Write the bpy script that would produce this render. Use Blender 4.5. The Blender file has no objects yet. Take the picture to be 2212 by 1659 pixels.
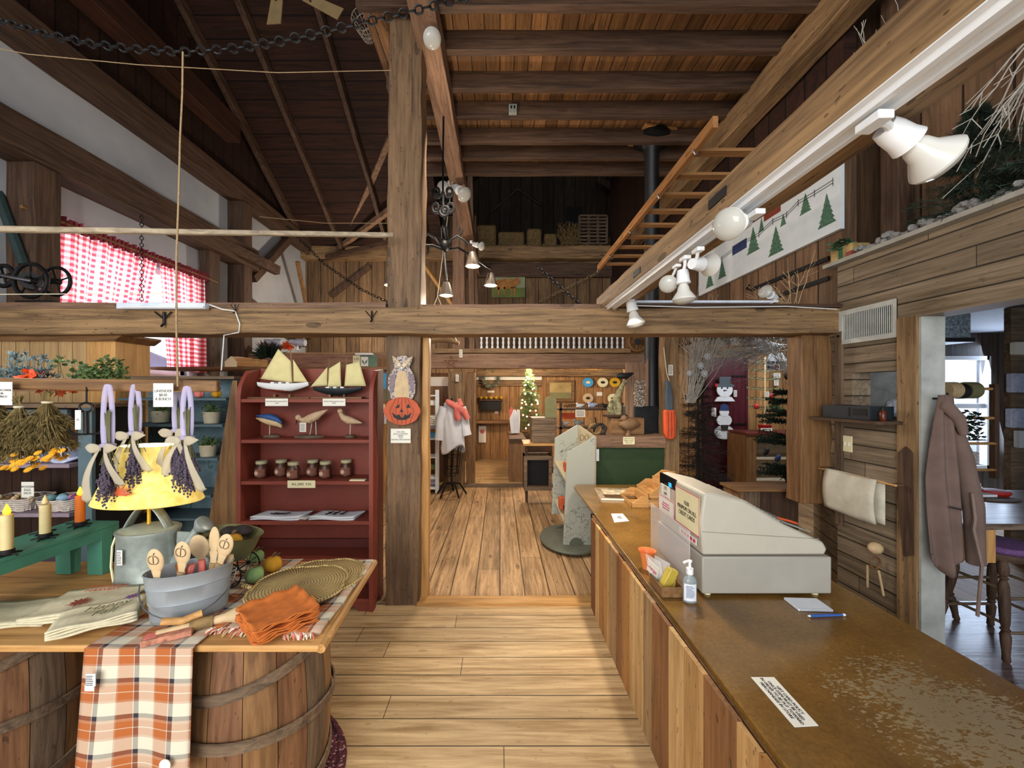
import bpy, math, random
from mathutils import Vector, Matrix, Euler
R = math.radians
random.seed(7)
sc = bpy.context.scene
col = sc.collection
F = 840.0; CX = 1080.0; CY = 845.0; CZ = 1.5      # focal length (px), vanishing point, eye height
def P(px, py, Y):                                  # photo pixel + distance -> point in the shop
    return Vector(((px-CX)*Y/F, Y, CZ-(py-CY)*Y/F))
# ---------------------------------------------------------------- camera, world, main lights, exposure
cd = bpy.data.cameras.new('camera'); cam = bpy.data.objects.new('camera', cd); col.objects.link(cam)
cam.location = (0, 0, CZ); cam.rotation_euler = (R(90), 0, 0)
cd.sensor_width = 36; cd.lens = 36*F/2212
cd.shift_x = 26/2212; cd.shift_y = 15.5/2212; cd.clip_start = .05; cd.clip_end = 200
sc.camera = cam
w = bpy.data.worlds.new('sky'); sc.world = w; w.use_nodes = True
bg = w.node_tree.nodes['Background']; bg.inputs[0].default_value = (.80, .90, 1, 1); bg.inputs[1].default_value = 1.15
def lamp(kind, name, loc, energy, color=(1, 1, 1), size=1, size_y=None, to=None, spot=60, blend=.6, spread=None):
    l = bpy.data.lights.new(name, kind); o = bpy.data.objects.new(name, l); col.objects.link(o)
    o.location = loc; l.energy = energy; l.color = color
    if kind == 'AREA':
        l.size = size
        if size_y: l.shape = 'RECTANGLE'; l.size_y = size_y
        if spread: l.spread = R(spread)
    elif kind != 'SUN': l.shadow_soft_size = size
    if kind == 'SPOT': l.spot_size = R(spot); l.spot_blend = blend
    if to is not None: o.rotation_euler = (Vector(to)-Vector(loc)).to_track_quat('-Z', 'Y').to_euler()
    return o
WARM = (1, .82, .60); WARM2 = (1, .88, .72); DAY = (.80, .90, 1)
lamp('AREA', 'front_door_daylight', (-1.2, -2.6, 2.0), 120, (1, .95, .87), 2.6, 2.0, (0.0, 3, .9))
lamp('AREA', 'left_window_daylight', (-5.0, 4.3, 2.9), 190, DAY, 1.7, 1.5, (-3, 4.2, 2.0))
lamp('AREA', 'side_room_window_daylight', (5.95, 5.3, 1.4), 110, (.62, .76, 1), 1.4, 1.4, (3.5, 2.0, .8))
lamp('AREA', 'christmas_room_fill', (3.6, 4.9, 2.28), 62, (.86, .92, 1), 1.2, .8, (3.5, 5.2, 0))  # added fill under the ceiling to brighten the Christmas room, no window there
lamp('POINT', 'back_room_lamp', (.6, 7.0, 1.95), 85, WARM, .12)
lamp('POINT', 'back_room_lamp_2', (-1.2, 6.9, 1.95), 40, WARM, .12)
lamp('POINT', 'middle_room_lamp', (-.2, 4.6, 2.2), 34, WARM2, .1)
lamp('POINT', 'shirt_corner_lamp', (-2.3, 7.0, 2.75), 60, WARM2, .1)
lamp('POINT', 'herb_corner_lamp', (-2.2, 1.75, 1.85), 6, (1, .9, .78), .15)
lamp('SPOT', 'joist_spot_light', (-.45, 2.75, 3.2), 22, WARM, .05, to=(1.0, 3.4, 4.2), spot=140)
lamp('SPOT', 'girder_flood_light', (-.42, 2.9, 3.6), 170, WARM2, .05, to=(.1, 4.4, 0), spot=80)
lamp('SPOT', 'track_end_light', (.82, 2.35, 1.97), 50, WARM2, .05, to=(-.1, 2.2, 0), spot=110)
lamp('SPOT', 'track_spot_light', (.82, 2.1, 1.95), 36, WARM2, .05, to=(.95, 3.2, .6), spot=90)
sc.view_settings.view_transform = 'Standard'; sc.view_settings.look = 'None'
sc.view_settings.gamma = 1; sc.view_settings.use_curve_mapping = False
sc.view_settings.exposure = 0.5
sc.cycles.max_bounces = 6; sc.cycles.diffuse_bounces = 3; sc.cycles.glossy_bounces = 3
sc.cycles.transmission_bounces = 5; sc.cycles.transparent_max_bounces = 12
sc.cycles.caustics_reflective = False; sc.cycles.caustics_refractive = False
sc.cycles.use_denoising = True; sc.cycles.sample_clamp_indirect = 4
sc.cycles.use_adaptive_sampling = True; sc.cycles.adaptive_threshold = .03
# ---------------------------------------------------------------- materials
def lin(h, a=1):
    h = h.lstrip('#'); v = [int(h[i:i+2], 16)/255 for i in (0, 2, 4)]
    return tuple(c/12.92 if c <= .04045 else ((c+.055)/1.055)**2.4 for c in v)+(a,)
MATS = {}
class NT:
    def __init__(s, name, rough=.6, metal=0, spec=.5):
        s.m = bpy.data.materials.new(name); s.m.use_nodes = True; s.t = s.m.node_tree
        s.b = s.t.nodes['Principled BSDF']; s.b.inputs['Roughness'].default_value = rough
        s.b.inputs['Metallic'].default_value = metal; s.b.inputs['Specular IOR Level'].default_value = spec
        s._p = None
    def n(s, typ, **kw):
        nd = s.t.nodes.new(typ)
        for k, v in kw.items():
            if hasattr(nd, k): setattr(nd, k, v)
        return nd
    def put(s, sock, v):
        if isinstance(v, bpy.types.NodeSocket): s.t.links.new(v, sock)
        elif v is not None: sock.default_value = v
    def math(s, op, a, b=None, c=None):
        nd = s.n('ShaderNodeMath', operation=op)
        for i, v in enumerate((a, b, c)):
            if v is not None: s.put(nd.inputs[i], v)
        return nd.outputs[0]
    def vmath(s, op, a, b):
        nd = s.n('ShaderNodeVectorMath', operation=op); s.put(nd.inputs[0], a); s.put(nd.inputs[1], b); return nd.outputs[0]
    def pos(s):
        if s._p is None: s._p = s.n('ShaderNodeNewGeometry').outputs['Position']
        return s._p
    def obj(s): return s.n('ShaderNodeTexCoord').outputs['Object']
    def uv(s): return s.n('ShaderNodeTexCoord').outputs['UV']
    def sep(s, v):
        nd = s.n('ShaderNodeSeparateXYZ'); s.put(nd.inputs[0], v); return nd.outputs
    def comb(s, x, y, z):
        nd = s.n('ShaderNodeCombineXYZ')
        for i, v in enumerate((x, y, z)): s.put(nd.inputs[i], v)
        return nd.outputs[0]
    def noise(s, v, scale, detail=3, rough=.55, dist=0):
        nd = s.n('ShaderNodeTexNoise'); s.put(nd.inputs['Vector'], v); nd.inputs['Scale'].default_value = scale
        nd.inputs['Detail'].default_value = detail; nd.inputs['Roughness'].default_value = rough
        nd.inputs['Distortion'].default_value = dist; return nd.outputs['Fac']
    def vor(s, v, scale, feature='F1'):
        nd = s.n('ShaderNodeTexVoronoi', feature=feature); s.put(nd.inputs['Vector'], v); nd.inputs['Scale'].default_value = scale
        return nd.outputs['Distance']
    def white(s, v):
        nd = s.n('ShaderNodeTexWhiteNoise', noise_dimensions='1D'); s.put(nd.inputs['W'], v); return nd.outputs['Value']
    def ramp(s, f, stops, interp='LINEAR'):
        nd = s.n('ShaderNodeValToRGB'); nd.color_ramp.interpolation = interp; e = nd.color_ramp.elements
        while len(e) < len(stops): e.new(.5)
        for el, (p_, c) in zip(e, stops): el.position = p_; el.color = c if len(c) == 4 else tuple(c)+(1,)
        s.put(nd.inputs[0], f); return nd.outputs[0]
    def mix(s, f, a, b, mode='MIX'):
        nd = s.n('ShaderNodeMix', data_type='RGBA', blend_type=mode)
        s.put(nd.inputs[0], f); s.put(nd.inputs[6], a); s.put(nd.inputs[7], b); return nd.outputs[2]
    def scale(s, c, f):                                  # colour times factor
        g = s.n('ShaderNodeCombineColor'); [s.put(g.inputs[i], f) for i in range(3)]
        return s.mix(1.0, c, g.outputs[0], 'MULTIPLY')
    def scalev(s, f): return s.comb(f, f, f)
    def color(s, c): s.put(s.b.inputs['Base Color'], c)
    def bump(s, h, strength=.3, dist=.01):
        nd = s.n('ShaderNodeBump'); nd.inputs['Strength'].default_value = strength; nd.inputs['Distance'].default_value = dist
        s.put(nd.inputs['Height'], h); s.t.links.new(nd.outputs[0], s.b.inputs['Normal'])
def plain(name, c, rough=.6, metal=0, vary=.12, scale=14, spec=.4, bump=0, emit=0, trans=0, alpha=1, ecol=None):
    t = NT(name, rough, metal, spec); c = lin(c)
    if vary:
        n = t.noise(t.obj(), scale, 4); mr = t.n('ShaderNodeMapRange'); t.put(mr.inputs[0], n); mr.inputs[1].default_value = .32; mr.inputs[2].default_value = .68; n = mr.outputs[0]
        t.color(t.mix(n, tuple(x*(1-vary) for x in c[:3])+(1,), tuple(min(1, x*(1+vary)) for x in c[:3])+(1,)))
        if bump: t.bump(n, bump, .004)
    else: t.color(c)
    if emit: t.b.inputs['Emission Color'].default_value = lin(ecol) if ecol else c; t.b.inputs['Emission Strength'].default_value = emit
    if trans: t.b.inputs['Transmission Weight'].default_value = trans
    t.b.inputs['Alpha'].default_value = alpha
    return t.m
def speck(name, c1, c2, scale=60, th=.42, rough=.7):
    t = NT(name, rough); d = t.vor(t.obj(), scale); n = t.noise(t.obj(), scale*.4, 2); t.color(t.ramp(t.math('MULTIPLY_ADD', n, .3, t.math('MULTIPLY', d, .8)), [(th-.06, lin(c1)), (th+.06, lin(c2))])); return t.m
def crackle(name, c, cl, scale=9):
    t = NT(name, .6); p = t.vmath('ADD', t.obj(), t.scalev(t.noise(t.obj(), 5, 3))); d = t.vor(p, scale, 'DISTANCE_TO_EDGE'); m = t.math('MULTIPLY', t.math('LESS_THAN', d, .022), t.math('GREATER_THAN', t.noise(t.obj(), 2.2, 2), .5)); t.color(t.mix(m, lin(c), lin(cl))); return t.m
def wood(name, dark, light, axis=0, rough=.65, gs=1.0, tone=.35, plank=None, joint=0, gap=.03, gapc=.18, bump=.35, spots=.0, pvar=.45, spec=.3, jit=0):
    t = NT(name, rough, 0, spec); p = t.pos(); x = t.sep(p)
    tint = 1.0; off = 0.0; mask = None
    if plank:
        ax, wd = plank; q = t.math('DIVIDE', x[ax], wd); fl = t.math('FLOOR', q); fr = t.math('FRACT', q)
        rnd = t.white(fl); off = t.math('MULTIPLY', rnd, 37.0)
        e = t.math('MINIMUM', fr, t.math('SUBTRACT', 1.0, fr))
        mask = t.math('LESS_THAN', e, gap)
        if joint:
            u = t.math('ADD', t.math('DIVIDE', x[axis], joint), t.math('MULTIPLY', rnd, 5.3)); fu = t.math('FRACT', u)
            mask = t.math('MAXIMUM', mask, t.math('LESS_THAN', fu, .004/joint*1.0))
            rnd = t.white(t.math('ADD', t.math('MULTIPLY', t.math('FLOOR', u), 7.13), fl))
        tint = t.math('MULTIPLY_ADD', rnd, pvar, 1-pvar*.55)
    sv = [22.0*gs]*3; sv[axis] = 1.3*gs
    v = t.vmath('MULTIPLY', p, tuple(sv))
    if plank: v = t.vmath('ADD', v, t.comb(off, off, off))
    g = t.math('MULTIPLY_ADD', t.noise(t.vmath('MULTIPLY', v, (3.1, 3.1, 3.1)), 1.0, 3, .6, .4), .35, t.math('MULTIPLY', t.noise(v, 1.0, 5, .62, .8), .65))
    c = t.ramp(g, [(.36, lin(dark)), (.62, lin(light))])
    big = t.noise(p, 1.7, 3)
    f = t.math('MULTIPLY_ADD', big, tone*2, 1-tone)
    if plank: f = t.math('MULTIPLY', f, tint)
    c = t.scale(c, f)
    if spots:
        s_ = t.vmath('MULTIPLY', p, tuple(1.0 if i != axis else .35 for i in range(3)))
        kn = t.vor(s_, 5.0); c = t.mix(t.math('MULTIPLY', t.math('LESS_THAN', kn, .10), spots), c, lin('2a1a0e'))
        pit = t.noise(s_, 55, 2); c = t.mix(t.math('MULTIPLY', t.math('GREATER_THAN', pit, .68), spots), c, lin('2a1a0e'))
    if mask is not None: c = t.mix(mask, c, t.scale(c, gapc))
    t.color(c)
    if bump: t.bump(g if mask is None else t.math('SUBTRACT', g, t.math('MULTIPLY', mask, 2.0)), bump, .006)
    return t.m
def M(k): return MATS[k]
def D(k, m): MATS[k] = m; return m
# timbers
for ax, s in ((0, 'x'), (1, 'y'), (2, 'z')):
    D('beam_'+s, wood('hewn timber '+s, '5a4430', '9e7e58', ax, spots=.6, bump=.5))
    D('dark_'+s, wood('dark old timber '+s, '33251c', '5e4636', ax, spots=.35, bump=.5))
    D('grey_'+s, wood('grey weathered timber '+s, '4a3c30', '806a54', ax, spots=.4, bump=.6))
    D('red_'+s, wood('reddish timber '+s, '624a38', '9a7860', ax, spots=.4, bump=.5))
    D('pine_'+s, wood('pine '+s, '9c703e', 'd09f62', ax, tone=.18, bump=.15, rough=.5))
    D('brown_'+s, wood('brown stained wood '+s, '5c4029', '8f6a44', ax, tone=.2, bump=.2, rough=.5))
D('floor_near', wood('pine floor near', '9c7c52', 'd8b98c', 0, .5, tone=.12, plank=(1, .137), joint=2.3, gap=.022, spots=.25, pvar=.18, bump=.2))
D('floor_mid', wood('old plank floor', '74583c', 'b8946a', 1, .6, tone=.22, plank=(0, .185), joint=2.9, gap=.025, spots=.5, pvar=.35))
D('floor_back', wood('back floor boards', '7a6040', 'b59468', 0, .6, tone=.25, plank=(1, .26), joint=1.6, gap=.02, spots=.4, pvar=.3))
D('floor_red', wood('worn red floor', '50363a', '8d8078', 0, .35, tone=.35, plank=(1, .2), gap=.02, spots=.3, pvar=.3))
D('ceil', wood('ceiling boards', '5c4028', '946c46', 1, .7, tone=.3, plank=(0, .118), gap=.035, spots=.5, pvar=.6))
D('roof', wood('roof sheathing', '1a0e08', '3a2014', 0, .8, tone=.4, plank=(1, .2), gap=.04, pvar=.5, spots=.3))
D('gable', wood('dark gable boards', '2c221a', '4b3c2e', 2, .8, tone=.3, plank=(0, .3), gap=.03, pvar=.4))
D('wall_h', wood('horizontal wall boards', '60523f', '92806a', 1, .65, tone=.25, plank=(2, .105), joint=1.9, gap=.04, spots=.3, pvar=.4))
D('wall_back', wood('back room boards', '7a5632', 'b88a58', 2, .6, tone=.2, plank=(0, .21), gap=.025, spots=.5, pvar=.3))
D('wall_upper', wood('upper wall boards', '503c2c', '856849', 2, .7, tone=.4, plank=(0, .27), gap=.03, spots=.3, pvar=.5))
D('wall_upper_y', wood('upper side wall boards', '54402f', '7c6048', 2, .7, tone=.3, plank=(1, .22), gap=.03, spots=.3, pvar=.5))
t = NT('white plaster', .85); n = t.noise(t.pos(), 1.3, 5); t.color(t.ramp(n, [(.3, lin('9a9ca2')), (.7, lin('b6b7ba'))])); t.bump(t.noise(t.pos(), 9, 4), .2, .01); D('plaster', t.m)
D('post_z', wood('old brown post', '4c3a2c', '86694c', 2, spots=.5, bump=.6))
# counter top: dark varnished board with a worn patch that shows pale flakes
t = NT('worn counter top', .22, 0, .6); p = t.pos()
b = t.ramp(t.noise(p, 3, 5, .6), [(.3, lin('60441e')), (.7, lin('8c6630'))]); b = t.scale(b, t.math('MULTIPLY_ADD', t.noise(p, 75, 3, .7), 1.1, .45))
fl = t.noise(t.vmath('MULTIPLY', p, (60, 125, 1)), 1, 4, .6, .5)
dx = t.math('DISTANCE', 0, 0) if False else None
X = t.sep(p); du = t.math('DIVIDE', t.math('SUBTRACT', X[0], 1.2), .40); dv = t.math('DIVIDE', t.math('SUBTRACT', X[1], .98), .44)
rr = t.math('ADD', t.math('MULTIPLY', du, du), t.math('MULTIPLY', dv, dv)); rr = t.math('ADD', rr, t.math('MULTIPLY', t.noise(p, 9, 3), .7))
wear = t.math('SUBTRACT', 1.0, t.math('SMOOTH_MIN', rr, 1.0, .3))
lim = t.math('SUBTRACT', .73, t.math('MULTIPLY', t.math('MAXIMUM', wear, 0.0), .5))
fm = t.math('GREATER_THAN', fl, lim)
c = t.mix(t.math('MULTIPLY', fm, .7), b, lin('a89674')); c = t.mix(t.math('MULTIPLY', t.math('MAXIMUM', wear, 0.0), .35), c, lin('4a3826'))
t.color(c); t.put(t.b.inputs['Roughness'], t.math('MULTIPLY_ADD', fm, .3, .2)); t.bump(t.noise(p, 60, 3), .08, .003); D('counter', t.m)
for i, (a_, b_) in enumerate((('8a5e34', 'b5814a'), ('a98354', 'd4ae78'), ('684529', '946640'), ('9a7446', 'c69c66'), ('5e3c22', '8a5a34'), ('84684a', 'ac8c64'))):
    D('cb%d' % i, wood('counter board %d' % i, a_, b_, 2, .55, tone=.22, spots=.6, bump=.3))
D('white', plain('white enamel', 'e6e8ea', .3, vary=.02)); D('paper', plain('paper', 'e9e6da', .8, vary=.03))
D('cream', plain('cream paper', 'ece3b8', .8, vary=.03)); D('ink', plain('ink', '1c1a1a', .7, vary=0)); D('inkred', plain('magenta ink', 'c8306a', .6, vary=0))
D('iron', plain('black iron', '1b1a1b', .5, .5, .3)); D('steel', plain('dull steel', '77757a', .4, .9, .2)); D('galv', plain('galvanised steel', '9aa29c', .42, .4, .18, 22, bump=.1))
D('zinc', plain('blue grey zinc', '9aa1a6', .32, .35, .1, 9)); D('pipe', plain('stovepipe black', '14161a', .45, .2, .3))
D('redp', plain('barn red paint', '823c2e', .5, vary=.12, scale=5)); D('redd', plain('dark red paint', '642a22', .5, vary=.12, scale=5))
D('blueg', plain('blue grey paint', '50646c', .6, vary=.15, scale=8)); D('greenp', plain('green paint', '44806a', .45, vary=.15, scale=8)); D('fgreen', plain('forest green', '2c4022', .7, vary=.1))
D('maroon', plain('maroon door paint', '4c1a22', .45, vary=.12, scale=3)); D('orange', plain('orange paint', 'd9572a', .6, vary=.1)); D('pump', plain('pumpkin orange', 'b8522c', .6, vary=.14, scale=20))
D('rope', plain('jute rope', '9c8462', .9, vary=.2, scale=80)); D('twine', plain('white twine', 'cfc6ac', .9, vary=0)); D('black', plain('matte black', '141314', .6, vary=0))
D('greyp', crackle('pale grey crackle paint', 'a0a296', '5c5e56')); D('beige', plain('beige plastic', 'b8b1a2', .5, vary=.03)); D('beigeg', plain('grey plastic', 'a19c92', .5, vary=.03))
D('cloth', plain('white cloth', 'dfe3ea', .9, vary=.06, scale=6)); D('pink', plain('pink scarf', 'd8766c', .9, vary=.2)); D('sail', plain('sail cloth', 'd8cc94', .9, vary=.08))
D('leaf', plain('green leaf', '51663a', .7, vary=.4, scale=30)); D('sage', plain('blue sage leaf', '5f7276', .8, vary=.4, scale=30)); D('fir', plain('fir needle', '1f2e22', .8, vary=.5, scale=25)); D('dryfir', plain('dry fir twig', '2b2420', .8, vary=.4, scale=25))
D('herb', plain('dried herb', '6a5a34', .9, vary=.45, scale=40)); D('yellow', plain('yellow petal', 'd99a1e', .8, vary=.2)); D('lav', plain('lavender bud', '544a58', .9, vary=.35, scale=60)); D('stemg', plain('green stem', '6c6a4a', .9, vary=.2))
D('straw', plain('straw', '7d6540', .9, vary=.4, scale=30)); D('twig', plain('white twig', 'b4afa6', .8, vary=.1)); D('snow', plain('white painted wood', 'dcdfe2', .7, vary=.04)); D('fluff', plain('cotton fluff', '8a8886', 1, vary=.2, scale=45, bump=1))
D('cotta', plain('terracotta', 'a8663c', .8, vary=.15)); D('skin', plain('pale wood', 'c9ad84', .6, vary=.12, scale=30)); D('rustl', plain('rust linen', 'c06a2c', .95, vary=.15, scale=40))
D('wax', plain('cream wax', 'd8c48e', .5, vary=.1)); D('waxo', plain('orange wax', 'e07018', .5, vary=.1)); D('flame', plain('flame bulb', 'ffc020', .4, vary=0, emit=2.2, ecol='ffb020'))
D('bulb', plain('lit bulb', 'fff0c0', .4, vary=0, emit=9, ecol='ffe2a0')); D('bulbw', plain('white lamp tube', 'cfe0f4', .4, vary=0, emit=.0)); D('gold', plain('yellow', 'd9a820', .6, vary=.1)); D('red', plain('bright red', 'a8231e', .5, vary=.1))
D('blue', plain('blue paint', '2c5288', .5, vary=.1)); D('sky', plain('sky blue', '4aa0d8', .5, vary=.1)); D('tan', plain('tan canvas', '6c5850', .95, vary=.15, scale=8, bump=.4)); D('purple', plain('purple knit', '6a4a78', .95, vary=.25, scale=60))
D('jar', plain('pumpkin butter', '4a2a1a', .25, vary=.2)); D('jlab', plain('jar label', 'c9a890', .6, vary=.3, scale=90)); D('lid', plain('jar lid', 'b7b18c', .4, vary=.05)); D('wicker', plain('white wicker', 'bfb4aa', .8, vary=.25, scale=60)); D('oliv', plain('olive grey paint', '77734e', .7, vary=.1))
t = NT('clear plastic', .05); t.b.inputs['Base Color'].default_value = (.95, .97, 1, 1); t.b.inputs['Alpha'].default_value = .28; D('clear', t.m)
t = NT('window glass', .02); t.b.inputs['Base Color'].default_value = (.9, .95, 1, 1); t.b.inputs['Alpha'].default_value = .12; D('glass', t.m)
# ---------------------------------------------------------------- mesh building
def wloc(o):
    v = Vector((0, 0, 0))
    while o is not None: v += o.location; o = o.parent
    return v
class MB:
    def __init__(s): s.v = []; s.f = []; s.mi = []; s.uv = []; s.m = 0
    def add(s, vs, fs, uvs=None):
        b = len(s.v); s.v += [Vector(v) for v in vs]
        for k, f in enumerate(fs):
            s.f.append([b+i for i in f]); s.mi.append(s.m)
            s.uv.append([uvs[i] for i in f] if uvs else [(0, 0)]*len(f))
        return s
    def use(s, m): s.m = m; return s
    def box(s, x0, x1, y0, y1, z0, z1):
        if x0 > x1: x0, x1 = x1, x0
        if y0 > y1: y0, y1 = y1, y0
        if z0 > z1: z0, z1 = z1, z0
        return s.add([(x0,y0,z0),(x1,y0,z0),(x1,y1,z0),(x0,y1,z0),(x0,y0,z1),(x1,y0,z1),(x1,y1,z1),(x0,y1,z1)],
                     [(0,3,2,1),(4,5,6,7),(0,1,5,4),(1,2,6,5),(2,3,7,6),(3,0,4,7)])
    def obox(s, c, size, rot=(0, 0, 0)):
        m = Euler(rot).to_matrix(); c = Vector(c); b = len(s.v)
        t_ = MB(); h = [q/2 for q in size]; t_.box(-h[0], h[0], -h[1], h[1], -h[2], h[2])
        return s.add([c+m @ v for v in t_.v], t_.f)
    def bar(s, p0, p1, w_, h_, up=(0, 0, 1), n=1, jit=0):          # squared timber between two points
        p0 = Vector(p0); p1 = Vector(p1); d = (p1-p0); L = d.length; d.normalize(); u = Vector(up)
        if abs(d.dot(u)) > .98: u = Vector((0, 1, 0))
        a = d.cross(u).normalized(); b = a.cross(d).normalized(); vs = []
        for i in range(n+1):
            c = p0+d*L*i/n
            for sa, sb in ((-1,-1),(1,-1),(1,1),(-1,1)):
                j = (random.uniform(-jit, jit), random.uniform(-jit, jit))
                vs.append(c+a*(sa*w_/2+j[0])+b*(sb*h_/2+j[1]))
        fs = []
        for i in range(n):
            for k in range(4): fs.append((4*i+k, 4*i+(k+1) % 4, 4*i+4+(k+1) % 4, 4*i+4+k))
        fs += [(3,2,1,0), (4*n, 4*n+1, 4*n+2, 4*n+3)]
        return s.add(vs, fs)
    def tube(s, pts, r, n=7, closed=False, cap=True):
        pts = [Vector(p) for p in pts]; N = len(pts); vs = []; prev = None
        for i, p in enumerate(pts):
            a = pts[(i-1) % N] if (closed or i) else p; b = pts[(i+1) % N] if (closed or i < N-1) else p
            d = (b-a).normalized() if (b-a).length > 1e-9 else Vector((0, 0, 1))
            if prev is None:
                u = Vector((0, 0, 1)) if abs(d.z) < .9 else Vector((1, 0, 0)); x = d.cross(u).normalized()
            else: x = (prev-d*prev.dot(d)); x = x.normalized() if x.length > 1e-6 else d.orthogonal().normalized()
            prev = x; y = d.cross(x); rr = r[i] if isinstance(r, (list, tuple)) else r
            for k in range(n):
                t_ = 2*math.pi*k/n; vs.append(p+(x*math.cos(t_)+y*math.sin(t_))*rr)
        fs = []
        for i in range(N if closed else N-1):
            j = (i+1) % N
            for k in range(n): fs.append((i*n+k, i*n+(k+1) % n, j*n+(k+1) % n, j*n+k))
        if cap and not closed: fs += [tuple(range(n-1, -1, -1)), tuple(range((N-1)*n, N*n))]
        return s.add(vs, fs)
    def lathe(s, prof, c=(0, 0, 0), n=16, sx=1, sy=1, rot=None):
        c = Vector(c); m = Euler(rot).to_matrix() if rot is not None else None; vs = []
        for r_, z_ in prof:
            for k in range(n):
                a = 2*math.pi*k/n; v = Vector((r_*sx*math.cos(a), r_*sy*math.sin(a), z_)); vs.append(c+(m @ v if m else v))
        fs = []
        for i in range(len(prof)-1):
            for k in range(n): fs.append((i*n+k, i*n+(k+1) % n, (i+1)*n+(k+1) % n, (i+1)*n+k))
        if prof[0][0] > 1e-5: fs.append(tuple(range(n-1, -1, -1)))
        if prof[-1][0] > 1e-5: fs.append(tuple(range((len(prof)-1)*n, len(prof)*n)))
        return s.add(vs, fs)
    def ball(s, c, r, n=12, m=8, rot=None):
        if not isinstance(r, (tuple, list)): r = (r, r, r)
        pr = [(max(1e-6, math.sin(math.pi*i/m)), -math.cos(math.pi*i/m)) for i in range(m+1)]
        c = Vector(c); mm = Euler(rot).to_matrix() if rot is not None else None; vs = []
        for a_, z_ in pr:
            for k in range(n):
                t_ = 2*math.pi*k/n; v = Vector((a_*math.cos(t_)*r[0], a_*math.sin(t_)*r[1], z_*r[2])); vs.append(c+(mm @ v if mm else v))
        return s.add(vs, [(i*n+k, i*n+(k+1) % n, (i+1)*n+(k+1) % n, (i+1)*n+k) for i in range(m) for k in range(n)])
    def prism(s, pts, vec):
        pts = [Vector(p) for p in pts]; vec = Vector(vec); n = len(pts)
        return s.add(pts+[p+vec for p in pts], [tuple(range(n)), tuple(range(2*n-1, n-1, -1))]+[(i, i+n, (i+1) % n+n, (i+1) % n) for i in range(n)])
    def pxp(s, pts, Y, th): return s.prism([P(a, b, Y) for a, b in pts], (0, th, 0))   # flat cut-out facing the camera side
    def quad(s, *p): return s.add(p, [tuple(range(len(p)))])
    def grid(s, f, nu, nv, U=1, V=1):
        vs = [f(i/nu, j/nv) for j in range(nv+1) for i in range(nu+1)]; uvs = [(i/nu*U, j/nv*V) for j in range(nv+1) for i in range(nu+1)]
        w_ = nu+1
        return s.add(vs, [(j*w_+i, j*w_+i+1, (j+1)*w_+i+1, (j+1)*w_+i) for j in range(nv) for i in range(nu)], uvs)
    def build(s, name, mat, parent=None, local=False, bevel=0, solid=0, sub=0):
        me = bpy.data.meshes.new(name)
        if parent is None:
            xs = [v.x for v in s.v]; ys = [v.y for v in s.v]; zs = [v.z for v in s.v]
            o_ = Vector(((min(xs)+max(xs))/2, (min(ys)+max(ys))/2, min(zs)))
        else: o_ = Vector((0, 0, 0)) if local else wloc(parent)
        me.from_pydata([v-o_ for v in s.v], [], s.f)
        ul = me.uv_layers.new(name='UVMap'); k = 0
        for q in s.uv:
            for uv in q: ul.data[k].uv = uv; k += 1
        mats = mat if isinstance(mat, (list, tuple)) else [mat]
        for m in mats: me.materials.append(M(m) if isinstance(m, str) else m)
        me.polygons.foreach_set('material_index', s.mi); me.polygons.foreach_set('use_smooth', [True]*len(s.f))
        me.update(); me.set_sharp_from_angle(angle=.7)
        o = bpy.data.objects.new(name, me); col.objects.link(o)
        if parent is None: o.location = o_
        else: o.parent = parent
        if bevel: m = o.modifiers.new('b', 'BEVEL'); m.width = bevel; m.segments = 2; m.limit_method = 'ANGLE'; m.harden_normals = False
        if sub: m = o.modifiers.new('u', 'SUBSURF'); m.levels = sub; m.render_levels = sub
        if solid: m = o.modifiers.new('s', 'SOLIDIFY'); m.thickness = solid; m.offset = 0
        return o
def tag(o, label, cat, group=None):
    o['label'] = label; o['category'] = cat
    if group: o['group'] = group
    return o
def T(name, label, cat, loc, group=None, rz=0):
    o = bpy.data.objects.new(name, None); o.empty_display_size = .05; col.objects.link(o); o.location = loc; o.rotation_euler = (0, 0, rz)
    return tag(o, label, cat, group)
def S(o): o['kind'] = 'structure'; return o
def dup(root, loc=None, rz=None, label=None, group=None):
    def cp(o, par):
        c = o.copy(); col.objects.link(c); c.parent = par
        for ch in list(o.children): cp(ch, c)
        return c
    r_ = cp(root, None)
    if loc is not None: r_.location = loc
    if rz is not None: r_.rotation_euler = (0, 0, rz)
    if label: r_['label'] = label
    if group: r_['group'] = group
    return r_
def text(s_, loc, size, mat='ink', parent=None, rot=(R(90), 0, 0), name='lettering', align='CENTER', sx=1, local=False, shear=0, ls=1.0):
    cu = bpy.data.curves.new('t', 'FONT'); cu.body = s_; cu.size = size; cu.align_x = align; cu.align_y = 'CENTER'; cu.extrude = .0003; cu.shear = shear; cu.space_line = ls
    cu.resolution_u = 2
    to = bpy.data.objects.new('t', cu); col.objects.link(to); bpy.context.view_layer.update()
    me = bpy.data.meshes.new_from_object(to.evaluated_get(bpy.context.evaluated_depsgraph_get()))
    bpy.data.objects.remove(to); bpy.data.curves.remove(cu)
    m = Euler(rot).to_matrix(); L = Vector(loc)-(wloc(parent) if (parent and not local) else Vector((0, 0, 0)))
    for v in me.vertices: v.co = L+m @ Vector((v.co.x*sx, v.co.y, v.co.z))
    me.materials.clear(); me.materials.append(M(mat)); o = bpy.data.objects.new(name, me); col.objects.link(o); o.parent = parent
    return o
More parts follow.
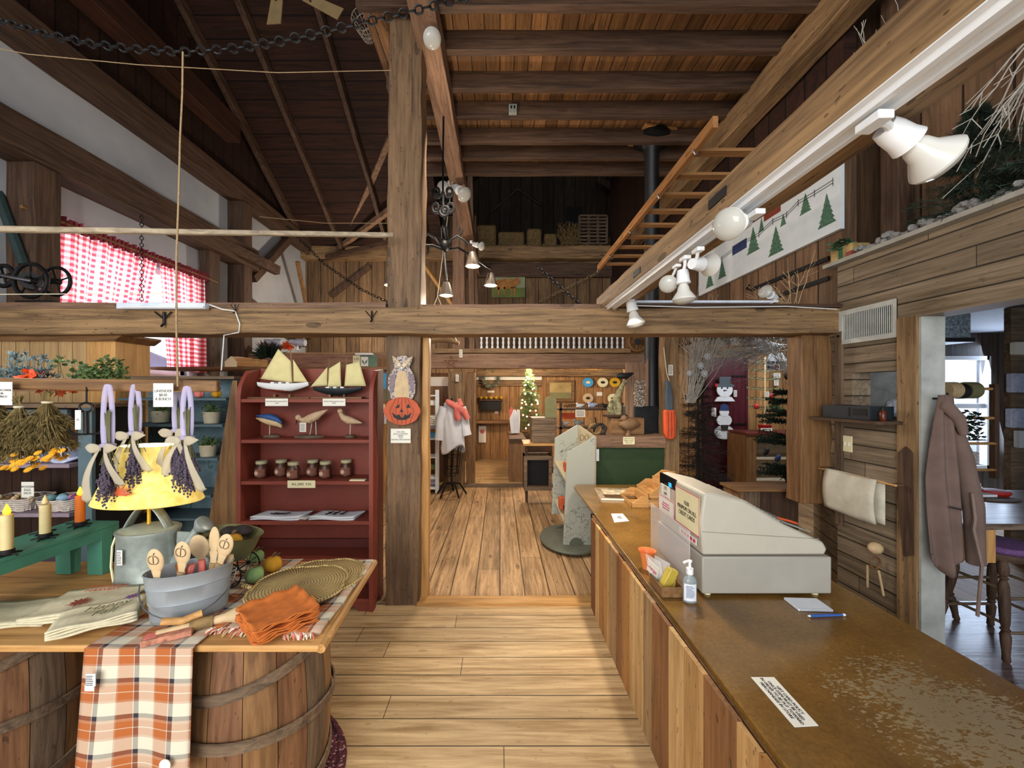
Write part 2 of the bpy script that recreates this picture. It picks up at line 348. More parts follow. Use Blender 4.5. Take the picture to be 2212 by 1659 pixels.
def lines(mb, c, w_, h_, n, rot=(R(90), 0, 0), th=.0006, fill=.8):      # rows of fine print
    m = Euler(rot).to_matrix(); c = Vector(c)
    for i in range(n):
        y = h_*(.5-(i+.5)/n); x = -w_/2
        while x < w_/2*random.uniform(.5, 1):
            l = random.uniform(.05, .14)*w_; x2 = min(x+l, w_/2)
            hh = h_/n*.22
            mb.quad(*[c+m @ Vector(q) for q in ((x, y-hh, th), (x2, y-hh, th), (x2, y+hh, th), (x, y+hh, th))]); x = x2+w_*.035
    return mb
def card(name, label, px0, py0, px1, py1, Y, txt=None, size=None, mat='paper', n=0, group=None, cat='sign', parent=None, tsx=.9, th=.002):
    a = P(px0, py0, Y); b = P(px1, py1, Y)
    o = MB().box(a.x, b.x, Y, Y+th, b.z, a.z).build(name, mat, parent)
    if parent is None: tag(o, label, cat, group)
    w_ = abs(b.x-a.x); h_ = abs(a.z-b.z); c = ((a.x+b.x)/2, Y-.0006, (a.z+b.z)/2)
    if txt: text(txt, c, size or h_*.3, parent=o, sx=tsx)
    if n: lines(MB(), (c[0], c[1]+.0006, c[2]), w_*.8, h_*.8, n).build('lettering', 'ink', o)
    return o
ORD = ['first', 'second', 'third', 'fourth', 'fifth', 'sixth', 'seventh', 'eighth', 'ninth', 'tenth', 'eleventh', 'twelfth']
# ================================================================ STRUCTURE
S(MB().box(-4.1, 2.42, -1.5, 2.78, -.05, 0).build('floor', 'floor_near'))
S(MB().box(-4.1, 6.2, 2.78, 6.12, -.05, -.004).build('floor', 'floor_mid'))
S(MB().box(-4.1, 3.0, 6.12, 11, -.05, .02).build('floor', 'floor_back'))
S(MB().box(2.42, 7.2, -1.5, 2.78, -.05, 0).build('floor', 'floor_red'))
XL = -4.1
mb = MB()      # left wall with its window opening
mb.box(XL-.15, XL, -1.5, 3.56, 0, 4.4); mb.box(XL-.15, XL, 5.12, 8.2, 0, 4.4); mb.box(XL-.15, XL, 3.56, 5.12, 0, 1.7); mb.box(XL-.15, XL, 3.56, 5.12, 2.98, 4.4)
S(mb.build('wall_left', 'plaster'))
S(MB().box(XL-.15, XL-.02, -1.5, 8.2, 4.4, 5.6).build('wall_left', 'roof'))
w1 = S(T('window_1', 'x', 'x', (XL-.1, 4.34, 1.7)));
for k in ('label', 'category'): del w1[k]
mb = MB()
for y0, y1 in ((3.56, 3.62), (5.06, 5.12), (4.31, 4.37)): mb.box(XL-.12, XL-.06, y0, y1, 1.7, 2.98)
for z0 in (1.7, 2.31, 2.92): mb.box(XL-.12, XL-.06, 3.56, 5.12, z0, z0+.06)
mb.build('window_frame', 'snow', w1); MB().box(XL-.095, XL-.09, 3.6, 5.08, 1.74, 2.94).build('window_pane', 'glass', w1)
MB().box(XL-.14, XL+.04, 3.52, 5.16, 1.66, 1.7).build('window_sill', 'snow', w1)
S(MB().box(-4.1, -.5, 8.2, 8.3, 0, 5.2).build('wall_back', 'wall_upper'))
S(MB().box(-.5, 2.32, 8.2, 8.3, 2.2, 4.2).build('wall_back', 'wall_upper'))
S(MB().box(-1.6, 4.9, 8.75, 8.85, 0, 2.2).build('wall_back', 'wall_back'))
S(MB().box(-1.6, -1.5, 8.3, 8.75, 0, 2.2).build('wall_left', 'wall_back'))
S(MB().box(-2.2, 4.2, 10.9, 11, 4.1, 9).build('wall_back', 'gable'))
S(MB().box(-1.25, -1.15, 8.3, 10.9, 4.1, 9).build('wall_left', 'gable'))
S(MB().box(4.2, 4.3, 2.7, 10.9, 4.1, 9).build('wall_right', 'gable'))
S(MB().box(-1.0, 2.36, -.5, 4.78, 4.26, 4.30).build('ceiling', 'ceil'))
S(MB().box(-1.2, 4.2, 8.25, 10.9, 4.2, 4.28).build('ceiling', 'floor_back'))
S(MB().box(-4.1, 2.32, 6.05, 8.2, 2.06, 2.10).build('ceiling', 'floor_back'))
S(MB().box(-1.5, 2.32, 8.2, 8.75, 2.16, 2.20).build('ceiling', 'ceil'))
# the roof over the left bay rises from the back wall towards the shop front
sl = .61
def roofz(y): return 4.38+sl*(8.2-y)
mb = MB().prism([(XL-.2, 8.25, roofz(8.25)), (-1.2, 8.25, roofz(8.25)), (-1.2, 3.4, roofz(3.4)), (XL-.2, 3.4, roofz(3.4))], (0, 0, .06))
mb.prism([(-1.2, 3.4, roofz(3.4)), (XL-.2, 3.4, roofz(3.4)), (XL-.2, -1.5, roofz(8.3)), (-1.2, -1.5, roofz(8.3))], (0, 0, .06))
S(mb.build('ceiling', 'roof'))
mb = MB().prism([(-1.3, 11, 7.0), (-1.3, -1.5, 7.0), (1.4, -1.5, 8.8), (1.4, 11, 8.8)], (0, 0, .06)); mb.prism([(1.4, 11, 8.8), (1.4, -1.5, 8.8), (4.4, -1.5, 6.6), (4.4, 11, 6.6)], (0, 0, .06))
S(mb.build('ceiling', 'roof'))
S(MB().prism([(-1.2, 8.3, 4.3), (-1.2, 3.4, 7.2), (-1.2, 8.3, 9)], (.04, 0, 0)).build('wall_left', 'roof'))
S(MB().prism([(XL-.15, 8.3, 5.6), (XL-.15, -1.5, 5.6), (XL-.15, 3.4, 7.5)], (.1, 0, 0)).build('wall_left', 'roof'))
# right wall of the shop with doorway (to 2.13 m deep) and pass-through
XR = 2.3
mb = MB(); mb.box(XR, 2.42, 2.13, 2.65, 0, 1.33); mb.box(XR, 2.42, 2.24, 2.24+.001, 0, .001)
mb.box(XR, 2.42, 2.13, 2.24, 1.33, 1.62); mb.box(XR, 2.42, 2.54, 2.65, 1.33, 1.62); mb.box(XR, 2.42, 2.13, 2.65, 1.62, 1.915)
mb.box(XR, 2.42, -.9, 2.65, 1.915, 2.345); mb.box(XR, 2.42, -1.5, .35, 0, 1.915)
S(mb.build('wall_right', 'wall_h'))
S(MB().box(XR-.015, 2.455, .3, 2.13+.11, 1.908, 2.05).build('trim_1', 'wall_h'))
S(MB().box(XR-.02, XR, 2.13, 2.235, 0, 1.915).build('trim_2', 'beam_z'))
S(MB().box(XR-.005, 2.425, 2.118, 2.13, 0, 1.913).build('trim_3', plain('old white paint', 'a9aaa4', .7, vary=.25, scale=6, bump=.3)))
S(MB().box(XR-.02, XR, 2.60, 2.65, .6, 1.9).build('trim_4', 'grey_z'))
S(MB().box(2.62, 2.7, -1.5, 3.2, 2.33, 6.6).build('wall_right', 'wall_upper_y'))
S(MB().box(2.425, 2.62, -.9, 2.64, 2.31, 2.34).build('ceiling', 'dark_y'))
S(MB().box(2.34, 2.44, 2.66, 8.3, 2.1, 3.25).build('wall_right', 'wall_upper_y'))
S(MB().box(2.35, 2.44, 2.66, 8.3, 3.25, 6.0).build('wall_right', 'roof'))  # upper boards coloured dark to stand for the unlit space above the beams
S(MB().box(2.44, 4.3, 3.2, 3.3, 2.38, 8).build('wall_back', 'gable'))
S(MB().prism([(2.36, 2.68, 0), (2.46, 2.68, 0), (2.58, 3.02, 0), (5.2, 5.12, 0), (5.2, 5.22, 0), (2.5, 3.1, 0)], (0, 0, 2.4)).build('wall_right', 'wall_h'))
S(MB().box(5.2, 5.3, 5.05, 6.1, 0, 2.4).build('wall_right', 'wall_h'))
S(MB().box(1.95, 5.3, 6.06, 6.16, 0, 2.4).build('wall_back', 'wall_back'))
S(MB().box(2.44, 5.3, 2.78, 6.1, 2.32, 2.38).build('ceiling', 'dark_x'))
# side room beyond the doorway
S(MB().box(2.42, 7.2, -1.5, 5.1, 2.25, 2.32).build('ceiling', plain('grey ceiling', '5a5a60', .8)))
mb = MB().box(5.2, 5.62, 5, 5.1, 0, 2.25); mb.box(6.25, 7.2, 5, 5.1, 0, 2.25); mb.box(5.62, 6.25, 5, 5.1, 0, .55); mb.box(5.62, 6.25, 5, 5.1, 1.9, 2.25)
S(mb.build('wall_back', wood('side room boards', '2c2420', '4c4038', 2, .6, plank=(0, .2), gap=.03)))
S(MB().box(7.2, 7.3, -1.5, 5.1, 0, 2.3).build('wall_right', 'dark_z'))
w2 = S(MB().box(5.6, 6.27, 4.98, 5.06, .5, .55).box(5.6, 6.27, 4.98, 5.06, 1.9, 1.95).box(5.58, 5.63, 4.98, 5.06, .5, 1.95).box(6.24, 6.29, 4.98, 5.06, .5, 1.95).box(5.6, 6.27, 5.0, 5.04, 1.28, 1.34).box(5.6, 6.27, 5.0, 5.04, .86, .885).box(5.6, 6.27, 5.0, 5.04, 1.08, 1.10).build('window_2', 'snow'))
MB().box(5.62, 6.25, 5.03, 5.035, .55, 1.9).build('window_pane', 'glass', w2)
# sills between floors
S(MB().bar((-.58, 2.76, .006), (1.0, 2.76, .006), .10, .035, n=6, jit=.002).build('trim_5', 'pine_x'))
S(MB().bar((-.8, 6.12, .01), (1.95, 6.12, .01), .08, .06, n=6, jit=.002).build('trim_6', 'grey_x'))
# ================================================================ TIMBERS
D('roofy', wood('dark purlin wood', '22140c', '46281a', 1)); D('polem', wood('pale weathered pole', '7c6f5e', 'b5a58c', 0))
def beam(name, label, p0, p1, w_, h_, mat, n=10, jit=.006, cat='beam', group=None, bevel=.006, up=(0, 0, 1)):
    return tag(MB().bar(p0, p1, w_, h_, up=up, n=n, jit=jit).build(name, mat, bevel=bevel), label, cat, group)
beam('crossbeam', 'long pale hewn crossbeam spanning the shop at head height', (-4.1, 2.72, 1.975), (2.3, 2.72, 1.975), .2, .175, 'beam_x', 24, .006)
o = MB().bar((-4.1, 2.80, 2.095), (-.8, 2.80, 2.095), .16, .05, n=12, jit=.003).build('ledge_board', 'red_x'); tag(o, 'reddish ledge board lying on the crossbeam left of the post', 'board')
o = MB().bar((-.56, 2.80, 2.085), (.8, 2.80, 2.085), .16, .045, n=8, jit=.003).build('ledge_board', 'red_x'); tag(o, 'reddish ledge board lying on the crossbeam right of the post', 'board')
o = MB().box(.72, 2.29, 2.60, 2.86, 2.063, 2.085).build('ledge_board', 'dark_x'); tag(o, 'dark wide plank on the right end of the crossbeam', 'board')
beam('timber_post', 'tall grey-brown hewn post carrying the owl cut-out', (-.685, 2.82, -.02), (-.67, 2.86, 4.28), .235, .2, 'post_z', 30, .007, 'post')
beam('timber_post', 'narrow split board post just right of the big post', (-.545, 2.84, 0), (-.535, 2.84, 1.89), .05, .09, 'pine_z', 10, .004, 'post')
beam('timber_post', 'square reddish post beside the paper roll under the crossbeam end', (2.19, 2.76, .72), (2.19, 2.76, 1.89), .21, .14, 'brown_z', 10, .007, 'post')
beam('timber_post', 'post with the orange and grey paddles left of the snowy doorway', (1.745, 4.02, -.02), (1.745, 4.02, 2.1), .15, .15, 'beam_z', 14, .005, 'post')
beam('timber_post', 'thick post behind the white shirt display', (-.68, 6.12, -.02), (-.68, 6.12, 1.8), .24, .22, 'beam_z', 14, .012, 'post')
beam('timber_post', 'slimmer post right of the shirt post at the back room entry', (-.47, 6.25, -.02), (-.47, 6.25, 1.8), .14, .14, 'brown_z', 12, .008, 'post')
beam('timber_post', 'tall slender post behind the chandelier', (-.66, 6.3, 2.16), (-.66, 6.3, 5.6), .2, .2, 'red_z', 12, .01, 'post')
beam('timber_post', 'second tall post right of the one behind the chandelier', (-.46, 6.45, 2.16), (-.50, 6.45, 5.4), .09, .14, 'red_z', 12, .006, 'post')
beam('timber_post', 'third thin post in the trio behind the chandelier', (-.36, 6.6, 2.16), (-.56, 6.6, 6.0), .08, .12, 'red_z', 12, .006, 'post')
beam('crossbeam', 'reddish beam across the back carrying the turned balusters', (-4.1, 6.05, 1.96), (2.3, 6.05, 1.96), .2, .22, 'red_x', 20, .007)
beam('handrail', 'thin sill rail under the turned balusters', (-1.0, 6.0, 2.12), (2.0, 6.0, 2.12), .12, .07, 'beam_x', 10, .003, 'rail')
beam('crossbeam', 'loft edge beam below the hay bales', (-4.1, 8.09, 4.36), (2.34, 8.09, 4.36), .2, .26, 'beam_x', 20, .008)
beam('crossbeam', 'lower wall plate under the loft edge beam', (-1.2, 8.16, 4.03), (2.34, 8.16, 4.03), .12, .3, 'dark_x', 20, .008)
beam('girder', 'brown girder under the loft joists beside the tall post', (-.50, .3, 4.02), (-.50, 8.1, 4.02), .17, .17, 'red_y', 24, .007)
beam('girder', 'notched pale girder under the right ends of the loft joists', (2.24, .3, 4.02), (2.24, 6.4, 4.02), .17, .22, 'beam_y', 24, .007)
beam('girder', 'long hewn beam holding the white lamp track', (.78, .3, 2.12), (.78, 2.83, 2.12), .15, .11, 'beam_y', 16, .004)
JY = [2.25, 2.66, 3.0, 3.38, 3.72, 4.10, 4.38, 4.70]
JL = ['loft joist nearest the camera at the top edge', 'second loft joist from the camera', 'third loft joist, just past the white flood lamp', 'fourth loft joist, in front of the small outlet box', 'loft joist carrying the small outlet box',
      'loft joist in front of the stovepipe collar', 'last but one loft joist before the dark loft', 'last loft joist at the open edge of the dark loft']
for k, y in enumerate(JY):
    beam('ceiling_joist', JL[k], (-.98 if k % 2 else -.85, y, 4.185), (2.36 if k % 3 else 2.6, y, 4.185), .06 if k else .07, .15, 'dark_x', 16, .003, 'joist', 'joists under the loft floor', .004)
# left wall framing
def lw(z, dz, dx, label, y0=-1, y1=8.15, mat='dark_y', name='wall_plate'):
    return beam(name, label, (XL+dx/2+.005, y0, z), (XL+dx/2+.005, y1, z), dx, dz, mat, 16, .006)
lw(4.50, .26, .22, 'upper wall plate running along the white left wall', mat='dark_y')
lw(3.57, .32, .26, 'lower wall plate above the gingham curtain', y1=6.2)
beam('purlin', 'short reddish purlin high in the dark roof at left', (-3.7, .5, 5.1), (-3.7, 5.4, 5.1), .2, .3, 'roofy', 10, .008)
for y, w_, l in ((3.33, .26, 'dark post at the left edge of the gingham curtain'), (5.36, .14, 'slim post at the right edge of the gingham curtain'), (5.95, .30, 'dark post with a flared head near the far corner')):
    beam('timber_post', l, (XL+.1, y, 0), (XL+.1, y, 3.41 if y < 5.9 else 4.37), .2, w_, 'dark_z', 12, .006, 'post', up=(1, 0, 0))
beam('brace', 'diagonal brace rising left of the flared post to the upper plate', (XL+.12, 6.25, 3.3), (XL+.12, 7.3, 4.35), .12, .12, 'dark_z', 5, .004)
beam('brace', 'low slanting brace at the far end of the white wall', (XL+.12, 6.0, 2.95), (XL+.12, 7.9, 2.45), .12, .12, 'dark_y', 5, .004)
beam('brace', 'peg beam end sticking out past the flared post', (XL+.1, 5.2, 3.62), (XL+.5, 6.3, 3.45), .12, .14, 'dark_y', 5, .004)
beam('brace', 'light brown pole leaning in the far left corner', (-3.75, 7.2, 3.9), (-3.9, 8.1, 2.6), .07, .05, 'brown_z', 5, .003)
# rafters of the left bay
for k, (x, l) in enumerate(((-3.95, 'rafter against the white left wall'), (-3.22, 'rafter second from the white left wall'), (-2.27, 'long rafter in the middle of the dark left roof'), (-1.5, 'rafter close to the loft edge'))):
    beam('rafter', l, (x, 8.15, roofz(8.15)-.13), (x, 3.4, roofz(3.4)-.13), .07, .13, 'dark_y', 12, .006, 'rafter', 'rafters of the dark left roof')
beam('brace', 'strut rising to the right between rafters and tall post', P(745, 520, 8.0), P(868, 235, 5.9), .09, .12, 'red_z', 8, .004)
beam('brace', 'second thinner strut behind the rising strut', P(720, 545, 8.1), P(860, 440, 7.0), .08, .1, 'red_z', 8, .004)
beam('brace', 'low rafter brace fanning below the rising strut', P(690, 560, 8.1), P(860, 520, 7.4), .08, .1, 'dark_x', 8, .004)
beam('brace', 'long pale pole leaning behind the chandelier', P(880, 520, 7.2), P(985, 668, 6.2), .06, .06, 'pine_z', 6, .002)
beam('brace', 'dark brace crossing the brown wall left of the tall post', P(715, 640, 8.16), P(800, 575, 8.16), .05, .1, 'dark_z', 4, .003)
beam('rafter', 'dark rafter crossing the gap above the lamp track', (3.4, 4.2, 3.2), (2.7, 3.6, 5.2), .12, .12, 'dark_z', 6, .003, 'rafter')
for k, (x0, x1) in enumerate(((1350, 1500), (1290, 1560))):
    beam('rafter', ['inner', 'outer'][k]+' slanting gable rafter at the right of the dark loft', P(x0, 385, 10.5), P(x1, 560, 10.5), .08, .16, 'dark_z', 6, .004, 'rafter')
beam('pole_rail', 'long pale pole crossing at left above the curtain', P(-60, 494, 2.0), P(850, 508, 2.6), .03, .03, 'polem', 10, .001, 'pole')
beam('strut', 'short rafter piece standing above the lamp track right end', (2.55, 2.5, 2.33), (2.55, 2.5, 5), .1, .12, 'dark_z', 6, .004, 'post')
ON = ORD+['thirteenth', 'fourteenth', 'fifteenth', 'sixteenth', 'seventeenth', 'eighteenth', 'nineteenth', 'twentieth', 'twenty-first', 'twenty-second', 'twenty-third', 'twenty-fourth', 'twenty-fifth', 'twenty-sixth', 'twenty-seventh']
def baluster(x):
    b = MB(); pr = [(.018, 0), (.022, .02), (.012, .05), (.02, .09), (.012, .13), (.022, .17), (.016, .19), (.011, .3), (.02, .4), (.013, .43), (.018, .5)]
    b.lathe(pr, (x, 5.98, 2.156), 8); return b.build('baluster', 'snow')
b0 = baluster(0); tag(b0, 'white turned baluster of the back balcony railing', 'baluster', 'white balusters of the back balcony')
xs = [(1040+i*11.75-CX)*5.98/F for i in range(27)]
for i, x in enumerate(xs):
    o = b0 if i == 0 else dup(b0)
    o['label'] = 'white turned baluster of the back balcony, %s from the left' % ON[i]
    o.location.x = x
beam('handrail', 'top handrail over the white balusters', (-.4, 5.98, 2.68), (2.0, 5.98, 2.68), .07, .05, 'brown_x', 2, .001, 'rail')
# chains and lines
def chain(name, label, pts, link, r, mat, n=5):
    P_ = [Vector(p) for p in pts]; L = [0]
    for a, b in zip(P_, P_[1:]): L.append(L[-1]+(b-a).length)
    def at(s):
        for i in range(len(L)-1):
            if s <= L[i+1] or i == len(L)-2:
                f = (s-L[i])/(L[i+1]-L[i]); return P_[i].lerp(P_[i+1], f), (P_[i+1]-P_[i]).normalized()
    mb = MB(); N = int(L[-1]/(link*.72)); 
    for i in range(N):
        c, d = at((i+.5)*L[-1]/N); u = Vector((0, 0, 1)) if abs(d.z) < .8 else Vector((0, 1, 0)); a = d.cross(u).normalized(); b = a.cross(d)
        s_ = (a+b).normalized() if i % 2 else (a-b).normalized(); hw = link*.3
        ring = [c+d*(math.cos(q)*(link*.5-r) if True else 0)+s_*math.sin(q)*(hw) for q in [2*math.pi*k/10 for k in range(10)]]
        mb.tube(ring, r, n, closed=True)
    return tag(mb.build(name, mat), label, 'chain')
def sag(a, b, d, n=16): return [Vector(a).lerp(Vector(b), i/n)-Vector((0, 0, d*4*(i/n)*(1-i/n))) for i in range(n+1)]
hp = [P(x, y, 1.5) for x, y in ((-60, 30), (0, 44), (100, 74), (200, 95), (300, 107), (400, 112), (500, 105), (600, 90), (700, 68), (800, 45), (900, 22), (1000, -5), (1060, -25))]
chain('iron_chain', 'heavy iron chain swagged across the top left', hp, .042, .0042, 'iron', 6)
chain('iron_chain', 'thin dark chain hanging in front of the gingham curtain', [P(306, 445, 4.2), P(306, 650, 4.2)], .05, .004, 'iron', 4)
chain('iron_chain', 'chain slanting down in front of the brown back wall', [P(1160, 575, 8.08), P(1250, 655, 8.08)], .1, .009, 'steel', 4)
chain('iron_chain', 'rusty chain crossing the other way on the brown back wall', [P(1165, 652, 8.06), P(1290, 590, 8.06)], .1, .008, 'rope', 4)
chain('iron_chain', 'thin swagged chain at the far end of the left bay', [P(620, 488, 6), P(700, 570, 6), P(780, 625, 6), P(842, 655, 6)], .07, .006, 'iron', 4)
def line(name, label, pts, r, mat, cat='rope'): return tag(MB().tube(pts, r, 5).build(name, mat), label, cat)
line('rope', 'hairy jute rope hanging from the chain to the herb rail', [P(395, 112, 1.5), P(394, 200, 1.5), P(389, 300, 1.49), P(386, 420, 1.47), P(381, 560, 1.45), P(381, 700, 1.43), P(384, 835, 1.42)], .0035, 'rope')
line('clothesline', 'thin line crossing above the post at upper left', [P(-80, 90, 2.1), P(60, 117, 2.1), P(300, 140, 2.2), P(600, 157, 2.3), P(845, 152, 2.45)], .0025, 'rope')
line('clothesline', 'faint thin line across the dark rafters', [P(560, 468, 5), P(700, 482, 5), P(850, 482, 5)], .004, 'rope')
line('clothesline', 'taut twine strung from the iron wheel to the long rope', [P(-60, 636, 1.6), P(380, 634, 1.44)], .0016, 'twine')
line('cable', 'white cable drooping from the tube lamp over the crossbeam', [P(452, 658, 2.6), P(480, 668, 2.6), P(508, 672, 2.6), P(518, 700, 2.6), P(516, 718, 2.6), P(484, 724, 2.65), P(478, 800, 2.7)], .004, 'white', 'cable')
line('cable', 'white cable running along the dark plank to the vent', [P(1370, 660, 2.59), P(1500, 664, 2.59), P(1700, 662, 2.59), P(1808, 668, 2.59)], .0035, 'white', 'cable')
# twine and herb rail
beam('hanging_rail', 'rough wooden rail hanging by rope above the herbs', P(-60, 828, 1.45), P(472, 834, 1.45), .022, .044, 'brown_x', 12, .002, 'rail')
# ================================================================ LEFT FOREGROUND
TZ = .75
def rnd(a, b): return random.uniform(a, b)
def blades(mb, c, n, L, up=(0, 0, 1), spread=1.0, w_=.004, droop=0):
    c = Vector(c); up = Vector(up).normalized()
    for _ in range(n):
        d = (up+Vector((rnd(-1, 1), rnd(-1, 1), rnd(-1, 1)))*spread).normalized(); l = L*rnd(.6, 1.1); s_ = d.orthogonal().normalized()
        s_ = (Matrix.Rotation(rnd(0, 6.3), 3, d) @ s_)*w_
        m = c+d*l*.55; e = c+d*l-Vector((0, 0, droop*l)); mb.add([c, m+s_, e, m-s_], [(0, 1, 2, 3)])
    return mb
def leaves(mb, c, r, n, size, flat=.5):
    c = Vector(c)
    for _ in range(n):
        q = Vector((rnd(-1, 1)*r[0], rnd(-1, 1)*r[1], rnd(-1, 1)*r[2])); d = Vector((rnd(-1, 1), rnd(-1, 1), rnd(-.6, 1))).normalized(); s_ = d.orthogonal().normalized()*size*.35
        p = c+q; mb.add([p, p+d*size*.5+s_, p+d*size, p+d*size*.5-s_], [(0, 1, 2, 3)])
    return mb
# table of planks laid on barrels
tb = T('plank_table', 'long low pine plank table resting on two wooden barrels', 'table', (-1.5, 1.43, 0))
for k, (y0, y1) in enumerate(((1.145, 1.43), (1.433, 1.715))):
    MB().prism([(-2.9, y0, TZ-.02), (-.535, y0, TZ-.02), (-.518 if k == 0 else -.535, y0+.05, TZ-.02), (-.55, y1, TZ-.02), (-2.9, y1, TZ-.02)], (0, 0, .02)).build('tabletop_plank', 'pine_x', tb, bevel=.004)
MB().tube([(-.53, 1.15, TZ-.012), (-.555, 1.72, TZ-.008)], .014, 8).build('edge_pole', 'pine_y', tb)
for k, (x, l) in enumerate(((-.885, 'weathered wooden barrel under the right end of the plank table'), (-1.83, 'weathered wooden barrel at the left edge under the plank table'))):
    b = T('barrel', l, 'barrel', (x, 1.42, 0), 'barrels under the plank table')
    NS = 16; mb = MB(); H = TZ-.022
    for i in range(NS):
        a0 = 2*math.pi*i/NS+.004; a1 = 2*math.pi*(i+1)/NS-.004; vs = []
        for j in range(9):
            z = H*j/8; r_ = .218+.03*math.sin(math.pi*j/8)
            for q in range(4):
                a = a0+(a1-a0)*q/3; vs.append((r_*math.cos(a), r_*math.sin(a), z))
        mb.m = (0, 2, 2, 0, 2, 0, 2, 1)[i % 8]; mb.add(vs, [(j*4+q, j*4+q+1, j*4+q+5, j*4+q+4) for j in range(8) for q in range(3)])
    mb.m = 0; mb.lathe([(.2, .01), (.2, H-.003)], n=24)
    mb.build('staves', ['brown_z', 'grey_z', D('stave', wood('barrel stave', '5a3a26', '8c6444', 2, .6, tone=.3, spots=.5))], b, local=True)
    for z, tl in ((.60, .05), (.40, -.03), (.14, .03)):
        pts = [((.226+.03*math.sin(math.pi*z/H))*math.cos(a), (.226+.03*math.sin(math.pi*z/H))*math.sin(a), z+tl*math.sin(a+.6)) for a in [2*math.pi*q/40 for q in range(40)]]
        hb = MB(); n = len(pts); vs = []
        for p_ in pts:
            v = Vector(p_); o_ = Vector((v.x, v.y, 0)).normalized()*.006; vs += [v-Vector((0, 0, .018)), v+o_-Vector((0, 0, .016)), v+o_+Vector((0, 0, .016)), v+Vector((0, 0, .018))]
        hb.add(vs, [(4*i+q, 4*i+(q+1) % 4, 4*((i+1) % n)+(q+1) % 4, 4*((i+1) % n)+q) for i in range(n) for q in range(4)])
        hb.build('hoop', 'grey_x', b, local=True)
# braided rug
t = NT('braided rug', .95); o_ = t.obj(); x = t.sep(t.vmath('MULTIPLY', o_, (1/.8, 1/.5, 1)))
rad = t.math('SQRT', t.math('ADD', t.math('MULTIPLY', x[0], x[0]), t.math('MULTIPLY', x[1], x[1])))
wv = t.math('SINE', t.math('MULTIPLY', rad, 150)); sp = t.noise(o_, 60, 2)
c = t.ramp(sp, [(.42, lin('3a1420')), (.58, lin('5e2430'))]); c = t.mix(t.math('MULTIPLY', t.math('GREATER_THAN', t.noise(o_, 75, 1), .63), .8), c, lin('b8949a'))
t.color(c); t.bump(wv, .8, .006); D('rug', t.m)
tag(MB().lathe([(.001, .012), (1, .012), (1.01, .006), (1, .001), (.001, .001)], (-1.42, 1.5, 0), 56, sx=.8, sy=.48).build('braided_rug', 'rug'), 'oval braided burgundy rug under the barrels', 'rug')
# plaid runner: uv in metres
def plaid(name, cols, ux=.105, vy=.105, ou=0., ov=0.):
    t = NT(name, .95); uv = t.sep(t.uv())
    def stripes(c, per, off, seq):
        f = t.math('FRACT', t.math('ADD', t.math('DIVIDE', c, per), off)); return t.ramp(f, seq, 'CONSTANT')
    W, N_, O, Pk = cols
    su = [(0, O), (.38, W), (.40, N_), (.53, W), (.96, Pk)]
    sv = [(0, O), (.20, W), (.225, O), (.40, Pk), (.48, N_), (.60, W), (.94, Pk)]
    a = stripes(uv[0], ux, ou, su); b = stripes(uv[1], vy, ov, sv); c = t.mix(.5, a, b)
    wv = t.noise(t.vmath('MULTIPLY', t.uv(), (900, 900, 1)), 1, 1)
    t.color(t.scale(c, t.math('MULTIPLY_ADD', wv, .3, .85))); t.bump(wv, .3, .002); return t.m
D('plaid', plaid('autumn plaid', (lin('cfc8b4'), lin('2c2834'), lin('a85c2a'), lin('b08468'))))
def runner_f(u, v):
    s_ = v*1.02                       # arc length: 0 hanging hem -> table back
    x = -1.205+.315*u
    if s_ < .36:
        k = 1-s_/.36; z = TZ+.006-.36*k; y = 1.128-.012*math.sin(u*9)*k-.006*k; x += (u-.5)*.02*k-.012*k
    else:
        q = s_-.36; z = TZ+.006+.001*math.sin(u*13+q*20); y = 1.128+q*.9; x += .04*q*(1-u)*3*.5+.03*q
        if q < .02: z -= .004*(1-q/.02)
    return (x, y, z)
rn = T('table_runner', 'orange and white plaid runner hanging over the table front', 'table runner', (-1.05, 1.4, TZ))
MB().grid(runner_f, 24, 60, .315, 1.02).build('runner_cloth', 'plaid', rn, solid=.002)
mb = MB()
for i in range(70):
    u = i/69; p = Vector(runner_f(u, 0)); mb.m = int(u*9) % 3; e = p+Vector((rnd(-.01, .01), rnd(-.01, .006), -rnd(.018, .035)))
    mb.tube([p, p.lerp(e, .5)+Vector((rnd(-.004, .004), 0, 0)), e], [.0022, .0018, .001], 4)
mb.build('fringe', ['paper', 'rustl', 'cream'], rn)
o = MB().box(-1.172, -1.145, 1.1, 1.102, .665, .70).box(-1.174, -1.148, 1.099, 1.101, .652, .668).build('care_tag', 'white', rn); lines(MB(), (-1.159, 1.099, .682), .022, .03, 6).build('lettering', 'ink', o)
MB().lathe([(.016, 0), (.016, .002)], (-.945, 1.098, .445), 20, rot=(R(90), 0, 0)).build('round_sticker', 'paper', rn)
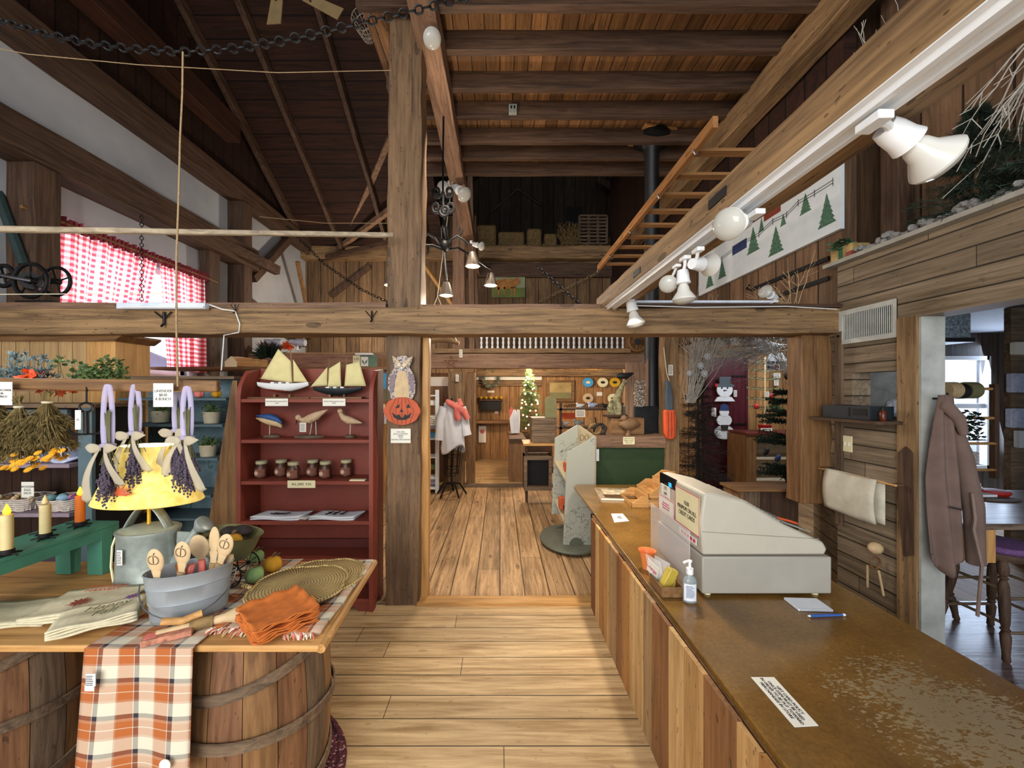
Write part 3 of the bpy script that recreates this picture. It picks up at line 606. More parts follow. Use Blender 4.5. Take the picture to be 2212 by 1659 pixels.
# ---- red cabinet
CY0 = 2.64; cb = T('shelf_cabinet', 'tall barn red open shelf cabinet with heart cut-out', 'shelf', (-1.33, 2.76, 0))
cx0, cx1 = -1.79, -.862; SZ = [1.447, 1.17, .887, .614, .36, .085]
for x in (cx0, cx1-.028):
    pr = [(x, CY0, 0), (x, CY0, 1.46), (x, CY0+.012, 1.53), (x, CY0+.05, 1.59), (x, CY0+.10, 1.645), (x, CY0+.235, 1.66), (x, CY0+.235, 0), (x, CY0+.17, 0), (x, CY0+.15, .05), (x, CY0+.08, .05), (x, CY0+.06, 0)]
    MB().prism(pr, (.028, 0, 0)).build('side_panel', 'redp', cb)
mb = MB()
hz, hx = 1.56, -1.27
mb.box(cx0+.028, cx1-.028, CY0+.222, CY0+.234, .05, 1.50); mb.box(cx0+.028, hx-.05, CY0+.222, CY0+.234, 1.5, 1.665); mb.box(hx+.05, cx1-.028, CY0+.222, CY0+.234, 1.5, 1.665); mb.box(hx-.05, hx+.05, CY0+.222, CY0+.234, 1.625, 1.665)
hs = [(-.05, .125), (-.045, .09), (-.02, .04), (0, 0), (0, -.001), (-.05, -.001)]
for s_ in (-1, 1):
    q = [(hx+s_*.05, CY0+.222, 1.499), (hx, CY0+.222, 1.499), (hx+s_*.02, CY0+.222, 1.53), (hx+s_*.043, CY0+.222, 1.57), (hx+s_*.046, CY0+.222, 1.595), (hx+s_*.035, CY0+.222, 1.612), (hx+s_*.015, CY0+.222, 1.612), (hx, CY0+.222, 1.595), (hx, CY0+.222, 1.626), (hx+s_*.05, CY0+.222, 1.626)]
    mb.prism(q if s_ > 0 else q[::-1], (0, .012, 0))
mb.build('back_panel', 'redp', cb)
for z in SZ: MB().box(cx0+.028, cx1-.028, CY0+.004, CY0+.222, z-.024, z).build('shelf_board', 'redp', cb, bevel=.002)
MB().box(cx0+.028, cx1-.028, CY0+.2, CY0+.222, .36, .42).build('shelf_lip', 'redd', cb)
MB().prism([(cx0+.028, CY0+.01, .06), (cx1-.028, CY0+.01, .06), (cx1-.028, CY0+.01, .0), (cx1-.1, CY0+.01, 0), (cx1-.13, CY0+.01, .03), (cx0+.13, CY0+.01, .03), (cx0+.1, CY0+.01, 0), (cx0+.028, CY0+.01, 0)], (0, .02, 0)).build('kick_board', 'redp', cb)
# ---- model boats
def hull(mb, x0, x1, yc, zt, dep, beamw, keel=0):
    def f(u, v):
        x = x0+(x1-x0)*u; wd = beamw*math.sin(math.pi*min(1, max(0, u*.86+.11)))**.7; a = math.pi*v
        d_ = dep*(.25+.75*math.sin(math.pi*min(1, u*.8+.12))); sh = .012*((u-.5)*2)**2
        return (x, yc-wd*math.cos(a), zt+sh-d_*math.sin(a)**.8)
    mb.grid(f, 20, 10); 
    mb.grid(lambda u, v: (x0+(x1-x0)*u, yc+(v-.5)*2*beamw*math.sin(math.pi*min(1, max(0, u*.86+.11)))**.7, zt+.012*((u-.5)*2)**2), 20, 2)
def sailmesh(pts, Y, bul=.012):
    a = [P(x, y, Y) for x, y in pts]
    if len(a) == 3: a = [a[0], a[1], a[1].lerp(a[2], .02), a[2]]
    def f(u, v):
        p = a[0].lerp(a[1], v).lerp(a[3].lerp(a[2], v), u); p.y -= bul*math.sin(math.pi*u)*math.sin(math.pi*min(1, v+.1)); return p
    return MB().grid(f, 8, 8)
YB = 2.75
def boat(label, x0, x1, ytop, dpx, hm, sails, masts, base, wl=None):
    a = P(x0, ytop, YB); b = P(x1, ytop, YB); t_ = T('model_sailboat', label, 'model boat', (a.lerp(b, .5).x, YB, SZ[0]))
    mb = MB(); hull(mb, a.x, b.x, YB, a.z, dpx*YB/F, .045); mb.build('hull', hm, t_)
    if wl: mb = MB(); hull(mb, a.x+.03, b.x-.05, YB, a.z-dpx*.42*YB/F, dpx*.62*YB/F, .036); mb.build('keel', wl, t_)
    for s_ in sails: sailmesh(s_, YB-.004).build('sail', 'sail', t_, solid=.0015)
    for (mx, my, nx, ny) in masts: MB().tube([P(mx, my, YB), P(nx, ny, YB)], .004, 6).build('mast', 'brown_z', t_)
    MB().box(P(base[0], 0, YB).x, P(base[1], 0, YB).x, YB-.04, YB+.045, SZ[0], SZ[0]+.012).build('stand', 'brown_x', t_)
    for q in (.35, .65): MB().box(a.lerp(b, q).x-.006, a.lerp(b, q).x+.006, YB-.025, YB+.025, SZ[0]+.01, SZ[0]+.03).build('cradle', 'brown_z', t_)
    lk = MB()
    for q in (.3, .45, .6): lk.box(a.lerp(b, q).x-.012, a.lerp(b, q).x+.012, YB-.02, YB+.02, a.z-.004, a.z+.012)
    lk.build('deck_house', 'snow', t_)
boat('model sailboat with red keel and one tall cream sail', 559, 667, 829, 18, 'white', [[(563, 818), (601, 754), (628, 780), (631, 827)], [(634, 825), (633, 776), (665, 826)]], [(627, 755, 633, 830), (560, 817, 640, 829), (640, 832, 672, 826)], (535, 674), 'redp')
boat('dark hulled model schooner with three cream sails', 679, 782, 839, 15, D('hullb', plain('dark hull', '232a2c', .4)), [[(671, 835), (707, 793), (707, 833)], [(708, 835), (711, 796), (735, 781), (737, 835)], [(744, 834), (748, 788), (776, 781), (791, 834)]], [(711, 773, 710, 838), (748, 773, 746, 838), (668, 836, 690, 842)], (676, 785))
# ---- birds
def bird(label, pts, Y, r, mats, legs, base, head=None, beak=None, card_=None, tail=None):
    c = P(base[0], base[1], Y); t_ = T('carved_bird', label, 'bird figure', (c.x, Y, SZ[1]))
    MB().tube([P(x, y, Y) for x, y in pts], r, 12).build('body', mats[0], t_)
    if tail: MB().tube([P(x, y, Y)+Vector((0, 0, .004)) for x, y in tail[0]], tail[1], 10).build('wings', mats[1], t_)
    if head: MB().ball(P(head[0], head[1], Y), head[2]).build('head', mats[0], t_)
    if beak: MB().tube([P(x, y, Y) for x, y in beak], [.006, .0015], 6).build('beak', 'black', t_)
    for l in legs: MB().tube([P(l[0], l[1], Y), Vector((P(l[2], 0, Y).x, Y, SZ[1]+.012))], .003, 5).build('leg', 'twine', t_)
    a = P(base[2], 0, Y).x; b = P(base[3], 0, Y).x; MB().lathe([(1, 0), (.96, .016), (.8, .02), (.01, .02)], ((a+b)/2, Y, SZ[1]+.001), 12, sx=abs(b-a)/2, sy=.04).build('base', mats[2], t_)
    return t_
bb = D('birdb', speck('speckled bird', '5a4030', 'c4a684', 75, .30))
bird('blue backed carved bird with its head bowed', [(553, 903), (566, 907), (583, 911), (598, 915), (607, 921), (608, 924)], 2.77, [.004, .016, .026, .022, .012, .004], ('skin', 'blue', 'grey_x'), [(583, 917, 582)], (588, 935, 569, 605), tail=([(553, 899), (566, 900), (583, 902), (598, 907), (609, 915)], [.004, .014, .026, .022, .006]))
bird('large speckled carved shorebird with a long down-curved beak and tag', [(646, 905), (655, 908), (668, 906), (684, 898), (698, 890), (708, 885)], 2.75, [.012, .02, .034, .03, .014, .003], (bb, bb, 'grey_x'), [(674, 912, 669), (682, 911, 683)], (668, 940, 635, 700), head=(645, 902, .022), beak=[(642, 905), (639, 918)])
bird('small speckled carved shorebird on a round block, looking left', [(735, 893), (742, 902), (754, 908), (768, 911), (782, 914)], 2.76, [.013, .022, .03, .018, .003], (bb, bb, 'grey_x'), [(757, 914, 756)], (757, 942, 745, 768), head=(735, 888, .02), beak=[(731, 889), (727, 890)])
card('price_tag', 'small white tag hanging from the large speckled shorebird', 647, 913, 661, 933, 2.70, n=6, cat='tag')
# ---- jars
JX = [(565, 1032, 'jar at the left end of the jar shelf'), (608, 1027, 'jar set back, second from the left on the jar shelf'), (634, 1035, 'jar in front, third from the left on the jar shelf'), (676, 1027, 'jar set back, third from the right on the jar shelf'), (703, 1033, 'jar in front, second from the right on the jar shelf'), (748, 1028, 'jar at the right end of the jar shelf')]
j0 = None
for x, y, l in JX:
    Y = (CZ-SZ[2])*F/(y-CY); Y = min(max(Y, 2.69), 2.80); loc = (P(x, y, Y).x, Y, SZ[2])
    if j0 is None:
        j0 = T('preserve_jar', 'x', 'jar', loc, 'preserve jars on the red cabinet')
        MB().lathe([(.036, 0), (.042, .006), (.042, .075), (.034, .092), (.032, .1)], n=18).build('glass_body', 'jar', j0, local=True)
        MB().lathe([(.036, .1), (.037, .103), (.037, .118), (.034, .121), (.001, .121)], n=20).build('lid', 'lid', j0, local=True)
        a = [R(-150+120*i/10) for i in range(11)]
        MB().add([(.0428*math.cos(q), .0428*math.sin(q), z) for z in (.016, .07) for q in a], [(i, i+1, i+12, i+11) for i in range(10)]).build('label', D('jl', plain('brown label', '7a4a3c', .6, vary=.3, scale=80)), j0, local=True)
        MB().lathe([(.016, 0), (.016, .001)], (-.012, -.042, .04), 14, rot=(R(90), 0, R(-15))).build('label_emblem', 'jlab', j0, local=True)
        j = j0
    else: j = dup(j0, loc)
    j['label'] = 'brown preserve '+l
# ---- towels on shelf
for (x0, x1, l, k) in ((548, 650, 'folded white tea towel with one long dark sketch', 0), (672, 768, 'folded white tea towel with three dark lobster-like sketches', 1)):
    a = P(x0, 0, 2.70).x; b = P(x1, 0, 2.70).x; z = SZ[3]; t_ = T('tea_towel', l, 'towel', ((a+b)/2, 2.74, z), 'tea towels on the red cabinet')
    for q in range(2): MB().grid(lambda u, v: (a+(b-a)*u+(.02+.02*q)*v, 2.66+.15*v, z+.008+q*.012+.004*math.sin(u*6+q)), 12, 6).build('fold', 'cloth', t_, solid=.009)
    mk = MB(); m_ = (a+b)/2+.01
    if k == 0:
        mk.obox((m_, 2.72, z+.032), (.13, .012, .002), (0, 0, .1)); [mk.obox((m_+rnd(-.06, .06), 2.72+rnd(-.02, .02), z+.032), (.04, .005, .002), (0, 0, rnd(-1, 1))) for _ in range(8)]
    else:
        for xx in (-.05, 0, .05): mk.obox((m_+xx, 2.73, z+.032), (.012, .07, .002), (0, 0, -.4)); [mk.obox((m_+xx+rnd(-.012, .012), 2.73+rnd(-.03, .03), z+.032), (.02, .004, .002), (0, 0, rnd(-1, 1))) for _ in range(5)]
    mk.build('printed_sketch', 'ink', t_)
tag(MB().obox((P(660, 0, 2.72).x, 2.72, SZ[3]+.004), (.07, .08, .003), (0, 0, -.2)).build('price_card', 'paper'), 'small white card lying between the two tea towels', 'card')
tag(MB().box(P(757, 0, 2.67).x, P(790, 0, 2.67).x, 2.65, 2.69, SZ[2]+.001, SZ[2]+.008).build('price_card', 'cream'), 'thin cream card lying flat at the right of the jar shelf', 'card')
o = card('price_card', 'white price card 115.00 taped under the red keeled boat', 573, 861, 622, 877, CY0-.004, 'ROOSTER BOAT SCALE MODEL\n115.00', .0115); o = card('price_card', 'white price card 85.00 taped under the dark schooner', 697, 861, 746, 877, CY0-.004, 'SCALE MODEL SAILING BOAT\n85.00', .0115)
card('price_card', 'cream ALL JARS 9.50 card taped under the jar shelf', 621, 1038, 681, 1054, CY0-.004, 'ALL JARS  9.50', .024, 'cream')
# ---- owl and pumpkin on the post
YO = 2.69; ow = T('owl_cutout', 'painted wooden owl perched on a carved pumpkin on the post', 'wall decoration', (P(868, 0, YO).x, YO, P(0, 918, YO).z))
owl = [(847, 768), (856, 773), (862, 769), (876, 768), (883, 773), (892, 769), (889, 781), (884, 793), (893, 808), (897, 830), (896, 850), (890, 862), (845, 862), (838, 840), (839, 815), (846, 803), (852, 795), (850, 783)]
MB().pxp(owl, YO, .018).build('owl_body', D('owlm', speck('owl feathers', '4e4450', 'b8aca2', 95, .50)), ow)
MB().pxp([(860, 802), (876, 802), (882, 825), (884, 858), (852, 858), (853, 825)], YO-.003, .004).build('owl_belly', 'skin', ow)
for s_, pts in ((0, [(842, 812), (853, 806), (855, 815), (851, 838), (846, 850), (841, 840)]), (1, [(893, 812), (884, 806), (881, 815), (886, 838), (890, 850), (895, 840)])): MB().pxp(pts, YO-.004, .005).build('owl_wing', D('owlw', plain('owl wing', '85767e', .7, vary=.3, scale=160)), ow)
for x in (862, 874):
    e = MB().lathe([(.017, 0), (.014, .006), (.001, .006)], P(x, 788, YO-.001), 16, rot=(R(90), 0, 0)).build('eye', 'skin', ow); MB().lathe([(.011, 0), (.010, .008), (.001, .008)], P(x, 788, YO-.001), 14, rot=(R(90), 0, 0)).build('eyeball', 'snow', e); MB().lathe([(.005, 0), (.004, .010), (.001, .010)], P(x, 788, YO-.001), 10, rot=(R(90), 0, 0)).build('pupil', 'gold', e)
MB().pxp([(847, 768), (860, 778), (868, 792), (866, 796), (856, 783)], YO-.006, .006).pxp([(892, 769), (879, 778), (870, 792), (872, 796), (883, 783)], YO-.006, .006).build('brow', 'skin', ow); MB().pxp([(865, 793), (871, 793), (868, 800)], YO-.008, .008).build('beak', 'galv', ow)
pk = [(868+math.cos(a)*39*(1+.03*math.cos(8*a)), 888+math.sin(a)*30) for a in [2*math.pi*i/36 for i in range(36)]]
MB().pxp(pk[::-1], YO-.012, .024).build('pumpkin', 'pump', ow)
MB().pxp([(863, 873), (853, 881), (862, 881)][::-1], YO-.015, .004).pxp([(877, 881), (887, 881), (882, 872)], YO-.015, .004).pxp([(867, 882), (864, 890), (871, 890)][::-1], YO-.015, .004).pxp([(847, 891), (856, 898), (862, 895), (866, 902), (871, 902), (874, 895), (880, 898), (888, 891), (885, 902), (876, 907), (860, 907), (850, 901)], YO-.015, .004).build('carved_face', 'black', ow)
gr = MB()
for k in (-24, -12, 0, 12, 24): gr.tube([P(868+k*.5, 860, YO-.013), P(868+k*1.1, 888, YO-.013), P(868+k*.7, 916, YO-.013)], .0015, 4)
gr.build('groove', 'redp', ow)
card('price_card', 'white owl and jack-o-lantern price card 75.00 on the post', 844, 926, 887, 957, 2.712, 'OWL AND\nJACK-O-LANTERN\nFRIEND\n75.00\nCRAFTED AND PAINTED', .0135)
# ---- watering can lamp
L0 = Vector((P(322, 0, 1.53).x, 1.53, TZ+.008)); wc = T('watering_can_lamp', 'galvanised watering can table lamp with glowing leaf shade', 'lamp', L0)
MB().lathe([(.108, 0), (.114, .01), (.109, .02), (.104, .185), (.110, .195), (.110, .203), (.104, .205)], n=28, sy=.8).build('can_body', 'galv', wc, local=True)
mb = MB(); mb.lathe([(.104, .204), (.06, .214), (.001, .216)], n=28, sy=.8); mb.build('can_lid', D('galvp', plain('pale galvanised lid', 'b8c4bc', .45, .5, .15, 18)), wc, local=True)
ar = [(-.085+.17*i/12, 0, .212+.10*math.sin(math.pi*i/12)) for i in range(13)]
mb = MB()
for w_ in (-1,): mb.grid(lambda u, v: (-.09+.175*v+0*u, (u-.5)*.04, .198+.10*math.sin(math.pi*v)), 3, 16)
mb.build('carry_handle', 'galv', wc, local=True, solid=.004)
sp = MB().tube([(.10, 0, .05), (.13, -.005, .10), (.17, -.01, .16), (.20, -.012, .205)], [.028, .024, .018, .014], 12); sp.build('spout', 'galv', wc, local=True)
MB().prism([(.105, -.002, .06), (.19, -.010, .19), (.112, -.002, .19)], (0, .006, 0)).build('spout_web', 'galv', wc, local=True)
MB().lathe([(.014, 0), (.034, .03), (.034, .042), (.03, .045)], (.198, -.012, .20), 16, rot=(0, R(50), 0)).build('sprinkler_rose', 'galv', wc, local=True)
MB().tube([(-.095, -.03, .2), (-.125, -.02, .14), (-.13, -.02, .06), (-.10, -.04, .008)], .004, 6).build('cord', 'cream', wc, local=True)
MB().tube([(0, 0, .22), (0, 0, .36)], .006, 8).build('lamp_stem', 'gold', wc, local=True)
tg = MB().box(-.032, -.012, -.097, -.095, .10, .155).build('price_tag', 'paper', wc, local=True); lines(MB(), (-.022, -.098, .128), .016, .048, 8).build('lettering', 'ink', tg, local=True)
t = NT('glowing mica shade', .6); n = t.noise(t.obj(), 40, 4); cc = t.ramp(n, [(.3, lin('d8b24a')), (.7, lin('ecd078'))]); t.color(cc); t.put(t.b.inputs['Emission Color'], cc); t.b.inputs['Emission Strength'].default_value = .36; D('shade', t.m)
sh = MB().lathe([(.196, .31), (.2, .313), (.152, .415), (.104, .53), (.100, .53), (.148, .415), (.196, .313)], n=40, sy=.62).build('lampshade', 'shade', wc, local=True)
MB().lathe([(.06, .52), (.096, .522), (.099, .53)], n=30, sy=.62).build('bright_opening', 'bulb', sh, local=True)
lf = MB(); c0 = Vector((0.01, -.128, .365))
for a in range(-80, 81, 32):
    d = Vector((math.sin(R(a)), 0, math.cos(R(a)))); s_ = Vector((d.z, 0, -d.x))*.006; q = c0+d*.022; e = c0+d*(.042 if a else .05)
    lf.add([c0, q+s_+Vector((0, .012*0, 0)), e+Vector((0, .01, 0)), q-s_], [(0, 1, 2, 3)])
lf.build('pressed_leaf', 'pump', sh, local=True)
lamp('POINT', 'watering_can_bulb', (L0.x, 1.53, 1.2), 2.2, (1, .8, .42), .05)
# ---- hanging lavender bunches
t = NT('sheer lilac ribbon', .7); t.b.inputs['Base Color'].default_value = lin('c4bcdc'); t.b.inputs['Alpha'].default_value = .55; D('ribbon', t.m)
t = NT('sheer cream ribbon', .7); t.b.inputs['Base Color'].default_value = lin('c4b8a0'); t.b.inputs['Alpha'].default_value = .6; D('ribbon2', t.m)
def bunch(label, px, yt, yk, yb, Y, side=1, spread=1.0):
    k = P(px, yk, Y); t0 = P(px, yt, Y); b = P(px, yb, Y); t_ = T('lavender_bunch', label, 'dried lavender', (k.x, Y, b.z), 'lavender bunches on the line')
    H = t0.z-k.z; w_ = .022
    MB().grid(lambda u, v: (k.x+math.sin(2*math.pi*v)*w_*.5+(u-.5)*.015, Y+(.5-v)*.02+(u-.5)*.006, k.z+H*(.5-.5*math.cos(2*math.pi*v))), 2, 28).build('ribbon_loop', 'ribbon', t_, solid=.001)
    mb = MB()
    for _ in range(26): x = rnd(-.012, .012); mb.tube([(k.x+x, Y+rnd(-.006, .006), k.z+H*.55+rnd(-.01, .01)), (k.x+x*.5, Y, k.z), (k.x+x*2.6, Y+rnd(-.015, .015), k.z-.07)], .0014, 4)
    mb.build('stems', 'stemg', t_)
    mb = MB(); L = (k.z-b.z)*1.12
    for _ in range(46):
        a = rnd(-1, 1); dx = a*.042*spread; l = L*rnd(.62, 1.0)*(1-.15*abs(a)); dy = rnd(-.03, .03); n = 15
        for i in range(n):
            f = .25+.75*i/n; mb.ball((k.x+dx*f*f+rnd(-.003, .003), Y+dy*f+rnd(-.003, .003), k.z-l*f), (.0036, .0036, .0048), 5, 3)
    mb.build('flower_heads', 'lav', t_)
    MB().tube([(k.x-.012, Y-.012, k.z), (k.x, Y-.018, k.z+.002), (k.x+.012, Y-.012, k.z), (k.x+.01, Y+.012, k.z), (k.x-.01, Y+.012, k.z)], .008, 8, closed=True).build('ribbon_knot', 'ribbon', t_)
    for s_ in (-1, 1):
        MB().grid(lambda u, v: (k.x+s_*(.004+.055*v), Y-.02-.01*math.sin(3*v), k.z-.008+(u-.5)*.034*math.sin(math.pi*min(1, .15+v*.85))+.004*v), 4, 8).build('bow_loop', 'ribbon2', t_, solid=.001)
        MB().grid(lambda u, v: (k.x+s_*(.01+.04*math.sin(v*1.4)+.012*v)+(u-.5)*.03*(.3+v), Y-.022-.012*math.sin(v*4), k.z-.01-L*.80*v*(1 if s_ == side else .7)+(.012*abs(u-.5)*2 if v > .95 else 0)), 4, 12).build('ribbon_tail', 'ribbon2', t_, solid=.001)
bunch('leftmost hanging lavender bunch with a cream ribbon tail', 233, 830, 962, 1092, 1.40, -1)
bunch('second lavender bunch from the left over the lampshade', 292, 830, 936, 1060, 1.44, -1, .8)
bunch('lavender bunch set behind, third from the left', 385, 842, 930, 1048, 1.50, -1, .8)
bunch('rightmost hanging lavender bunch with a long right tail', 404, 834, 946, 1068, 1.38, 1)
o = card('price_card', 'white LAVENDER 8.00 A BUNCH card hanging on the line', 331, 828, 374, 879, 1.41, 'LAVENDER\n$8.00\nA BUNCH', .0145); card('price_card', 'white card cut by the left edge reading 5.00', -22, 825, 26, 875, 1.41, 'STRAWFLOWER\n5.00\nA BUNCH', .0115)
card('price_card', 'small tag tied to the black iron hook', 162, 886, 174, 928, 1.40, '15', .012, cat='tag')
# ---- hanging herb bunches
def herbs(label, px, yt, yb, Y, w0):
    a = P(px, yt, Y); b = P(px, yb, Y); t_ = T('herb_bunch', label, 'dried herbs', (a.x, Y, b.z), 'dried flower bunches on the line'); L = a.z-b.z
    mb = MB()
    for _ in range(12): mb.tube([a+Vector((rnd(-.018, .018), rnd(-.01, .01), .035*rnd(.4, 1))), a+Vector((rnd(-.008, .008), 0, -.01))], .0025, 4)
    for _ in range(230):
        q = rnd(-1, 1); l = L*rnd(.5, .95); e = Vector((q*w0, rnd(-.05, .05), -l)); mb.tube([a, a+e*.5+Vector((-q*w0*.12, 0, 0)), a+e], [.002, .0018, .001], 3)
        blades(mb, a+e*rnd(.3, .98), 14, .036, (q*.3, 0, -1), .9, .0019)
    mb.build('stalks', 'herb', t_)
    MB().tube([a+Vector((.012*math.cos(q), .012*math.sin(q), -.012)) for q in [i*.7 for i in range(9)]], .004, 5, closed=True).build('twine_tie', 'twine', t_)
    mb = MB(); mb2 = MB()
    for _ in range(22):
        q = rnd(-1, 1); c = a+Vector((q*w0*1.0, rnd(-.06, .02), -L*rnd(.86, 1.04)))
        for i in range(14):
            an = i*6.283/14; d = Vector((math.cos(an), math.sin(an)*.5-.3, math.sin(an)*.6-.3))*.015; s_ = Vector((-math.sin(an), 0, math.cos(an)*.6))*.0035; mb.add([c, c+d*.6+s_, c+d, c+d*.6-s_], [(0, 1, 2, 3)])
    mb.build('flowers', 'yellow', t_)
herbs('dried flower bunch at the left edge with yellow blooms', -8, 858, 985, 1.44, .07)
herbs('middle dried flower bunch tied with white twine', 42, 872, 1008, 1.42, .085)
herbs('dried flower bunch nearest the black iron hook', 102, 862, 985, 1.42, .085)
mb = MB().tube([P(186+17*math.cos(a)*.85, 880+10*math.sin(a), 1.42) for a in [i*.5236 for i in range(12)]], .004, 6, closed=True); mb.tube([P(186, 888, 1.42), P(187, 936, 1.42)], .008, 8); mb.tube([P(146, 930, 1.42), P(160, 938, 1.42), P(187, 938, 1.42), P(212, 936, 1.42), P(222, 930, 1.42)], .004, 6); mb.tube([P(187, 868, 1.42), P(187, 836, 1.44)], .003, 5)
tag(mb.build('iron_hook', 'iron'), 'black wrought iron ring hook hanging with a tag', 'hook')
# ---- tabletop goods
# candle bench
bn = T('candle_bench', 'dark green painted little bench on the table', 'bench', (-1.72, 1.3, TZ)); bt = TZ+.187
A0, A1 = Vector((-1.645, .95, bt)), Vector((-1.615, 1.65, bt)); dn = (A1-A0).normalized(); nn = Vector((-dn.y, dn.x, 0))*.2
MB().prism([A0, A1, A1+nn, A0+nn], (0, 0, .014)).build('bench_top', 'greenp', bn, bevel=.002)
for s_, nm in ((.006, 'apron'), (.94, 'apron')):
    q = nn*s_; MB().prism([A0+q-Vector((0, 0, .04)), A1+q-Vector((0, 0, .04)), A1+q, A0+q], nn.normalized()*.01).build(nm, 'greenp', bn)
for f in (.10, .93):
    c = A0.lerp(A1, f)
    for g in (0, .68): q = c+nn*g; MB().prism([q-dn*.018-Vector((0, 0, .185)), q+dn*.018-Vector((0, 0, .185)), q+dn*.022-Vector((0, 0, .002)), q-dn*.022-Vector((0, 0, .002))], nn*.32).build('leg', 'greenp', bn)
def candle(label, px, yb, yt, Y, mat, lit):
    b = P(px, yb, Y); t_ = T('candle', label, 'candle', b, 'battery candles on the green bench'); h = (yb-yt)*Y/F; 
    MB().lathe([(.0155, .012), (.0155, h), (.010, h+.001), (.001, h)], n=14).build('candle_body', mat, t_, local=True)
    MB().lathe([(.001, h), (.009, h+.005), (.010, h+.011), (.006, h+.024), (.001, h+.036)], n=10).build('flame', 'flame' if lit else 'wax', t_, local=True)
    mb = MB().lathe([(.017, 0), (.019, .003), (.019, .018), (.016, .02)], n=12)
    for i in range(5): a = i*1.256; mb.tube([(0, 0, .004), (.025*math.cos(a), .025*math.sin(a), .004), (.036*math.cos(a), .036*math.sin(a), .0)], .003, 5)
    mb.build('holder', 'black', t_, local=True)
def onb(f, g): q = A0.lerp(A1, f)+nn*g; q.z = bt+.015; return q
def prj(q): return CX+q.x*F/q.y, CY-(q.z-CZ)*F/q.y
for (f, g, lab, m_, lit, top) in ((.50, .1, 'short cream candle with a glowing flame at the left edge', 'wax', True, .135), (.71, .36, 'unlit cream candle in the middle of the green bench', 'wax', False, .125), (.89, .42, 'lit orange candle at the right end of the green bench', 'waxo', True, .125)):
    q = onb(f, g); x, y = prj(q); candle(lab, x, y, y-top*F/q.y, q.y, m_, lit)
for (f, g, lab) in ((.78, .72, 'empty black candle holder at the back left of the bench'), (.95, .70, 'empty black candle holder beside the orange candle')):
    q = onb(f, g); mb = MB().lathe([(.012, 0), (.014, .003), (.014, .02), (.01, .02)], q, 12)
    for i in range(5): a = i*1.256; mb.tube([q+Vector((0, 0, .004)), q+Vector((.036*math.cos(a), .036*math.sin(a), .002))], .003, 5)
    tag(mb.build('candle_holder', 'black'), lab, 'candle holder')
# oval bucket
B0 = Vector((-1.035, 1.30, TZ+.008)); bk = T('oval_bucket', 'oval galvanised bucket with a wooden grip handle', 'bucket', B0, rz=R(28))
MB().lathe([(.10, 0), (.103, .003), (.108, .06), (.111, .062), (.110, .066), (.114, .11), (.117, .112), (.116, .116), (.120, .152), (.123, .155), (.120, .157), (.116, .152), (.104, .01), (.001, .01)], n=36, sy=.6).build('bucket_body', 'zinc', bk, local=True)
hp_ = [(-.128*math.cos(a), -.09*math.sin(a)-.01*math.sin(a), .125-.09*math.sin(a)) for a in [math.pi*i/14 for i in range(15)]]
MB().tube(hp_, .0022, 5).build('wire_handle', 'steel', bk, local=True)
MB().tube([(-.05, -.105, .04), (0, -.111, .032), (.05, -.105, .04)], .011, 10).build('wooden_grip', 'pine_x', bk, local=True)
def paddle(label, loc, tilt, az, L=.19, mark=True, parent=None, w_=.027, face=0):
    t_ = T('wooden_spoon', label, 'spoon', loc, 'decorated wooden spoons'); t_.rotation_euler = (tilt, az, face)
    mb = MB(); pr = [(.012, 0), (.011, L*.5), (.016, L*.62)]+[(max(.0115 if q < 7 else .0005, w_*math.sqrt(max(0, 1-(math.cos(math.pi*q/14))**2))), L*(.79-.21*math.cos(math.pi*q/14))) for q in range(1, 15)]
    mb.lathe(pr, n=20, sy=.25); mb.build('spoon_body', 'skin', t_, local=True)
    if mark:
        mk = MB()
        for q in (-.3, 0, .3): mk.tube([(w_*q*1.6*math.sin(a)+w_*q*.4, -w_*.26-.0012, L*.82+.014*math.cos(a)) for a in [math.pi*i/6 for i in range(7)]], .0009, 4)
        mk.tube([(0, -w_*.26, L*.84+.012), (.004, -w_*.26, L*.84+.02)], .001, 4); mk.build('pumpkin_drawing', 'ink', t_, local=True)
    MB().lathe([(.0135, 0), (.0135, .03)], (0, 0, L*.3), 12, sy=.6).build('twine_wrap', 'rope', t_, local=True)
    return t_
paddle('wooden spoon at the left of the bucket with a pumpkin drawing', (-1.088, 1.24, TZ+.07), R(8), R(3))
paddle('wooden spoon second from the left in the bucket with a pumpkin drawing', (-1.045, 1.27, TZ+.08), R(6), R(8))
paddle('wooden spoon at the right of the bucket leaning far right', (-.985, 1.335, TZ+.08), R(6), R(20), .2)
paddle('plain pale wooden spoon at the back of the bucket seen edge on', (-.985, 1.33, TZ+.07), R(2), R(4), .22, False, w_=.018)
paddle('large curved wooden scoop at the back left of the bucket', (-1.015, 1.345, TZ+.06), R(4), R(-6), .2, False, w_=.034)
mb = MB(); ph = (-1.02, 1.31, TZ+.12)
for k, (x, y) in enumerate(((-1.06, 1.30), (-1.01, 1.32), (-.95, 1.36), (-1.03, 1.28))): 
    o = MB().obox((x, y, TZ+.13), (.022, .018, .1), (R(6), R(8*k-10), R(20*k))).build('cloth_wrapped_utensil', 'plaid' if False else ('rustl', 'pink', 'skin', 'pink')[k], bevel=.006)
    tag(o, ['rust cloth roll at the left inside the bucket', 'pink striped roll in the middle of the bucket', 'kraft paper wrapped tool at the right in the bucket', 'pinkish handle tucked at the front of the bucket'][k], 'utensil')
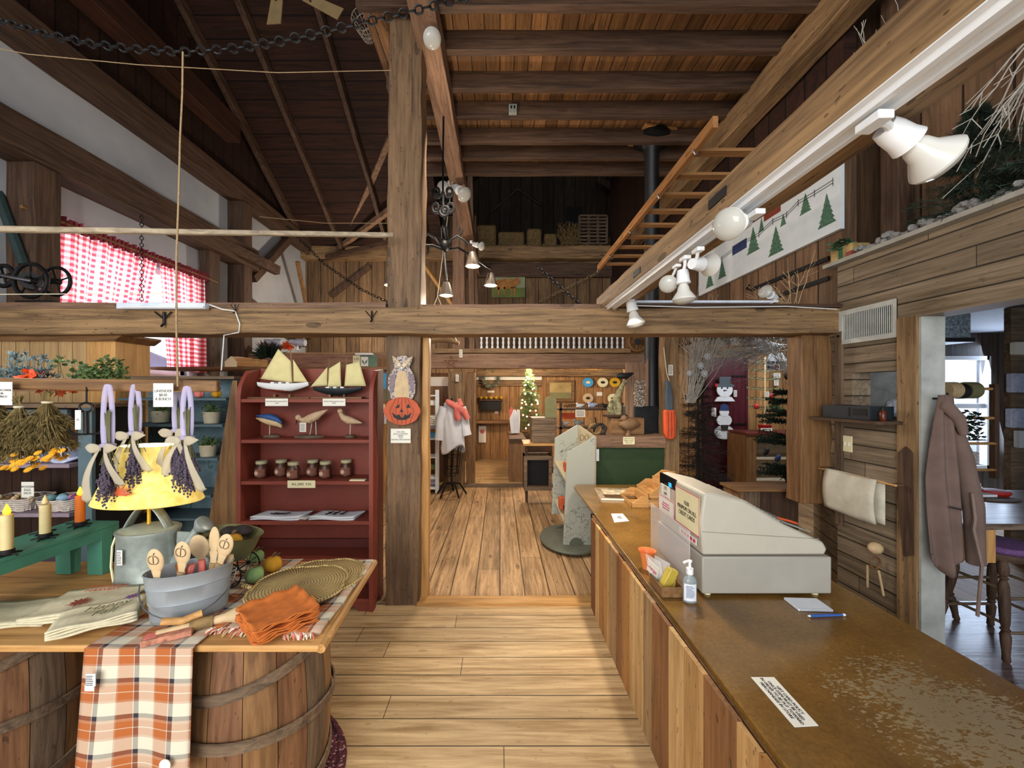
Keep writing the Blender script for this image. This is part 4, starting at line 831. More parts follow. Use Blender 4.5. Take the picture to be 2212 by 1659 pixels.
# lying spoon + wrapped spreader
lp = T('wooden_spoon', 'wooden spoon lying in front of the bucket wrapped in kraft paper', 'spoon', (-1.0, 1.2, TZ+.012), 'decorated wooden spoons')
q0, q1 = Vector((-1.03, 1.165, TZ+.02)), Vector((-.80, 1.30, TZ+.022)); MB().tube([q0, q0.lerp(q1, .4), q0.lerp(q1, .62), q0.lerp(q1, .78), q0.lerp(q1, .95), q1], [.012, .012, .014, .028, .026, .008], 12).build('spoon_body', 'skin', lp)
MB().tube([q0.lerp(q1, .30), q0.lerp(q1, .52)], .018, 10).build('paper_band', 'straw', lp); MB().obox(q0+Vector((.035, -.0, -.004)), (.12, .035, .018), (0, 0, R(28))).build('striped_handle', D('strh', plain('pink brown handle', 'a8705a', .8, vary=.5, scale=60)), lp, bevel=.003); MB().obox(q0+Vector((-.005, -.012, -.004)), (.03, .036, .02), (0, 0, R(28))).build('handle_end', 'pink', lp, bevel=.003)
# little cart of gourds
C0 = P(494, 1238, 1.53); C0.z = TZ+.007
ct = T('display_cart', 'small olive metal cart with spoked iron wheels holding fabric pumpkins', 'cart', C0)
pr = [(-.10, .05), (-.115, .085), (-.05, .115)]
mb = MB().lathe([(.045, .09), (.07, .094), (.092, .13), (.112, .185), (.119, .19), (.112, .187), (.088, .132), (.062, .1), (.001, .098)], (-.01, 0, 0), 28, sy=.72, rot=(0, R(6), 0)); mb.build('cart_tray', 'oliv', ct, local=True)
for s_ in (-.062, .05):
    mb = MB(); mb.tube([(.045+.045*math.cos(a), s_, .047+.045*math.sin(a)) for a in [2*math.pi*i/24 for i in range(24)]], .0028, 6, closed=True)
    for i in range(5): a = math.pi*i/5; mb.tube([(.045+.044*math.cos(a), s_, .047+.044*math.sin(a)), (.045-.044*math.cos(a), s_, .047-.044*math.sin(a))], .0014, 4)
    mb.tube([(.045, s_-.005, .047), (.045, s_+.005, .047)], .007, 8); mb.build('wheel', 'iron', ct, local=True)
MB().tube([(.045, -.06, .047), (.045, .05, .047)], .003, 6).tube([(.045, 0, .047), (-.09, 0, .04), (-.13, 0, .01)], .003, 6).build('axle', 'iron', ct, local=True)
def gourd(label, c, r, mat, n=7, leaf=True):
    c = Vector(c); t_ = T('fabric_pumpkin', label, 'pumpkin', c, 'fabric pumpkins by the cart')
    def f(u, v): a = 2*math.pi*u; b = math.pi*v; rr = r*(1-.13*abs(math.sin(n*a/2))**.5)*math.sin(b)**.8; return (rr*math.cos(a), rr*math.sin(a), r*.85-r*.85*math.cos(b)*.95)
    MB().grid(f, 40, 12).build('pumpkin_body', mat, t_, local=True)
    MB().tube([(0, 0, r*1.55), (.003, 0, r*1.9), (.012, 0, r*2.1)], [.006, .005, .004], 6).build('stem', 'brown_z', t_, local=True)
    if leaf: MB().add([(0, 0, r*1.65), (.02, -.01, r*2.0), (.035, 0, r*2.2), (.022, .012, r*1.8)], [(0, 1, 2, 3)]).build('felt_leaf', 'sage', t_, local=True)
grn = D('gpump', plain('green felt', '7f9a62', .95, vary=.15)); yel = D('ypump', plain('mustard felt', 'b8841e', .95, vary=.15))
gourd('light green fabric pumpkin in front beside the cart wheel', (-.953, 1.51, TZ+.007), .036, grn); gourd('mustard fabric pumpkin behind the front green one', (-.935, 1.60, TZ+.007), .038, yel); gourd('green fabric pumpkin farthest back beside the cart', (-1.05, 1.675, TZ+.007), .034, grn)
gourd('mustard fabric pumpkin inside the cart tray', (C0.x+.03, C0.y-.02, TZ+.135), .036, yel, leaf=False); tag(MB().ball((C0.x+.03, C0.y+.03, TZ+.19), (.045, .03, .022)).ball((C0.x-.02, C0.y+.03, TZ+.188), (.03, .03, .02)).build('pine_cone', 'dryfir'), 'dark pine cones heaped at the back of the cart tray', 'pine cone')
# placemats
t = NT('woven seagrass', .8); o_ = t.obj(); x = t.sep(o_); rad = t.math('SQRT', t.math('ADD', t.math('MULTIPLY', x[0], x[0]), t.math('MULTIPLY', x[1], x[1])))
r1 = t.math('SINE', t.math('MULTIPLY', rad, 620)); an = t.math('SINE', t.math('MULTIPLY', t.math('ARCTAN2', x[1], x[0]), 90))
h = t.math('MULTIPLY', t.math('ADD', r1, an), .5); c = t.ramp(t.math('MULTIPLY_ADD', h, .5, .5), [(.15, lin('7a6236')), (.6, lin('bda268')), (1, lin('d8c088'))]); t.color(c); t.bump(h, .8, .004); D('weave', t.m)
def placemat(label, c, r, z, rz_):
    t_ = T('woven_placemat', label, 'placemat', (c[0], c[1], z), 'woven pumpkin placemats'); t_.rotation_euler = (0, 0, rz_)
    def out(a): return 1-.10*abs(math.cos(2.0*a))**6*1.0
    vs = [(0, 0, .008)]; n = 72
    for k in (.5, 1): vs += [(r*k*out(a)*math.cos(a), r*k*out(a)*math.sin(a)*.94, .008) for a in [2*math.pi*i/n for i in range(n)]]
    fs = [(0, 1+i, 1+(i+1) % n) for i in range(n)]+[(1+i, 1+n+i, 1+n+(i+1) % n, 1+(i+1) % n) for i in range(n)]
    MB().add(vs, fs).build('mat_body', 'weave', t_, local=True, solid=.006)
    MB().tube([(r*out(a)*math.cos(a), r*out(a)*math.sin(a)*.94, .009) for a in [2*math.pi*i/n for i in range(n)]], .006, 7, closed=True).build('braided_rim', 'weave', t_, local=True)
    MB().tube([(-r*.95, 0, .01), (-r*1.1, .01, .012), (-r*1.25, .03, .01)], .008, 6).build('stalk', 'weave', t_, local=True)
placemat('lower woven seagrass pumpkin placemat peeking out at the back', (-.705, 1.535), .165, TZ+.012, R(10)); placemat('upper woven seagrass pumpkin placemat on the stack', (-.74, 1.435), .172, TZ+.026, R(8))
# folded plaid with tassels under the mats
fp = T('folded_plaid_throw', 'folded orange and cream plaid cloth with tassels at the table edge', 'cloth', (-.64, 1.42, TZ))
MB().grid(lambda u, v: (-.70+.15*u-.0*v, 1.19+.50*v, TZ+.006+.0035*math.sin(v*14)+.004*u), 6, 20, .2, .5).build('throw_cloth', 'plaid', fp, solid=.012)
MB().grid(lambda u, v: (-.90+.16*u, 1.215+.10*v, TZ+.008+.002*math.sin(u*14)), 8, 6, .2, .12).build('throw_corner', 'plaid', fp, solid=.006)
mb = MB()
for i in range(60):
    if i < 28: p = Vector((-.90+.012*(i % 14)*.9, 1.215-.004*(i % 3), TZ+.01)); e = p+Vector((rnd(-.015, .01), -rnd(.015, .035), -.006))
    else: p = Vector((-.66+.09*(i-28)/32, 1.19, TZ+.01)); e = p+Vector((rnd(-.01, .02), -rnd(.015, .03), -.005))
    mb.m = i % 3; mb.tube([p, p.lerp(e, .6)+Vector((0, 0, .004)), e], [.003, .003, .0015], 4)
    if i in (27, 59): mb.build('tassels', ['paper', 'pink', 'skin'], fp); mb = MB()
# rust napkins: square stack, corner to the viewer
t_ = T('napkin_stack', 'x', 'x', (0, 0, 0)); bpy.data.objects.remove(t_)
nc = Vector((-.705, 1.235, TZ+.02)); NL = ['lowest', 'second', 'third', 'fourth', 'fifth', 'sixth', 'seventh', 'top']
for k in range(8):
    m_ = Matrix.Rotation(R(45+rnd(-4, 4)+5), 3, 'Z'); s_ = .092+rnd(-.003, .003); ph_ = rnd(0, 6)
    def f(u, v):
        x = (u-.5)*2*s_; y = (v-.5)*2*s_; ed = max(abs(u-.5), abs(v-.5))*2; q = m_ @ Vector((x, y, 0)); q.z = k*.0052+.004*math.sin(u*16+ph_)*ed**3+.004*math.sin(v*15+ph_)*ed**3+(.012*k/7)*(ed**4); return nc+q
    tag(MB().grid(f, 18, 18).build('cloth_napkin', 'rustl', solid=.0034), ('rust orange linen napkin, %s of the stack counted from below' % NL[k]) if k < 7 else 'rust orange linen napkin on top of its stack', 'napkin', 'rust linen napkins stacked on the table')
# cream linen towels
def towel(label, c, w_, h_, rz_, z, lay, seed):
    t_ = T('linen_towel', label, 'towel', (c[0], c[1], z), 'cream autumn towels on the table'); t_.rotation_euler = (0, 0, rz_)
    for k in range(lay): MB().grid(lambda u, v: ((u-.5)*w_, (v-.5)*h_, .004+k*.007+.003*math.sin(u*9+seed+k)+.002*math.sin(v*11+k)), 16, 12).build('folded_layer', D('linen', plain('cream linen', 'cfc6a8', .95, vary=.1, scale=60)) if 'linen' not in MATS else 'linen', t_, local=True, solid=.005)
    return t_, .004+lay*.007
def maple(mb, c, r, z, rot=0):
    pts = []
    for i in range(22):
        a = 2*math.pi*i/22+rot; rr = r*(1 if i % 2 == 0 else .55)*(1 if i % 4 == 0 else .85); pts.append((c[0]+rr*math.cos(a), c[1]+rr*math.sin(a), z))
    return mb.prism(pts, (0, 0, .0008))
towel('cream towel farthest left under the others', (-1.62, 1.30), .30, .17, R(8), TZ, 2, 1)
t1, z1 = towel('cream towel with a red plaid maple leaf', (-1.40, 1.33), .26, .19, R(10), TZ+.016, 3, 2)
maple(MB(), (-.01, -.03), .034, z1+.0045, .3).build('red_leaf_print', 'redp', t1, local=True); text('THANKFUL\nHARVEST', (.0, .065, z1+.005), .026, 'pump', t1, (0, 0, 0), local=True)
t2, z2 = towel('cream Happy Fall towel at the front near the bucket', (-1.27, 1.235), .20, .13, R(32), TZ+.022, 4, 3)
text('Happy\nFall', (.015, -.01, z2+.006), .042, 'stemg', t2, (0, 0, 0), local=True, shear=.3); maple(MB(), (-.035+.10, .045), .022, z2+.006).build('purple_pumpkin_print', 'purple', t2, local=True)
# ================================================================ LEFT BACKGROUND
def curtain(label, y0, y1, top0, top1, z0, xoff, gather, ph):
    t_ = T('gingham_curtain', label, 'curtain', (XL+.12, (y0+y1)/2, z0))
    def f(u, v):
        y = y0+(y1-y0)*u; 
        if gather: y += gather*(v-1)**2*0
        return (XL+.13+xoff+(.022*math.sin(u*46+ph)+.02*math.sin(u*27+1+v))*(1.1-v*.5), y+(.0 if v > .99 else gather*(1-v)*(u if ph == 0 else 1-u)), z0+(top0+(top1-top0)*u-z0)*v)
    MB().grid(f, 90, 12, 1.0, 1.3).build('curtain_panel', 'gingham', t_)
    mb = MB(); mb.grid(lambda u, v: (XL+.15+.03*math.sin(u*150+ph), y0+(y1-y0)*u, 2.98+.09*v+.012*math.sin(u*90)), 140, 2, 1, .1); mb.build('ruffle', D('ruffle', plain('red ruffle', '8a3038', .9, vary=.3, scale=50)) if 'ruffle' not in MATS else 'ruffle', t_)
t = NT('red gingham', .9); uv = t.sep(t.uv())
fa = t.math('LESS_THAN', t.math('FRACT', t.math('MULTIPLY', uv[0], 19)), .5); fb = t.math('LESS_THAN', t.math('FRACT', t.math('MULTIPLY', uv[1], 17)), .5)
sm = t.math('MULTIPLY', t.math('ADD', fa, fb), .5); c = t.ramp(sm, [(0, lin('f4e6e6')), (.5, lin('dc8486')), (1, lin('b83e48'))])
tr = t.n('ShaderNodeBsdfTranslucent'); di = t.n('ShaderNodeBsdfDiffuse'); mx = t.n('ShaderNodeMixShader'); t.put(tr.inputs[0], c); t.put(di.inputs[0], c); mx.inputs[0].default_value = .5
t.t.links.new(di.outputs[0], mx.inputs[1]); t.t.links.new(tr.outputs[0], mx.inputs[2]); t.t.links.new(mx.outputs[0], t.t.nodes['Material Output'].inputs[0]); D('gingham', t.m)
curtain('left red gingham curtain panel glowing in the window', 3.42, 4.50, 3.0, 3.0, 1.75, 0, -.26, 0)
curtain('right red gingham curtain panel glowing in the window', 4.52, 5.24, 3.0, 3.0, 1.75, 0, .10, 2)
tag(MB().tube([(XL+.16, 3.2, 3.02), (XL+.16, 5.42, 3.02)], .016, 8).build('curtain_rod', 'brown_y'), 'dark wooden rod above the gingham curtains', 'curtain rod')
um = T('patio_umbrella', 'navy patio umbrella outside the left window', 'umbrella', (-5.6, 5.4, 0)); MB().lathe([(1.1, 1.75), (.02, 2.25), (.001, 2.26)], (-5.9, 6.2, 0), 8).build('canopy', D('navy', plain('navy canvas', '2c3c66', .8)), um); MB().tube([(-5.9, 6.2, 0), (-5.9, 6.2, 2.2)], .03, 8).build('pole', 'white', um)
S(MB().box(-14, XL-.15, -3, 14, -.1, -.02).build('trim_7', plain('pale gravel', 'c9c4b8', .9)))
S(MB().box(4.9, 14, 6.3, 20, -.1, -.02).build('trim_8', plain('pale gravel outside', 'c9ccd0', .9)))
# pine hutch behind the herb rail
ht = T('pine_hutch', 'tall honey pine hutch standing behind the hanging herbs', 'cupboard', (-3.0, 2.75, 0)); HZ = 1.885
MB().box(-4.0, -2.9, 2.73, 3.0, 0, HZ).build('hutch_body', D('hutch', wood('hutch boards', '967650', 'b69668', 2, .5, tone=.15, plank=(0, .1), gap=.02, spots=.5, pvar=.15)), ht)
MB().box(-2.9, -2.7, 2.73, 3.0, 0, HZ).build('hutch_side', 'pine_z', ht)
MB().prism([(-4.0, 2.70, HZ-.035), (-2.68, 2.70, HZ-.035), (-2.63, 2.70, HZ), (-2.63, 2.70, HZ+.014), (-4.0, 2.70, HZ+.014)], (0, .32, 0)).build('cornice', 'brown_x', ht)
# blue-grey shelf unit at the left
su = T('display_shelf', 'blue grey painted shelf unit with dark board back at left', 'shelf', (-2.9, 2.3, 0)); uy = 2.12
MB().box(-2.30, -2.225, uy, uy+.02, 0, 1.42).build('upright', 'blueg', su); MB().box(-2.29, -2.23, uy+.02, uy+.3, 0, 1.41).build('end_panel', 'black', su); MB().box(-3.6, -3.5, uy, uy+.3, 0, 1.42).build('upright', 'blueg', su)
MB().box(-3.6, -2.21, uy-.02, uy+.3, 1.41, 1.43).build('top_board', 'grey_x', su); MB().box(-3.5, -2.36, uy, uy+.02, 1.33, 1.40).build('top_rail', 'blueg', su)
MB().box(-3.5, -2.36, uy+.27, uy+.3, 0, 1.4).build('back_panel', D('dbk', wood('dark shelf back', '281810', '3f2818', 2, .6, plank=(0, .12), gap=.03, pvar=.2)), su)
for z in (1.10, .83, .5): MB().box(-3.5, -2.36, uy+.01, uy+.27, z-.02, z).build('shelf_board', D('lshelf', plain('lilac shelf', '8a7a86', .6)) if 'lshelf' not in MATS else 'lshelf', su)
for k, (a, b, y) in enumerate(((-3.0, -2.78, .03), (-2.76, -2.56, .05), (-2.54, -2.38, .04))):
    mb = MB().grid(lambda u, v: (a+(b-a)*u, uy+y+.18*v, 1.115+.014*math.sin(u*5+k)+.012*v), 10, 4); tag(mb.build('folded_textile', D('lcl', plain('pale blue cloth', 'b4bcd8', .8, vary=.2, scale=30)) if 'lcl' not in MATS else 'lcl', solid=.012), ['pale printed cloth at the left of the blue shelf', 'pale printed cloth in the middle of the blue shelf', 'pale printed cloth at the right of the blue shelf'][k], 'cloth')
tag(MB().box(-2.55, -2.46, uy+.1, uy+.2, 1.102, 1.18).build('gift_box', 'lcl'), 'small pale box on the blue shelf under the yellow flowers', 'box')
def basket(name, label, x0, x1, y0, y1, z, h, mat, rows=6):
    t_ = T(name, label, 'basket', ((x0+x1)/2, (y0+y1)/2, z)); c = ((x0+x1)/2, (y0+y1)/2)
    def ring(f, zz, n=40): return [(c[0]+(x1-x0)/2*f*max(-1, min(1, 1.25*math.cos(a))), c[1]+(y1-y0)/2*f*max(-1, min(1, 1.25*math.sin(a))), zz+.003*(math.cos(a*10)>0)) for a in [2*math.pi*i/n for i in range(n)]]
    mb = MB()
    for k in range(rows): mb.tube(ring(.86+.14*k/rows, z+.006+h*k/(rows-1)), h/rows*.55, 5, closed=True)
    for a in range(24): an = a*math.pi/12; q = (c[0]+(x1-x0)/2*.9*max(-1, min(1, 1.25*math.cos(an))), c[1]+(y1-y0)/2*.9*max(-1, min(1, 1.25*math.sin(an)))); mb.tube([(q[0], q[1], z+.004), (q[0], q[1], z+h)], .004, 4)
    mb.add(ring(.84, z+.004), [tuple(range(40))]); mb.build('woven_sides', mat, t_)
    return t_
basket('wicker_basket', 'brown and white wicker basket of wooden eggs at left', -2.88, -2.62, uy+.02, uy+.2, .83, .06, 'wicker'); basket('wicker_basket', 'long white wicker basket of pastel yarn', -2.58, -2.375, uy+.02, uy+.22, .83, .055, 'wicker')
for k in range(16): tag(MB().ball((-2.87+.016*k, uy+.06+.04*(k % 3), .885+.008*(k % 2)), (.013, .013, .018)).build('wooden_egg', 'skin' if k % 2 else 'brown_x'), 'small pale wooden egg heaped in the brown and white basket' if k % 2 else 'small brown wooden egg heaped in the brown and white basket', 'egg', 'eggs in the left basket')
PC = [('pale teal', '6f9a9a'), ('mint green', '7ab09a'), ('pale blue', '8fb0c8'), ('rose pink', 'c87a80'), ('violet', '6a4a80'), ('cream', 'cfc4b0')]
for k, (n_, h_) in enumerate(PC): tag(MB().ball((-2.56+.033*k, uy+.10+.03*(k % 2), .89), (.022, .03, .02), rot=(0, 0, k)).build('yarn_ball', plain('yarn '+n_, h_, .95, vary=.2, scale=60)), n_+' yarn ball in the long white basket', 'yarn')
card('price_card', 'tilted white card standing behind the basket of eggs', 46, 1041, 73, 1076, 2.2, 'WOODEN\nEGGS\nEACH', .018)
# mural back shelf with tapering side
mu = T('mural_shelf', 'leaning shelf with a painted blue garden back and wedge side board', 'shelf', (-2.3, 2.95, 0)); my = 2.72
t = NT('painted garden mural', .6); n = t.noise(t.pos(), 7, 5); c = t.ramp(n, [(.35, lin('4e646c')), (.62, lin('76909a'))]); tree = t.math('GREATER_THAN', t.noise(t.pos(), 11, 6, .7), .60); c = t.mix(t.math('MULTIPLY', tree, .8), c, lin('2f5a58')); t.color(c); D('mural', t.m)
MB().box(-2.68, -1.90, my+.24, my+.26, 0, 1.60).build('back_panel', 'mural', mu)
pr = [(P(x, y, my)) for x, y in ((502, 822), (512, 822), (512, 1190), (446, 1190), (452, 1120))]
MB().prism(pr, (0, .26, 0)).build('side_board', 'brown_z', mu)
MB().box(-2.68, -1.86, my, my+.26, 1.585, 1.605).build('top_board', 'grey_x', mu)
for px, y, x0 in ((488, 860, -2.67), (480, 917, -2.67), (470, 990, -2.6), (455, 1070, -2.6), (448, 1120, -2.6)): q = P(px, y, my); MB().box(x0, q.x, my, my+.24, q.z-.016, q.z).build('shelf_board', 'blueg', mu)
def pot(label, px, y, w_, group='potted plants on the mural shelf', leafm='leaf'):
    q = P(px, y, my+.1); t_ = T('potted_plant', label, 'plant', q, group); r_ = w_*my/F/2
    MB().lathe([(r_*.85, 0), (r_*.98, r_*.9), (r_, r_*1.5), (r_*.9, r_*1.5), (r_*.85, r_*1.3), (.001, r_*1.3)], n=18).build('pot', 'cream' if False else D('potc', plain('stone pot', 'b3a890', .8)) if 'potc' not in MATS else 'potc', t_, local=True)
    mb = MB(); blades(mb, (0, 0, r_*1.3), 60, r_*1.5, (0, 0, .7), 1.2, .005); leaves(mb, (0, 0, r_*1.9), (r_, r_, r_*.6), 80, .018); mb.build('leaves', leafm, t_, local=True)
pot('stone pot with small green leaves beside the lavender card', 347, 912, 34); pot('stone pot with a tag on the middle shelf', 458, 914, 34); pot('lowest stone pot half hidden by the lampshade', 450, 985, 34)
for x, l, m_ in ((430, 'small coral felt pumpkin on the top mural shelf', 'pink'), (468, 'small yellow felt pumpkin on the top mural shelf', 'ypump')): q = P(x, 858, my+.08); q.z = P(0, 860, my).z; gourd(l, q, .034, m_); 
# greenery on the ledge behind the rail
shf = tag(MB().box(-2.9, -1.9, 1.7, 1.85, 1.50, 1.52).build('ledge_board', 'brown_x'), 'brown ledge behind the hanging rail holding greenery', 'board')
q = P(40, 815, 1.78); mb = MB(); t_ = T('greenery_bunch', 'spiky blue sage greenery at the left edge', 'plant', (q.x, 1.78, 1.52))
for _ in range(60): s_ = Vector((q.x+rnd(-.13, .12), 1.78+rnd(-.04, .04), 1.52)); d = Vector((rnd(-.8, 1.2), rnd(-.3, .3), 1)).normalized()*rnd(.05, .15); mb.tube([s_, s_+d], .0015, 3); blades(mb, s_+d*.5, 12, .03, d, .9, .003); blades(mb, s_+d, 10, .03, d, .9, .003)
mb.build('leaves', 'sage', t_)
q = P(208, 815, 1.78); mb = MB(); t_ = T('greenery_bunch', 'leafy green sprigs in the middle of the ledge', 'plant', (q.x, 1.78, 1.52))
for _ in range(50): s_ = Vector((q.x+rnd(-.11, .11), 1.78+rnd(-.04, .04), 1.52)); d = Vector((rnd(-.3, .3), rnd(-.3, .3), 1)).normalized()*rnd(.03, .10)*(.5+abs(s_.x-q.x)*8); mb.tube([s_, s_+d], .0015, 3); leaves(mb, s_+d, (.02, .02, .02), 14, .022)
mb.build('leaves', 'leaf', t_)
mb = MB(); leaves(mb, P(72, 812, 1.75), (.03, .02, .015), 60, .03); tag(mb.build('orange_blossoms', 'orange'), 'orange dried blossoms poking over the rail', 'dried flowers')
mb = MB(); leaves(mb, P(118, 842, 1.62), (.06, .02, .012), 50, .03); tag(mb.build('dried_leaves', 'pump'), 'rusty dried leaves hanging behind the rail', 'dried leaves')
# framed photo, white light heads, etc beyond the crossbeam
fr = T('framed_picture', 'dark framed black and white picture beside the curtain', 'picture', (XL+.2, 5.6, 1.75)); a = P(410, 748, 5.35); b = P(464, 802, 5.35)
MB().box(a.x, b.x, 5.33, 5.36, b.z, a.z).build('frame', 'dark_x', fr); MB().box(a.x+.05, b.x-.05, 5.32, 5.332, b.z+.06, a.z-.05).build('print', D('bwp', plain('dark photo print', '3c3838', .4, vary=.8, scale=9)), fr)
MB().ball((a.x+.13, 5.318, a.z-.13), (.03, .004, .04)).build('pale_figure', 'cloth', fr)
def lighthead(label, px, py, Y, s_=1):
    q = P(px, py, Y); t_ = T('clip_spotlight', label, 'spotlight', q, 'white spotlights on the back beam')
    MB().lathe([(.035*s_, 0), (.04*s_, .02), (.04*s_, .08), (.055*s_, .12), (.06*s_, .2), (.05*s_, .24), (.001, .24)], (-.12*s_, 0, .1*s_), 16, rot=(0, R(95), 0)).build('lamp_head', D('grl', plain('grey white lamp', 'aab0bc', .4)) if 'grl' not in MATS else 'grl', t_, local=True)
    MB().tube([(0, 0, .08*s_), (0, 0, -.03)], .014, 8).tube([(0, 0, -.035), (0, 0, -.02)], .04, 8).build('stem', 'white', t_, local=True)
lighthead('left white spotlight standing on the back beam', 592, 752, 6.0); lighthead('right white spotlight standing on the back beam', 643, 752, 6.0)
mb = MB(); q = P(560, 800, 4.6); blades(mb, P(580, 772, 4.6), 240, .22, (0, 0, .3), 1.2, .012); mb.build('x', 'dryfir') if False else tag(mb.build('dark_wreath', 'fir'), 'dark bushy evergreen bundle behind the left boat sail', 'greenery')
mb = MB(); leaves(mb, P(603, 748, 6.1), (.22, .05, .03), 120, .08); tag(mb.build('red_ribbon_heap', 'orange'), 'red curled ribbon heaped on the back beam', 'ribbon')
gs = T('green_sign', 'small green sign with a white leaf emblem above the cabinet', 'sign', P(790, 795, 4.4)); a = P(763, 768, 4.4); b = P(813, 792, 4.4); MB().box(a.x, b.x, 4.4, 4.42, b.z, a.z).build('board', D('sgn', plain('sage sign', '5f7a68', .6)), gs); MB().box(a.x, a.x+.08, 4.39, 4.4, b.z, a.z).build('price_label', 'cream', gs); text('2.50', (a.x+.04, 4.388, a.z-.04), .035, parent=gs)
e = MB().box(a.x+.09, a.x+.17, 4.39, 4.4, b.z+.005, a.z-.015).build('emblem', 'paper', gs)
mk = MB()
for s_ in (-1, 1): mk.pxp([(787.5, 787), (787.5+s_*2, 780), (787.5+s_*6, 776), (787.5+s_*5, 783)][::s_], 4.385, .003)
mk.build('leaf_mark', 'sgn', gs)
MB().box(P(770, 0, 4.4).x, P(806, 0, 4.4).x, 4.36, 4.42, a.z+.005, a.z+.025).build('white_cap', 'white', gs)
# support: long shelf behind the cabinet holding the sign and loaf baskets
mb = MB().box(-3.9, -1.2, 4.3, 4.75, 1.74, 1.77); tag(mb.build('wall_shelf', 'brown_x'), 'long brown shelf behind the red cabinet', 'shelf')
for k, (px, l) in enumerate(((505, 'small white model house at the left end of the back shelf'),)):
    q = P(px, 812, 4.5); mb = MB().box(q.x-.07, q.x+.07, 4.45, 4.55, 1.77, 1.83).prism([(q.x-.08, 4.45, 1.83), (q.x+.08, 4.45, 1.83), (q.x, 4.45, 1.90)], (0, .1, 0)); tag(mb.build('model_house', 'cream'), l, 'model house')
bx = P(538, 812, 4.5); tag(MB().obox((bx.x, 4.55, 1.83), (.26, .2, .11), (0, R(6), 0)).build('wooden_crate', 'pine_x', bevel=.01), 'tan wooden box beside the small model house', 'box')
# iron machine on the ledge, wheel, tube lamp, hooks
mc = T('iron_wheel_machine', 'black cast iron hand crank wheels resting on the left of the crossbeam', 'machine', P(80, 640, 2.85))
def wheel(parent, px, py, r_px, Y, tk=.02, sp=5, name='wheel', mat='iron', tilt=0):
    c = P(px, py, Y); r_ = r_px*Y/F; mb = MB(); mb.tube([c+Vector((r_*math.cos(a), tilt*r_*math.cos(a), r_*math.sin(a))) for a in [2*math.pi*i/32 for i in range(32)]], tk, 8, closed=True)
    for i in range(sp): a = 2*math.pi*i/sp+.3; mb.tube([c, c+Vector((r_*math.cos(a), tilt*r_*math.cos(a), r_*math.sin(a)))], tk*.5, 5)
    mb.tube([c-Vector((0, tk*1.6, 0)), c+Vector((0, tk*1.6, 0))], r_*.22, 14); return mb.build(name, mat, parent)
wheel(mc, 66, 606, 36, 2.78, .014, 5); wheel(mc, 122, 608, 30, 2.92, .012, 4); wheel(mc, 8, 596, 22, 2.8, .016, 4)
MB().tube([P(66, 606, 2.76), P(30, 600, 2.72), P(-10, 592, 2.7)], .012, 8).build('crank_arm', 'steel', mc); MB().tube([P(66, 606, 2.78), P(70, 612, 2.95)], .06, 16).build('drum', 'iron', mc); MB().box(P(40, 0, 2.8).x, P(120, 0, 2.8).x, 2.78, 2.95, 2.12, 2.15).build('base', 'iron', mc)
mb = MB().tube([P(-10, 400, 3.2), P(26, 500, 3.2), P(52, 572, 3.2)], .035, 8); tag(mb.build('slanted_pole', D('tealp', plain('dark teal pole', '2c3c3c', .5))), 'dark teal pole slanting above the iron wheels', 'pole')
tl = T('tube_lamp', 'white tube light fixed along the crossbeam', 'lamp', P(354, 670, 2.6)); a = P(257, 655, 2.58); b = P(447, 668, 2.58); MB().box(a.x, b.x, 2.56, 2.60, b.z, a.z).build('housing', D('tubew', plain('bluish white plastic', 'cdd8e8', .4)), tl, bevel=.004); MB().tube([P(262, 663, 2.555), P(440, 663, 2.555)], .006, 8).build('tube', 'white', tl)
def hook(label, px, py, Y=2.6, s_=1, group=None):
    q = P(px, py, Y); t_ = T('iron_hook', label, 'hook', q); MB().tube([q+Vector((0, 0, .02)), q-Vector((0, 0, .06*s_)), q+Vector((0, -.02, -.08*s_))], .008*s_, 6).tube([q+Vector((-.06*s_, 0, .02)), q+Vector((0, 0, -.03)), q+Vector((.05*s_, 0, .02))], .005*s_, 5).build('hook_body', 'iron', t_)
hook('black forked iron hook under the tube light', 354, 680); hook('black iron hook on the crossbeam left of the post', 803, 678, s_=.7); hook('small dark hook by the white cable on the crossbeam', 508, 664, s_=.5)
wr = T('iron_hoop', 'thin iron half hoop hanging beside the big post', 'hoop', P(845, 740, 5)); MB().tube([P(850+14*math.cos(a)*-1, 742+16*math.sin(a), 8.15) for a in [math.pi*(-.5+i/12) for i in range(13)]], .008, 5).tube([P(836, 742, 8.15), P(862, 735, 8.15)], .006, 5).build('hoop_ring', 'iron', wr)
# wire baskets on loft edge, ceiling fan blades
wb = T('wire_basket', 'white wire basket hanging beside the loft edge', 'basket', P(785, 60, 3.2))
mb = MB(); c = P(785, 40, 3.2); ax_ = Vector((.35, 0, -.9)).normalized(); u_ = ax_.orthogonal().normalized(); v_ = ax_.cross(u_)
for k in range(4): r_ = .10-.012*k; mb.tube([c+ax_*(.05*k)+(u_*math.cos(a)+v_*math.sin(a))*r_ for a in [2*math.pi*i/24 for i in range(24)]], .0022, 4, closed=True)
for i in range(20): a = 2*math.pi*i/20; mb.tube([c+(u_*math.cos(a)+v_*math.sin(a))*.1, c+ax_*.17+(u_*math.cos(a)+v_*math.sin(a))*.06, c+ax_*.17+(u_*math.cos(a)+v_*math.sin(a))*.008], .0016, 4)
mb.build('wire_frame', D('wirew', plain('pale wire', 'a39684', .5)), wb); MB().tube([c, c+Vector((.05, 0, .35))], .003, 4).build('hanging_wire', 'wirew', wb)
fn = T('ceiling_fan', 'ceiling fan with pale wooden blades at the top edge', 'fan', P(640, -40, 3.6))
